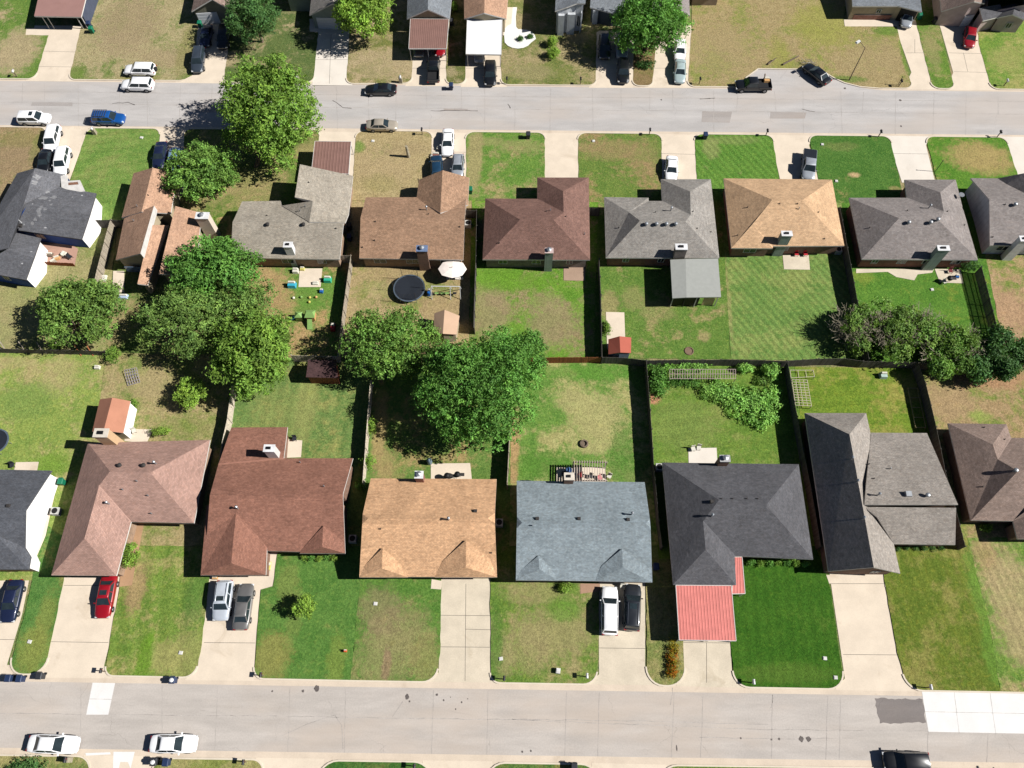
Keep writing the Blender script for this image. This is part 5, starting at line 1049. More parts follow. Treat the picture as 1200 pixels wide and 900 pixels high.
tree('young lime green tree alone on the front lawn of the red brown house', 356, 710, 1.35, 1.35, 1.15, 1.9, 'lime', 1300, .28, 17, 6, name='small_tree')
# brush line on the right: bare twigs with thin foliage
def brush(label, px, py, rx, ry, h, mat, n, twigs, seed, size=.36, nl=8, group=None):
    rnd = random.Random(seed); rx *= 1.15; ry *= 1.12; twigs = int(twigs*.8); c = P(px, py, h*.55); r = thing('brush_tree', label, 'brush', (c.x, c.y, 0), 0, group)
    lobes = []
    for _ in range(nl):
        a = rnd.uniform(0, 6.28); q = rnd.uniform(0, .85); k = rnd.uniform(.26, .46)
        lobes.append(((c.x+math.cos(a)*rx*q, c.y+math.sin(a)*ry*q, h*rnd.uniform(.4, .75)), (rx*k, ry*k, h*.3), rnd.uniform(.75, 1.2)))
    leaf_cloud(lobes, int(n*2.3), size, rnd).build('crown', LEAF[mat], r)
    t = MB(); f = Vector((c.x, c.y, 0))
    for i in range(5): limb(t, f+Vector((rnd.uniform(-1, 1), rnd.uniform(-.6, .6), 0)), (c.x+rnd.uniform(-.6, .6)*rx, c.y+rnd.uniform(-.6, .6)*ry, h*.7), .1, .04, rnd, 3)
    t.build('trunk', m_bark, r)
    w = MB()
    for _ in range(twigs):
        a = rnd.uniform(0, 6.28); q = rnd.uniform(.1, 1.0); s = Vector((c.x+math.cos(a)*rx*q*.55, c.y+math.sin(a)*ry*q*.55, h*rnd.uniform(.3, .7)))
        e = s+Vector((math.cos(a)*rnd.uniform(.2, 1.3)+rnd.uniform(-.6, .6), math.sin(a)*rnd.uniform(.2, 1.3)+rnd.uniform(-.6, .6), rnd.uniform(.1, 1.2)))
        w.bar(s, e, rnd.uniform(.025, .06))
        for _ in range(2):
            k = s.lerp(e, rnd.uniform(.4, .9)); w.bar(k, k+Vector((rnd.uniform(-.6, .6), rnd.uniform(-.6, .6), rnd.uniform(.0, .6))), .022)
    w.build('twigs', m_twig, r)
    return r
brush('half bare brush at the west end of the brush line with thin green tips', 996, 385, 3.0, 3.3, 3.8, 'olive', 1900, 300, 21, group=None)
brush('pale bare twiggy brush with few leaves above the wavy fence', 1040, 388, 4.2, 3.6, 3.8, 'grey', 2200, 560, 22)
brush('thin grey brush with green shoots at the middle of the brush line', 1080, 386, 3.8, 3.5, 3.9, 'grey', 3000, 300, 23)
brush('leafy brush hanging over the fence corner of the mixed grey house yard', 1100, 415, 3.6, 3.2, 3.6, 'mid', 3600, 110, 24)
brush('grey and green brush beside the leaning fence of the far right yard', 1132, 405, 3.2, 3.4, 3.8, 'olive', 3200, 220, 25)
brush('dark leafy bush at the east end of the brush line', 1160, 412, 3.3, 3.6, 4.0, 'dark', 4600, 40, 26)
brush('dark leafy bush cut off by the right edge of the frame', 1194, 412, 3.0, 2.6, 3.4, 'dark', 3200, 30, 27)
shrub('upper of two clipped ball shrubs on the lawn of the stone fronted house', 648.5, 48, .95, .95, 1.5, 'lime', 1500, .2, 31, group='clipped ball shrubs')
shrub('lower of two clipped ball shrubs on the lawn of the stone fronted house', 649, 62, 1.05, 1.05, 1.6, 'lime', 1600, .2, 32, group='clipped ball shrubs')
shrub('leafy green clump at the west end of the vegetable garden', 771, 449, 1.5, 2.9, 1.3, 'deep', 1800, .3, 33, nl=8)
shrub('row of green plants along the alley fence, above the pale trellis', 800, 430, 4.2, .9, 1.0, 'vine', 1500, .28, 34, nl=12)
shrub('green plants under the pale trellis', 800, 447, 2.8, 1.0, .8, 'deep', 800, .28, 35, nl=8)
shrub('pale green leafy plant east of the trellis by the alley fence', 873, 434, 1.3, .9, 1.2, 'vine', 600, .28, 36)
shrub('pale green bush in the north east corner of the vegetable garden', 902, 434, 1.3, 1.4, 1.4, 'vine', 900, .28, 37)
shrub('low green plants between the vine mass and the corner bush', 893, 447, 1.5, .7, .7, 'olive', 450, .25, 38)
rnd = random.Random(77); c0 = P(880, 471, .5); r = thing('vine_mass', 'wide drooping mass of pale green vines in the vegetable garden', 'vines', (c0.x, c0.y, 0)); lob = []
for px, py in ((838, 452), (848, 458), (858, 456), (868, 462), (880, 462), (890, 468), (900, 466), (906, 474), (894, 482), (902, 488), (885, 478), (873, 472), (862, 470), (905, 460), (880, 490), (893, 496), (850, 468), (861, 480), (840, 462), (828, 458)):
    q = P(px, py, .4); lob.append(((q.x, q.y, .45), (1.15, 1.0, .42), rnd.uniform(.85, 1.2)))
leaf_cloud(lob, 6500, .3, rnd, flat=.8).build('foliage', LEAF['vine'], r)
b = MB()
for l in lob: limb(b, (c0.x, c0.y, .1), (l[0][0], l[0][1], .3), .03, .015, rnd, 4)
b.build('stem', m_bark, r)
for a in ((434.5, 499, .8, 1.3, 1.6, 'lime', 'upper small green shrub climbing the pale fence of the tan orange house yard'), (431, 542, .9, 1.1, 1.5, 'bright', 'lower small green shrub climbing the pale fence of the tan orange house yard'), (425, 567, .9, .9, 1.3, 'deep', 'small dark shrub behind the corner of the tan orange house'),
          (190, 508, 1.5, .8, 1.2, 'yellow', 'low round bush against the rear of the reddish brown hip house'), (156, 473, .7, .7, .8, 'bright', 'small weedy shrub behind the orange roofed shed'), (129, 417, 1.3, 1.2, 1.6, 'bright', 'bright shrub on the alley beside the timber props'),
          (66, 405, .9, .8, 1.1, 'bright', 'low green suckers west of the trunk of the olive tree'), (661, 688, 1.0, .7, 1.0, 'yellow', 'yellow green shrub below the front eave of the blue grey house'), (1137, 311, 1.5, 1.1, 1.6, 'dark', 'dark shrub at the back corner of the grey brown hip house'),
          (30, 898, 2.3, 1.0, 1.0, 'dark', 'dark shrub bed cut off at the bottom left corner'), (755, 76, 2.0, .9, 1.0, 'dark', 'dark undergrowth below the big round tree'), (244, 262, 1.6, 1.4, 1.5, 'bright', 'green shrub behind the cream chimney of the tan split level house'),
          (1008, 690-9, .1, .1, .2, 'deep', None), (610.5, 46, .4, .45, .6, 'dark', 'small dark round shrub in the white pebble bed'), (621, 43, .5, .45, .6, 'dark', 'dark shrub at the edge of the white pebble bed'), (1157, 619, .8, .5, .5, 'lime', 'low lime plants in front of the umber brown house'), (712, 384, .35, 1.3, .9, 'bright', 'weedy shrub between the dark fence and the pale shed slab'), (532, 9, .6, .9, 1.4, 'bright', 'green bush between the blue grey house and the white carport')):
    if a[6]: shrub(a[6], a[0], a[1], a[2], a[3], a[4], a[5], int(420*max(1, a[2]*a[3])), .24, int(a[0]))
for i in range(7):
    shrub('clipped green bush in the row below the front eave of the charcoal house' if i else 'clipped green bush in the row below the front eave of the charcoal house', 880+i*10.5, 659.5, .55, .45, .75, 'bright' if i % 2 else 'deep', 260, .18, 400+i, group='bushes in front of the charcoal house')
for i in range(5): shrub('small bush in the bed below the right dormer of the red brown house', 357+i*8.5, 654, .45, .4, .6, 'deep' if i % 2 else 'yellow', 200, .17, 420+i, group='bushes in front of the red brown house')
for i in range(6): shrub('tiny dark bush in the shaded bed of the mixed grey house', 1053+i*10, 642.5, .4, .35, .45, 'dark', 140, .16, 440+i, group='bushes in front of the mixed grey house')
rnd = random.Random(5); r = thing('flower_hedge', 'narrow orange and gold flower hedge beside the driveway of the pink carport', 'flower hedge', P(788, 770, 0)); lo = []; lo2 = []
for i in range(9):
    q = P(788+rnd.uniform(-2, 2), 754+i*4.6, .4); (lo2 if i > 4 else lo).append(((q.x, q.y, .4), (.62, .42, .4), rnd.uniform(.85, 1.15)))
leaf_cloud(lo+lo2, 1500, .17, rnd).build('foliage', LEAF['gold'], r); leaf_cloud(lo2+lo[-3:], 900, .14, rnd).build('flowers', LEAF['flower'], r)
# a few bare trunks and posts
def log(label, a, c, r0, r1, name='log', m=None):
    b = MB(); b.cyl(a, c, r0, r1, 9); o = b.build(name, m or m_bark); tag(o, label, name.replace('_', ' ')); return o
p = P(479, 184, 0); q = Vector((p.x-.1, p.y, 2.3)); log('pale bare dead trunk standing alone in the dry lawn of the brown house', p, q, .26, .18, 'dead_trunk', m_twig)
p = P(894, 94, 0); log('short dark leaning post at the kerb bulge beside the black pickup', (p.x, p.y-1.2, .1), (p.x+.1, p.y+.3, 1.0), .12, .1, 'post')
a, c = P(900, 75, .2), P(909.5, 68, .5); log('curved dark branch lying on the dry corner lot', a, c, .13, .08, 'branch')
a, c = P(917.5, 75.5, .2), P(936, 65.5, .5); log('long dark log lying on the corner lot beside the parked black sedan', a, c, .14, .1, 'log')
b = MB(); rnd = random.Random(9); s = P(946, 73, .3)
for _ in range(26): k = s+Vector((rnd.uniform(-1.3, 1.3), rnd.uniform(-.5, .5), rnd.uniform(-.2, .3))); b.bar(k, k+Vector((rnd.uniform(-1, 1.2), rnd.uniform(-.4, .6), rnd.uniform(-.1, .3))), .05)
tag(b.build('brush_pile', m_twig), 'pile of grey cut branches beside the parked black sedan', 'brush pile')
# ------------------------------------------------------------------ vehicles
CAR_P = dict(white=paint('paint_white', (0, 0, 0), 0, (.82, .82, .82)), black=paint('paint_black', (0, 0, 0), .2, (.008, .009, .011)), navy=paint('paint_navy', (0, 0, 0), .3, (.012, .018, .05)), blue=paint('paint_blue', (30, 96, 176), .3), pearl=paint('paint_pearl', (222, 230, 240), .3), silver=paint('paint_silver', (196, 202, 210), .6), grey=paint('paint_grey', (140, 138, 136), .6),
    red=paint('paint_red', (176, 24, 40), .2), slate=paint('paint_slate', (74, 84, 96), .4), teal=paint('paint_teal', (38, 74, 104), .4), gold=paint('paint_champagne', (206, 194, 176), .5), sky=paint('paint_pale_blue', (150, 186, 220), .4), mint=paint('paint_pale_mint', (206, 226, 226), .4), char=paint('paint_charcoal', (52, 56, 62), .4))
m_tyre = plain('tyre_rubber', (40, 40, 42), .85); m_rim = plain('wheel_rim', (168, 170, 174), .35, .7); m_headl = plain('headlight_lens', (235, 238, 240), .15); m_taill = plain('taillight_red', (170, 20, 24), .25)
m_chrome = plain('chrome_trim', (200, 204, 208), .2, .9); m_bed = plain('bed_liner', (40, 40, 42), .8)
SEC = dict(
 sedan=[(-2.42, .60, .40, .52, .74), (-2.36, .74, .32, .52, .90), (-2.2, .84, .26, .52, .97), (-1.5, .91, .22, .52, 1.0), (-.4, .92, .2, .52, .98), (.7, .92, .2, .52, .96), (1.2, .91, .22, .52, .92), (1.9, .87, .25, .48, .83), (2.24, .79, .28, .46, .74), (2.40, .60, .34, .46, .62)],
 suv=[(-2.36, .70, .45, .62, .95), (-2.30, .84, .36, .62, 1.06), (-2.1, .92, .3, .62, 1.1), (-.5, .95, .26, .62, 1.1), (.8, .95, .26, .62, 1.08), (1.3, .94, .28, .62, 1.05), (1.95, .90, .32, .58, .98), (2.22, .82, .36, .56, .88), (2.36, .64, .42, .55, .72)],
 pickup=[(-2.80, .86, .5, .65, .74), (-2.74, .93, .45, .65, .76), (-.80, .96, .4, .65, .78), (-.72, .96, .4, .65, 1.12), (.8, .96, .36, .65, 1.12), (1.5, .95, .36, .65, 1.1), (2.3, .93, .38, .62, 1.04), (2.62, .86, .42, .6, .94), (2.74, .7, .48, .58, .8)],
 hatch=[(-2.10, .68, .42, .55, .85), (-2.04, .80, .34, .55, .98), (-1.8, .88, .26, .55, 1.0), (-.4, .9, .22, .55, .98), (.7, .9, .22, .55, .96), (1.15, .89, .24, .52, .93), (1.75, .84, .27, .5, .84), (2.02, .74, .3, .48, .74), (2.13, .56, .36, .48, .62)])
CAB = dict(sedan=(1.12, .28, -1.82, -1.08, .92, 1.43, .84, .62), suv=(1.22, .50, -2.24, -1.98, 1.06, 1.72, .88, .70), pickup=(1.5, .78, -.66, -.52, 1.08, 1.80, .90, .72), hatch=(1.08, .30, -2.0, -1.45, .92, 1.46, .83, .64))
WHL = dict(sedan=(1.42, -1.38, .33), suv=(1.42, -1.38, .37), pickup=(1.78, -1.78, .40), hatch=(1.32, -1.25, .32))
SHAPES = {}
def car_shape(kind):
    if kind in SHAPES: return SHAPES[kind]
    b = MB(); S = SEC[kind]; rings = []
    for x, hw, z0, zb, zt in S:
        rings.append([(x, -hw*.86, z0), (x, -hw*.98, (z0+zb)/2), (x, -hw, zb), (x, -hw*.97, zt-.1), (x, -hw*.88, zt-.02), (x, -hw*.45, zt+.015), (x, 0, zt+.03), (x, hw*.45, zt+.015), (x, hw*.88, zt-.02), (x, hw*.97, zt-.1), (x, hw, zb), (x, hw*.98, (z0+zb)/2), (x, hw*.86, z0)])
    n = 13; vs = [v for r in rings for v in r]; fs = []
    for i in range(len(S)-1):
        for j in range(n-1): fs.append((i*n+j, i*n+j+1, (i+1)*n+j+1, (i+1)*n+j))
        fs.append((i*n+n-1, i*n, (i+1)*n, (i+1)*n+n-1))
    fs = [f[::-1] for f in fs]
    fs += [tuple(range(n)), tuple(range((len(S)-1)*n+n-1, (len(S)-1)*n-1, -1))]
    b.add(vs, [f[::-1] for f in fs])
    # wheel arches as dark lips
    c = MB(); xf0, xf1, xr0, xr1, zb, zt, hb, ht = CAB[kind]; zb -= .04
    lo = [(xr0, -hb, zb), (xf0, -hb, zb), (xf0, hb, zb), (xr0, hb, zb)]; md = [(xr1-.03, -ht-.015, zt-.07), (xf1+.03, -ht-.015, zt-.07), (xf1+.03, ht+.015, zt-.07), (xr1-.03, ht+.015, zt-.07)]
    up = [(xr1+.10, -ht+.07, zt), (xf1-.10, -ht+.07, zt), (xf1-.10, ht-.07, zt), (xr1+.10, ht-.07, zt)]
    xm = (xr1+xf1)/2; pk = [(xm, -ht*.4, zt+.035), (xm, ht*.4, zt+.035)]
    vs = lo+md+up+pk; fs = []
    for a in (0, 4):
        for i in range(4): j = (i+1) % 4; fs.append((a+i, a+j, a+4+j, a+4+i))
    fs += [(8, 9, 12), (9, 10, 13, 12), (10, 11, 13), (11, 8, 12, 13)]
    c.add(vs, fs)
    def pane(q, ins):
        """q: bl, br, tr, tl corners; ins: shares l,r,b,t"""
        bl, br, tr, tl = [Vector(v) for v in q]; l, r_, bo, t = ins
        def at(u, v): return bl.lerp(br, u).lerp(tl.lerp(tr, u), v)
        p = [at(l, bo), at(1-r_, bo), at(1-r_, 1-t), at(l, 1-t)]; n_ = newell(p)*.012
        g = MB(); g.add([v+n_ for v in p]+[v-n_*.5 for v in p], [(0, 1, 2, 3), (0, 4, 5, 1), (1, 5, 6, 2), (2, 6, 7, 3), (3, 7, 4, 0)]); return g
    ws = pane((lo[1], lo[2], md[2], md[1]), (.05, .05, .10, .03)); rw = pane((lo[3], lo[0], md[0], md[3]), (.07, .07, .14 if kind != 'suv' else .3, .05))
    ys = []
    for s in (0, 1):
        q = (lo[0], lo[1], md[1], md[0]) if s == 0 else (lo[2], lo[3], md[3], md[2])
        if kind == 'pickup': ys.append([pane(q, (.08, .10, .16, .08))])
        else:
            A = pane(q, (.06, .52, .14, .08)); B_ = pane(q, (.52, .07, .14, .08)); ys.append([A, B_])
    SHAPES[kind] = (b, c, ws, rw, ys); return SHAPES[kind]
MESH = {}
def inst(key, mb, name, mat, parent, smooth=None):
    k = (key, mat.name)
    if k in MESH:
        o = bpy.data.objects.new(name, MESH[k]); COL.objects.link(o); o.parent = parent; return o
    o = mb.build(name, mat, parent, smooth, local=True); MESH[k] = o.data; return o
def vehicle(label, cat, px, py, hd, kind, col, L=None, sunroof=False, rails=False, rack=False, cover=None, load=None, name=None, spare=False, z=.02):
    """hd: heading of the nose in the photo, degrees, 0 right, 90 up"""
    c = P(px, py, .8); e = P(px+math.cos(math.radians(hd))*20, py-math.sin(math.radians(hd))*20, .8); a = math.atan2(e.y-c.y, e.x-c.x)
    r = thing(name or {'sedan': 'parked_car', 'suv': 'parked_suv', 'pickup': 'pickup_truck', 'hatch': 'parked_car'}[kind], label, cat, (c.x, c.y, z), a)
    S = SEC[kind]; k = (L/(S[-1][0]-S[0][0])) if L else 1.0; r.scale = (k, 1, 1)
    b, cb, ws, rw, ys = car_shape(kind); pm = CAR_P[col]; g = glass()
    inst(kind+'b', b, 'body', pm, r, 40); inst(kind+'c', cb, 'cabin', pm, r, 35)
    inst(kind+'w', ws, 'windshield', g, r); inst(kind+'r', rw, 'rear_window', g, r)
    for s in (0, 1):
        for i, y in enumerate(ys[s]): inst(kind+'s%d%d' % (s, i), y, 'side_window', g, r)
    xf, xr, wr = WHL[kind]; hw = max(s[1] for s in S)
    for i, (x, y) in enumerate(((xf, -1), (xf, 1), (xr, -1), (xr, 1))):
        t = MB(); t.cyl((x, y*(hw-.20), wr), (x, y*(hw+.012), wr), wr, n=16); w = inst(kind+'t%d' % i, t, 'wheel', m_tyre, r)
        d = MB(); d.cyl((x, y*(hw+.0), wr), (x, y*(hw+.025), wr), wr*.62, wr*.55, 12); inst(kind+'d%d' % i, d, 'rim', m_rim, w)
    x0, x1 = S[-2][0], S[1][0]
    for i, y in enumerate((-1, 1)):
        h = MB(); h.box((x0+.03, y*(S[-2][1]-.13), S[-2][4]-.13), (.22, .3, .13), 0, 0, .8); inst(kind+'h%d' % i, h, 'headlight', m_headl, r)
        h = MB(); h.box((x1-.02, y*(S[1][1]-.12), S[1][4]-.13), (.12, .26, .16)); inst(kind+'l%d' % i, h, 'tail_light', m_taill, r)
        h = MB(); h.box((CAB[kind][0]-.32, y*(hw+.08), CAB[kind][4]+.02), (.12, .22, .13), 0, 0, .8); inst(kind+'m%d' % i, h, 'mirror', pm, r)
    zt = CAB[kind][5]; xm = (CAB[kind][1]+CAB[kind][3])/2
    if sunroof: h = MB(); h.box((CAB[kind][1]-.55, 0, zt+.02), (.55, .8, .04)); inst(kind+'sun', h, 'sunroof', g, r)
    if rails:
        for i, y in enumerate((-1, 1)): h = MB(); h.bar((CAB[kind][3]+.15, y*.56, zt+.05), (CAB[kind][1]-.2, y*.56, zt+.05), .05); inst(kind+'rl%d' % i, h, 'roof_rail', m_chrome, r)
    if rack:
        h = MB()
        for i in range(7): x = CAB[kind][3]+.1+i*.32; h.bar((x, -.66, zt+.12), (x, .66, zt+.12), .06)
        for y in (-.66, .66): h.bar((CAB[kind][3]+.1, y, zt+.1), (CAB[kind][3]+2.1, y, zt+.1), .05)
        inst(kind+'rack', h, 'roof_rack', m_chrome, r)
    if spare: h = MB(); h.cyl((-2.36, 0, .95), (-2.58, 0, .95), .36, n=16); inst(kind+'sp', h, 'spare_wheel', m_tyre, r)
    if kind == 'pickup':
        h = MB()
        for y in (-1, 1): h.box((-1.76, y*.90, .94), (1.96, .1, .40))
        h.box((-2.72, 0, .94), (.1, 1.74, .40)); inst('pkwall', h, 'bed_wall', pm, r)
        h = MB(); h.box((-1.74, 0, .83), (1.86, 1.68, .04)); inst('pkfloor', h, 'bed_floor', m_bed, r)
        if cover: h = MB(); h.box((-1.74, 0, 1.16), (1.94, 1.8, .06)); inst('pkcov'+cover, h, 'bed_cover', CAR_P[cover], r)
    return r
V = vehicle
V('white compact suv with a sunroof parked along the left kerb of the upper street', 'suv', 40, 138.5, 0, 'suv', 'white', 4.7, sunroof=True)
V('white suv nosing down the driveway of the blue walled house, nearest the street', 'suv', 61, 163, -104, 'suv', 'white', 5.0)
V('white suv at the house end of the blue walled house driveway', 'suv', 72.5, 189, -102, 'suv', 'white', 5.0)
V('black car tucked beside two white suvs by the dark grey roof', 'car', 52, 188, -103, 'sedan', 'black', 4.4)
V('bright blue suv with a loaded roof rack parked along the upper street', 'suv', 127, 138.5, -1, 'suv', 'blue', 4.9, rack=True)
V('white off road suv with a spare wheel at its tail, parked on the verge', 'suv', 164, 81.5, 179, 'suv', 'white', 4.9, spare=True)
V('white suv parked in the street just below the off road suv', 'suv', 161, 99, 179, 'suv', 'white', 5.0)
V('black car in the tree shade at the olive grey house garage, left one', 'car', 241, 41, -101, 'sedan', 'navy', 4.6)
V('black suv in the tree shade at the olive grey house garage, right one', 'suv', 262, 43.5, -99, 'suv', 'black', 4.8)
V('dark slate suv at the street end of the olive grey house driveway', 'suv', 232.5, 70, -99, 'suv', 'slate', 5.0, rails=True)
V('dark navy sedan under the low spreading tree by the tan split level house', 'car', 187, 181, -100, 'sedan', 'navy', 4.8)
V('pale blue car half hidden under the low spreading tree', 'car', 203.5, 188, -98, 'sedan', 'sky', 4.8)
V('black sedan parked on the upper street below the bright lime tree', 'car', 446, 104, 180, 'sedan', 'black', 4.9)
V('champagne coloured sedan parked along the south kerb of the upper street', 'car', 447.5, 146, 0, 'sedan', 'gold', 4.7)
V('white sedan backed to the street on the brown house driveway', 'car', 524.5, 166, -93, 'sedan', 'white', 4.9)
V('dark teal car half under the front gable of the brown house', 'car', 511.5, 195, 93, 'hatch', 'teal', 4.4)
V('silver hatchback beside the dark teal car at the brown house', 'car', 536.5, 194, -94, 'hatch', 'silver', 4.2, rails=True)
V('black pickup truck parked below the large brown carport', 'pickup truck', 508, 80.5, 88, 'pickup', 'black', 5.4)
V('red car peeking out below the large brown carport', 'car', 515.5, 52.5, -92, 'hatch', 'red', 4.2)
V('grey car hidden below the large brown carport, left of the red car', 'car', 491, 53.5, -92, 'hatch', 'grey', 4.2)
V('black suv standing below the white carport', 'suv', 574.5, 86, -91, 'suv', 'black', 4.6)
V('silver car with its bonnet showing below the white carport', 'car', 561.5, 59.5, -91, 'hatch', 'silver', 4.3)
V('dark car deep in the shade at the open garage left of the big round tree', 'car', 708.5, 55, -90, 'suv', 'char', 4.8)
V('silver suv at the left edge of the big round tree', 'suv', 729, 55, -91, 'suv', 'silver', 4.6)
V('black suv in shade near the street, below the silver suv', 'suv', 730.5, 83, -91, 'suv', 'black', 4.7)
V('white car just emerging from under the big round tree', 'car', 797, 58, -92, 'sedan', 'white', 4.7)
V('pale mint sedan parked behind the white car under the big round tree', 'car', 797, 82.5, -92, 'sedan', 'mint', 4.8)
V('black pickup truck with a loaded open bed parked at the kerb bulge', 'pickup truck', 882.5, 99.5, 180, 'pickup', 'black', 5.5)
V('black sedan parked at an angle in the kerb bulge of the upper street', 'car', 957.5, 85.5, 141, 'sedan', 'black', 4.9)
V('red hatchback on the driveway of the rosy house at top right', 'car', 1137, 43, -95, 'hatch', 'red', 4.3)
V('silver car inside the open garage of the brick and tan siding house', 'car', 1063, 20, -95, 'hatch', 'silver', 4.2)
V('white sedan on the driveway of the grey patio house', 'car', 787, 197, -92, 'sedan', 'white', 4.5)
V('silver pickup truck with a dark bed cover at the tan hip house', 'pickup truck', 948, 193.5, -94, 'pickup', 'silver', 5.5, cover='char')
V('navy sedan on the driveway at the left edge of the lower row', 'car', 13, 704, -104, 'sedan', 'navy', 4.7)
V('dark red sedan with a sunroof on the driveway of the reddish brown hip house', 'car', 123.5, 698.5, -101, 'sedan', 'red', 4.8, sunroof=True)
V('pale silver suv with a sunroof at the red brown house', 'suv', 261, 703.5, -98, 'suv', 'pearl', 4.4, sunroof=True, rails=True)
V('warm grey sedan beside the pale silver suv at the red brown house', 'car', 285, 710.5, 82, 'sedan', 'grey', 5.1)
V('white suv on the driveway of the pale blue grey house', 'suv', 714.5, 715.5, 90, 'suv', 'white', 5.3)
V('black suv with roof rails beside the white suv at the blue grey house', 'suv', 741, 711.5, 88, 'suv', 'char', 5.1, rails=True, sunroof=True)
V('white sports sedan at the left end of the lower street', 'car', 62, 872, -2, 'sedan', 'white', 5.2)
V('white sedan on the lower street beside two dark bins', 'car', 203, 871.5, 0, 'sedan', 'white', 4.8)
V('shiny black suv at the bottom right of the lower street', 'suv', 1062, 892, 179, 'suv', 'black', 4.7)
V('dark car barely showing at the bottom right corner of the frame', 'car', 1175, 913, 179, 'hatch', 'char', 4.2)
# ------------------------------------------------------------------ small things
m_binb = plain('bin_navy', (44, 62, 98), .5); m_bing = plain('bin_green', (30, 130, 96), .5); m_bind = plain('bin_charcoal', (58, 60, 66), .5); m_bag = plain('bag_white', (250, 250, 250), .5)
def wheelie(label, px, py, m=None, rz=0.0, group=None, bag=False, cat='bin'):
    p = P(px, py, .9); r = thing('wheelie_bin', label, cat, (p.x, p.y, .03), rz, group); m = m or m_binb
    b = MB(); hb = [(-.24, -.27, .06), (.24, -.27, .06), (.24, .25, .06), (-.24, .25, .06), (-.3, -.34, .98), (.3, -.34, .98), (.3, .34, .98), (-.3, .34, .98)]
    b.add(hb, [(3, 2, 1, 0), (0, 1, 5, 4), (1, 2, 6, 5), (2, 3, 7, 6), (3, 0, 4, 7), (4, 5, 6, 7)]); b.build('body', m, r, local=True)
    l = MB(); l.add([(-.33, -.38, .985), (.33, -.38, .985), (.33, .38, 1.0), (-.33, .38, 1.0), (-.26, -.3, 1.06), (.26, -.3, 1.06), (.26, .3, 1.09), (-.26, .3, 1.09)], [(3, 2, 1, 0), (0, 1, 5, 4), (1, 2, 6, 5), (2, 3, 7, 6), (3, 0, 4, 7), (4, 5, 6, 7)]); l.build('lid', m, r, local=True)
    for x in (-1, 1): w = MB(); w.cyl((x*.2, .3, .12), (x*.3, .3, .12), .12, n=12); w.build('wheel', m_tyre, r, local=True)
    h = MB(); h.bar((-.24, .42, .97), (.24, .42, .97), .04); h.build('handle', m, r, local=True)
    if bag: g = MB(); g.lathe((.02, -.02, 1.04), [(.12, 0), (.24, .08), (.2, .24), (.05, .3)], 9); tag(g.build('rubbish_bag', m_bag), 'white rubbish bag on the dark bin '+bag, 'rubbish bag').location = (p.x, p.y, .06)
    return r
wheelie('left navy bin of the pair at the kerb at far left of the lower street', 9.5, 795); wheelie('right navy bin of the pair at the kerb at far left of the lower street', 22.5, 795.3)
wheelie('single navy bin at the lawn corner left of the reddish brown house driveway', 46, 792, m_bind); wheelie('dark bin with a white bag at the kerb by the red brown house', 202, 797, bag='at the kerb by the red brown house')
wheelie('left dark bin below the white sedan of the lower street', 180, 893, m_bind, bag='below the white sedan'); wheelie('right dark bin below the white sedan of the lower street', 194, 893.5, m_binb)
wheelie('blue bin standing in the upper street before the white carport', 528.5, 99.5); wheelie('blue bin at the kerb by the grey patio house driveway', 827, 157.5)
wheelie('green bin behind the slate house at the left edge of the lower row', 71, 564, m_bing); wheelie('green bin beside the brown house front gable', 551, 221.5, m_bing); wheelie('green bin at the flat rose carport', 106, 33, m_bing); wheelie('navy bin beside the green one at the flat rose carport', 103, 27); wheelie('green bin by the olive grey garage', 233.5, 26.5, m_bing); wheelie('dark bin by the kerb below the stone fronted house', 619, 157, m_bind)
wheelie('dark bin in the shaded side yard beside the long grey house', 409, 264, m_bind); wheelie('blue bin in the shaded side yard beside the long grey house', 409, 277, m_binb); wheelie('dark blue bin in the shade between the blue grey and charcoal houses', 769, 664, m_binb); wheelie('teal bin in the shade by the rosy house garage', 1079, 17, m_bing); wheelie('dark bin at the garage corner of the rosy house', 1097, 22, m_bind); wheelie('navy bin between the large brown carport and the white carport', 529, 24, m_bind)
# mailboxes
m_mbd = plain('mailbox_dark', (50, 50, 54), .5); m_mbw = plain('mailbox_white', (240, 240, 238), .5)
def mailbox(label, px, py, m, brick=False, rz=0.0):
    p = P(px, py, 0); r = thing('mailbox', label, 'mailbox', (p.x, p.y, .03), rz)
    b = MB(); b.box((0, 0, .52), (.5, .5, 1.04) if brick else (.1, .1, 1.04)); b.build('post', m_twig if brick else m_bark, r, local=True)
    prof = [(math.cos(math.pi*i/8)*.13, .13+math.sin(math.pi*i/8)*.13) for i in range(9)]; pts = [(.13, 0)]+prof+[(-.13, 0)]
    c = MB(); n = len(pts); vs = [(x, -.26, 1.04+z) for x, z in pts]+[(x, .26, 1.04+z) for x, z in pts]
    c.add(vs, [(i, (i+1) % n, n+(i+1) % n, n+i) for i in range(n)]+[tuple(range(n-1, -1, -1)), tuple(range(n, 2*n))]); c.build('box', m, r, local=True)
    f = MB(); f.box((.15, .1, 1.25), (.02, .05, .22)); f.build('flag', m_taill, r, local=True)
    return r
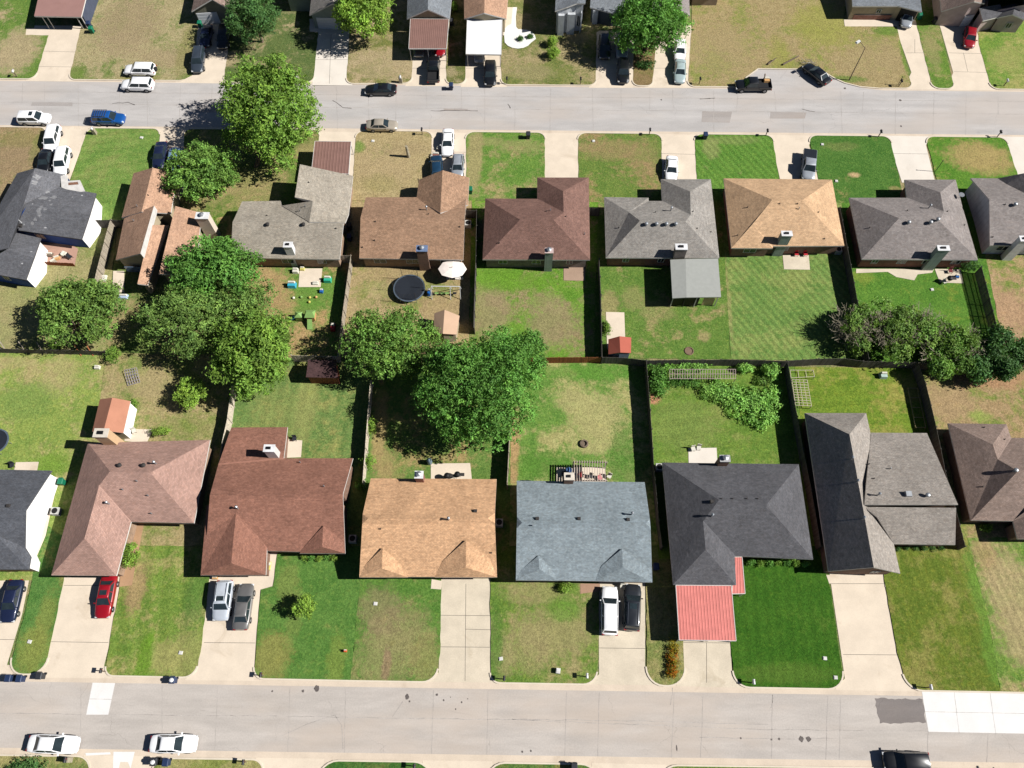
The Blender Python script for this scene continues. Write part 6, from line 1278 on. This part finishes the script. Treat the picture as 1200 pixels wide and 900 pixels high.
for lab, px, py, m, br in (('dark mailbox at the kerb of the dry brown house lawn', 495, 158, m_mbd, 0), ('dark mailbox at the kerb between the maroon and grey patio driveways', 760.5, 158.5, m_mbd, 0), ('dark mailbox at the kerb of the striped lawn of the tan hip house', 897, 159.5, m_mbd, 0), ('dark mailbox at the kerb of the deep green lawn of the grey brown house', 1029, 160.5, m_mbd, 0), ('dark mailbox at the kerb near the right end of the upper street', 1168, 161, m_mbd, 0), ('small mailbox with dark shadow at the champagne sedan lawn corner', 494, 156.5, m_mbd, 0) if 0 else ('white mailbox at the lawn corner by the bright blue suv', 112, 157, m_mbw, 1),
    ('white mailbox at the far left of the upper street', 20, 90, m_mbw, 0), ('pale brick mailbox by the tall broad tree', 350, 96.5, m_mbw, 1), ('pale mailbox by the black sedan at the lime tree lawn', 470, 97, m_mbw, 1), ('dark mailbox at the kerb right of the white carport driveway', 594, 98.5, m_mbd, 0), ('dark mailbox at the kerb of the ball shrub lawn', 680, 99, m_mbd, 0), ('dark mailbox at the left end of the dry corner lot', 819, 99, m_mbd, 0), ('dark mailbox left of the brick and tan siding house driveway', 1053, 101.5, m_mbd, 0), ('pale mailbox on the lawn of the rosy house', 1176, 101, m_mbw, 0),
    ('dark ornate mailbox at the kerb right of the reddish brown house driveway', 124, 787, m_mbd, 0), ('dark ornate mailbox at the kerb right of the red brown house driveway', 309, 792, m_mbd, 0), ('dark mailbox at the kerb right of the tan orange house driveway', 591, 796, m_mbd, 0), ('white mailbox at the kerb of the blue grey house', 687, 793, m_mbw, 0), ('white mailbox at the kerb of the charcoal house', 880, 800, m_mbw, 0), ('white mailbox at the kerb right of the mixed grey house driveway', 1085, 806, m_mbw, 0),
    ('dark mailbox below the white sports sedan', 83, 890.5, m_mbd, 1), ('dark mailbox on the verge left of centre at the bottom edge', 289, 893, m_mbd, 0), ('dark mailbox at the bottom edge below the tan orange house', 487, 898, m_mbd, 0)): mailbox(lab, px, py, m, br)
wheelie('dark bin at the bottom edge below the blue grey house', 673, 898.5, m_bind)
# street lamp
p = P(995, 94, 0); q = P(1005.5, 49, 6.4); r = thing('street_lamp', 'tall slim street lamp with a white head beside the kerb bulge', 'street lamp', (p.x, p.y, 0)); b = MB(); b.cyl(p, (p.x, p.y, 6.2), .09, .055, 8); b.build('pole', m_bark, r)
b = MB(); b.bar((p.x, p.y, 6.15), (q.x+.3, q.y, 6.4), .06); b.build('arm', m_bark, r); b = MB(); b.box((q.x, q.y, 6.42), (.85, .4, .2), .6, 0, .8); b.build('lamp_head', m_mbw, r)
# thin posts
for lab, a, h in (('thin dark post on the lawn edge of the grey brown hip house driveway', (1096, 201), 2.2), ('thin pale pole beside the front gable of the brown house', (492, 222), 2.2), ('thin pole at the edge of the dry corner lot by the driveway', (1052, 100), 1.6)):
    p = P(*a, 0); b = MB(); b.cyl(p, (p.x, p.y, h), .045, n=7); b.lathe((p.x, p.y, h), [(.05, 0), (.09, .05), (.09, .1), (.02, .16)], 8); tag(b.build('post', m_vent), lab, 'post')
# meter lids and ground boxes
m_lid = plain('meter_lid', (238, 236, 230), .7)
def lid(label, px, py, w=.45, d=.4, h=.12): p = P(px, py, .05); b = MB(); b.box((p.x, p.y, .05+h/2), (w, d, h), R.uniform(-.2, .2), 0, .9); b.box((p.x, p.y, .05+h+.012), (w*.7, d*.7, .03)); tag(b.build('meter_box', m_lid), label, 'meter box')
for lab, x, y in (('white meter lid on the lawn right of the driveway of the reddish brown house', 212, 765), ('white meter lid on the narrow lawn left of the reddish brown house driveway', 35, 752), ('white meter lid on the deep green lawn of the charcoal house', 966.5, 771.5), ('white meter lid beside the tan orange house driveway', 587, 772), ('white meter lid on the maroon house lawn by the street', 695.5, 165.5), ('white meter lid on the deep green lawn by the silver pickup', 963.5, 169.5), ('white meter lid on the tan hip house corner of the deep green lawn', 980, 212.5), ('white meter lid on the dry lawn of the brown house', 437, 165.5), ('white meter lid on the bright green lawn by the bright blue suv', 166, 161.5), ('small white cover on the back lawn of the grey brown hip house', 1092, 339.5), ('small white cover on the mower striped lawn of the mixed grey house', 979, 794), ('small white cover on the lawn of the young lime tree', 440, 707.5)): lid(lab, x, y)
lid('dark square box on the lawn of the blue grey house', 654, 786.5, .5, .6, .5)
# air conditioners
m_ac = plain('air_conditioner_case', (214, 214, 208), .5)
def ac(label, px, py):
    p = P(px, py, .8); r = thing('air_conditioner', label, 'air conditioner', (p.x, p.y, 0)); b = MB(); b.box((0, 0, .42), (.85, .85, .84)); b.build('case', m_ac, r, local=True)
    c = MB(); c.cyl((0, 0, .84), (0, 0, .87), .34, n=16); c.build('fan_grille', m_black, r, local=True); return r
for lab, x, y in (('square white air conditioner beside the white gable wall of the slate house', 64, 598.5), ('air conditioner in the gap right of the brown house', 548.5, 261), ('air conditioner in the gap right of the tan orange house', 585, 612), ('grey box unit in the gap right of the red brown house', 413, 631), ('air conditioner behind the tan hip house', 983, 292), ('air conditioner behind the charcoal house corner', 773, 547)): ac(lab, x, y)
# trampoline
def ell(c, r, n=28): return [(c.x+r*math.cos(2*math.pi*i/n), c.y+r*math.sin(2*math.pi*i/n), c.z) for i in range(n)]
m_mat = plain('trampoline_mat', (40, 46, 56), .7); m_net = NT('trampoline_net'); net_t = m_net.n('ShaderNodeBsdfTransparent'); net_x = m_net.n('ShaderNodeMixShader'); net_x.inputs[0].default_value = .12; m_net.done(m_net.scale((.02, .022, .025), m_net.ramp(m_net.noise(m_net.objco(), 6), .3, .7, .8, 1.2)), .9)
m_net.t.links.new(net_t.outputs[0], net_x.inputs[1]); m_net.t.links.new(m_net.b.outputs[0], net_x.inputs[2]); m_net.t.links.new(net_x.outputs[0], m_net.t.nodes['Material Output'].inputs[0]); m_net = m_net.m
def trampoline(label, px, py, R_, net=True):
    c = P(px, py, .8); r = thing('trampoline', label, 'trampoline', (c.x, c.y, 0)); b = MB(); b.slab([q[:2] for q in ell(c, R_-.15)], .77, .8); b.build('mat', m_mat, r)
    b = MB(); o, i = ell(c, R_), ell(c, R_-.17); n = len(o)
    b.add([(x, y, .83) for x, y, z in o]+[(x, y, .83) for x, y, z in i]+[(x, y, .74) for x, y, z in o]+[(x, y, .74) for x, y, z in i], [(k, (k+1) % n, n+(k+1) % n, n+k) for k in range(n)]+[(2*n+k, 2*n+(k+1) % n, (k+1) % n, k) for k in range(n)]+[(n+k, n+(k+1) % n, 3*n+(k+1) % n, 3*n+k) for k in range(n)]); b.build('pad', plain('trampoline_pad', (96, 110, 124), .6), r)
    for k in range(6):
        a = 2*math.pi*k/6; x, y = c.x+R_*math.cos(a), c.y+R_*math.sin(a); l = MB(); l.cyl((x, y, 0), (x, y, .76), .03, n=6); l.build('leg', m_metal, r)
        if net: l = MB(); l.cyl((x, y, .8), (x*.98+c.x*.02, y*.98+c.y*.02, 2.5), .03, n=6); l.build('net_pole', m_vent, r)
    if net:
        b = MB()
        for k in range(6):
            a, a2 = 2*math.pi*k/6, 2*math.pi*(k+1)/6; q = [(c.x+R_*math.cos(t), c.y+R_*math.sin(t)) for t in (a, a2)]
            b.add([(*q[0], .84), (*q[1], .84), (*q[1], 2.35), (*q[0], 2.35)], [(0, 1, 2, 3)])
        b.build('safety_net', m_net, r)
trampoline('round dark trampoline with a net in the brown house back yard', 479.5, 337.5, 2.15); trampoline('dark trampoline cut off by the left edge of the frame', -6, 517, 1.65, False)
# parasol and table
p = P(530, 313.5, 2.4); r = thing('parasol', 'white octagonal parasol behind the brown house', 'parasol', (p.x, p.y, 0)); b = MB(); b.lathe((p.x, p.y, 2.05), [(1.75, 0), (1.2, .15), (.6, .26), (.02, .33)], 8); b.v = [(p.x+(x-p.x)*1.1, p.y+(y-p.y)*.82, z) for x, y, z in b.v]; b.build('canopy', plain('parasol_cloth', (280, 266, 254), .7, var=.03), r); b = MB(); b.cyl((p.x, p.y, 0), (p.x, p.y, 2.7), .035, n=8); b.build('pole', m_metal, r); b = MB(); b.cyl((p.x, p.y, 0), (p.x, p.y, .12), .3, n=14); b.build('base', m_vent, r)
def table(label, px, py, w, d, h=.72, m=None):
    p = P(px, py, h); r = thing('garden_table', label, 'table', (p.x, p.y, 0)); b = MB(); b.box((p.x, p.y, h), (w, d, .05)); b.build('top', m or m_mbw, r)
    for sx in (-1, 1):
        for sy in (-1, 1): l = MB(); l.box((p.x+sx*(w/2-.08), p.y+sy*(d/2-.08), h/2), (.06, .06, h)); l.build('leg', m or m_mbw, r)
    return r
table('white table below the white parasol', 532.5, 322.5, 1.5, .8)
def chair(label, px, py, m, rz=0.0, group=None, s=1.0):
    p = P(px, py, .45); r = thing('garden_chair', label, 'chair', (p.x, p.y, .06), rz, group); b = MB(); b.box((0, 0, .42*s), (.5*s, .5*s, .05)); b.build('seat', m, r, local=True)
    b = MB(); b.box((0, .24*s, .7*s), (.5*s, .05, .55*s)); b.build('backrest', m, r, local=True)
    for sx in (-1, 1):
        for sy in (-1, 1): l = MB(); l.box((sx*.21*s, sy*.21*s, .21*s), (.04, .04, .42*s)); l.build('leg', m, r, local=True)
    return r
m_pr = plain('plastic_red', (214, 60, 70), .4); m_pb = plain('plastic_blue', (40, 110, 190), .4); m_pt = plain('plastic_teal', (60, 196, 160), .4); m_py = plain('plastic_yellow', (230, 220, 120), .4); m_pg = plain('plastic_leaf', (150, 190, 110), .4); m_pc = plain('plastic_aqua', (70, 190, 220), .4); m_pp = plain('plastic_pale', (240, 236, 220), .5); m_po = plain('plastic_tan', (230, 180, 120), .5)
chair('red chair left, below the rear eave of the tan hip house', 933.5, 297.5, m_pr, 0); chair('red chair right, below the rear eave of the tan hip house', 944, 297.5, m_pr, .2); chair('dark chair at the end of the white parasol table', 541, 321, m_bind, 1.4)
chair('dark chair on the pergola patio, left of the blue cover', 661, 556, m_bind, .3); chair('red chair on the pergola patio under the slats', 681, 557, m_pr, .2); chair('black chair on the pergola patio', 692, 558, m_bind, -.3); chair('rosy chair on the pergola patio near the right beam', 703, 560, plain('plastic_rose', (230, 150, 150), .5), .5); chair('white chair at the east end of the pergola', 714, 558, m_pp, -.5)
chair('white chair on the rear slab of the grey brown hip house', 1107, 330, m_pp, .4); chair('dark rosy chair at the rear wall of the grey brown hip house', 1114, 317.5, plain('plastic_maroon', (130, 60, 60), .5), 0)
chair('dark chair on the small patio behind the red brown house', 345, 514, m_bind, .1); chair('dark chair at the rear of the slate house at left', 14, 545, m_bind, .3); chair('black chair on the rose patio of the blue walled house', 82, 301, m_bind, 1.1); chair('white chair on the small slab behind the orange roofed shed', 157, 505, m_pp, .5); chair('white chair at the edge of the pale slab behind the charcoal house', 812.5, 526, m_pp, .2); chair('second white chair at the edge of the slab behind the charcoal house, by the chimney', 819, 524.5, m_pp, -.2)
# barbecue on the oval slab behind the tan orange house
def grill(label, px, py, w=1.2):
    p = P(px, py, .8); r = thing('barbecue', label, 'barbecue', (p.x, p.y, .06)); b = MB(); b.lathe((0, 0, .7), [(.12, 0), (.34, .12), (.38, .28), (.3, .45), (.05, .55)], 14); b.build('bowl', m_black, r, local=True)
    for a in range(3): l = MB(); l.bar((math.cos(a*2.1)*.16, math.sin(a*2.1)*.16, .75), (math.cos(a*2.1)*.36, math.sin(a*2.1)*.36, 0), .04); l.build('leg', m_metal, r, local=True)
    s = MB(); s.box((w/2, 0, .9), (.5, .4, .04)); s.build('side_shelf', m_vent, r, local=True); return r
grill('black kettle barbecue on the slab behind the tan orange house', 536, 556.5); grill('small dark barbecue beside the kettle one behind the tan orange house', 524, 558); grill('dark kettle barbecue on the back slab of the grey brown hip house', 1112.5, 327)
b = MB(); p = P(684.5, 520, .2); b.lathe((p.x, p.y, .05), [(.5, 0), (.55, .15), (.52, .3), (.35, .32), (.3, .12)], 14); tag(b.build('fire_pit', m_bark), 'dark round fire pit on the back lawn of the blue grey house', 'fire pit')
p = P(666.5, 550.5, 1.0); b = MB(); b.lathe((p.x, p.y, .06), [(.36, 0), (.42, .3), (.42, .8), (.3, 1.0), (.04, 1.06)], 12); tag(b.build('grill_cover', plain('cover_blue', (110, 150, 210), .6)), 'pale blue covered barbecue behind the chimney of the blue grey house', 'covered barbecue')
p = P(503, 540, .8); b = MB(); b.lathe((p.x, p.y, .05), [(.3, 0), (.36, .4), (.3, 1.0), (.05, 1.3)], 10); tag(b.build('grill_cover', plain('cover_grey_blue', (120, 140, 150), .6)), 'grey blue covered smoker on the lawn left of the oval slab', 'covered smoker')
p = P(807.5, 411.5, .05); b = MB(); b.lathe((p.x, p.y, .05), [(.62, 0), (.6, .1), (.5, .12), (.45, .04)], 18); tag(b.build('tree_ring', plain('ring_soil', (140, 116, 96), .9)), 'round brown earth ring on the lawn above the vegetable garden', 'earth ring')
# play things behind the long grey house
def kids_house(label, px, py):
    p = P(px, py, .6); r = thing('play_house', label, 'play house', (p.x, p.y, .05)); 
    b = MB(); b.box((.1, 0, .75), (1.1, 1.0, 1.0)); b.build('tower', m_po, r, local=True); b = MB(); b.add([(-.6, -.6, 1.25), (.75, -.6, 1.25), (.75, .6, 1.25), (-.6, .6, 1.25), (-.3, 0, 1.75), (.5, 0, 1.75)], [(0, 1, 5, 4), (2, 3, 4, 5), (1, 2, 5), (3, 0, 4), (3, 2, 1, 0)]); b.build('roof', m_pg, r, local=True)
    b = MB(); b.add([(-.3, -.5, .9), (.3, -.5, .9), (.35, -1.7, .1), (-.35, -1.7, .1), (-.3, -.5, .8), (.3, -.5, .8), (.35, -1.7, .0), (-.35, -1.7, .0)], [(0, 3, 2, 1), (4, 5, 6, 7), (0, 4, 7, 3), (1, 2, 6, 5)]); b.build('slide', m_pg, r, local=True)
    b = MB(); b.box((-1.5, 0, .55), (.9, .8, .9)); b.add([(-2.0, -.45, 1.0), (-1.0, -.45, 1.0), (-1.0, .45, 1.0), (-2.0, .45, 1.0), (-1.5, 0, 1.35)], [(0, 1, 4), (1, 2, 4), (2, 3, 4), (3, 0, 4)]); b.build('annex', m_pg, r, local=True)
    b = MB(); b.bar((-1.9, -.2, .9), (-2.9, -.3, .15), .45, .08); b.build('blue_slide', m_pc, r, local=True); return r
kids_house('green and tan plastic play house with slides behind the long grey house', 364, 371)
def toy(label, px, py, m, s=(.6, .5, .5), cat='toy', name='toy_box', rz=0.0):
    p = P(px, py, s[2]*.7); r = thing(name, label, cat, (p.x, p.y, .05), rz); b = MB(); b.box((0, 0, s[2]*.35), (s[0], s[1], s[2]*.7), 0, 0, .88); b.build('body', m, r, local=True); c = MB(); c.box((0, s[1]*.2, s[2]*.85), (s[0]*.9, s[1]*.35, s[2]*.32), 0, 0, .8); c.build('top', m_pp, r, local=True); return r
toy('teal toy chest on the lawn right of the patio of the long grey house', 383.5, 326.5, m_pt, (1.0, .8, .8)); toy('aqua toy kitchen with a white top left of the patio', 341.5, 332.5, m_pc, (1.1, .8, .9)); toy('blue tub on the lawn below the patio of the long grey house', 376.5, 340.5, m_pb, (.45, .6, .5)); toy('red play wagon in the fence shade near the round bushy tree', 390, 382.5, m_pr, (.6, 1.1, .7), 'wagon', 'play_wagon'); toy('white toy table at the left rear corner of the long grey house patio', 346, 316.5, m_pp, (.8, .7, .7)); toy('yellow and blue toy at the top left of the patio', 354, 314.5, m_py, (.6, .5, .5)); toy('white toy car on the patio of the long grey house', 369.5, 331.5, m_pp, (.8, .5, .4)); toy('white tub at the right rear corner of the long grey house', 392.5, 307.5, m_pp, (.5, .8, .9))
for i, (x, y) in enumerate(((344, 349), (353, 348), (363, 348.5), (362.5, 353.8), (370.5, 348))):
    p = P(x, y, .2); b = MB(); b.lathe((p.x, p.y, .05), [(.05, 0), (.17, .07), (.19, .17), (.13, .28), (.03, .33)], 12); tag(b.build('ball', (m_pp, m_pg, m_py, m_py, m_po)[i]), ('white ball, leftmost of the row of balls on the toy lawn', 'pale green ball, second from the left on the toy lawn', 'yellow ball in the middle of the row of balls on the toy lawn', 'yellow ball set below the row of balls on the toy lawn', 'orange ball, rightmost of the row of balls on the toy lawn')[i], 'ball')
# swing set east of the trampoline
p = P(521, 345, 0); r = thing('swing_set', 'white framed swing set with green seats beside the trampoline', 'swing set', (p.x, p.y, 0)); x0, x1 = P(504.5, 345, 2.0).x, P(538.5, 345, 2.0).x; y = p.y
b = MB(); b.bar((x0, y, 2.0), (x1, y, 2.0), .09); b.build('top_bar', m_mbw, r)
for x in (x0, (x0+x1)/2+.6, x1):
    for s in (-1, 1): b = MB(); b.bar((x, y, 2.0), (x, y+s*.85, 0), .08); b.build('leg', m_mbw, r)
for i, x in enumerate((x0+.6, x0+1.4, x0+2.0, x1-.8)):
    b = MB(); b.bar((x-.2, y, 2.0), (x-.2, y-.1, .5), .02); b.bar((x+.2, y, 2.0), (x+.2, y-.1, .5), .02); b.box((x, y-.1, .5), (.5, .3, .06)); b.build('swing', m_pg if i < 3 else m_bind, r)
toy('blue plastic ladder seat between the trampoline and the swing set', 502.5, 341.5, m_pb, (.35, .9, .9), 'toy', 'toy_slide')
# assorted clutter
toy('blue bucket on the rear slab of the grey brown hip house', 1122, 323.5, m_pb, (.5, .45, .5), 'tub', 'storage_tub'); toy('orange marker on the lawn of the young lime tree', 404.5, 762.5, plain('marker_orange', (230, 110, 60), .6), (.3, .3, .6), 'marker', 'lawn_marker'); toy('pale blue tarp bundle at the rear of the tan split level house', 144, 347, plain('tarp_pale_blue', (190, 210, 235), .6), (1.2, .7, .5), 'bundle', 'tarp_bundle'); toy('white scrap bundle beside the wide weathered fence', 120.5, 325.5, m_pp, (.9, 1.0, .4), 'bundle', 'tarp_bundle'); toy('white cooler in the alley weeds by the bright shrub', 113.5, 430, m_pp, (.7, .5, .5), 'cooler', 'cool_box'); toy('pale utility box at the back fence of the mixed grey house yard', 1036, 439, plain('box_pale_green', (196, 220, 212), .6), (.9, .8, .8), 'utility box', 'utility_box'); toy('white tub at the edge of the dark bush at far right', 1182, 443, m_pp, (.7, .4, .4), 'tub', 'storage_tub')
toy('white bag of trash at the garage door of the blue grey house', 729.5, 686, m_pp, (.6, .6, .7), 'bag', 'rubbish_bag'); toy('orange planter at the left garage corner of the red brown house', 251.5, 677, m_po, (.6, .3, .5), 'planter', 'planter'); toy('yellow door mat box at the porch of the red brown house', 314.5, 663, m_py, (.5, 1.0, .3), 'mat', 'porch_mat'); toy('red crate in the bed of the black pickup at the kerb bulge', 897, 97.5, m_po, (.9, .9, .5), 'crate', 'crate').location.z = .85
toy('wooden pallet piece leaning on the fence beside the red roofed shed', 719, 422.5, F_GREY, (.6, .3, 1.0), 'pallet', 'pallet')
toy('pile of dark household junk on the brown house driveway', 510.5, 181, plain('junk_rust', (150, 96, 84), .7), (1.0, .8, .6), 'junk', 'junk_pile'); toy('white box in the junk between the white sedan and the teal car', 513.5, 173.5, m_pp, (.5, .4, .5), 'box', 'storage_box'); toy('white pail left of the junk on the brown house driveway', 506, 183, m_pp, (.4, .4, .4), 'pail', 'pail')
for i, (x, y) in enumerate(((58, 298), (66, 302), (62, 306), (74, 297))): toy(('brown box pile on the rose patio nearest the blue wall', 'tan crate on the rose patio, lower left of the pile', 'brown crate at the lower edge of the rose patio', 'pale crate upright in the middle of the rose patio')[i], x, y, (m_bark, m_po, F_GREY, m_pp)[i], (.8, .6, .5), 'crate', 'crate', .4*i)
b = MB(); a = P(49, 310.5, 0); c = P(89, 312.5, 0); 
for i in range(40): t = (i+.5)/40; q = a.lerp(c, t); b.box((q.x, q.y, .42), (.11, .03, .84+R.uniform(-.1, .1)), 0, c4=(.8, .7, .6))
tag(b.build('low_fence', F_RED), 'low brown picket fence along the south edge of the rose patio', 'fence')
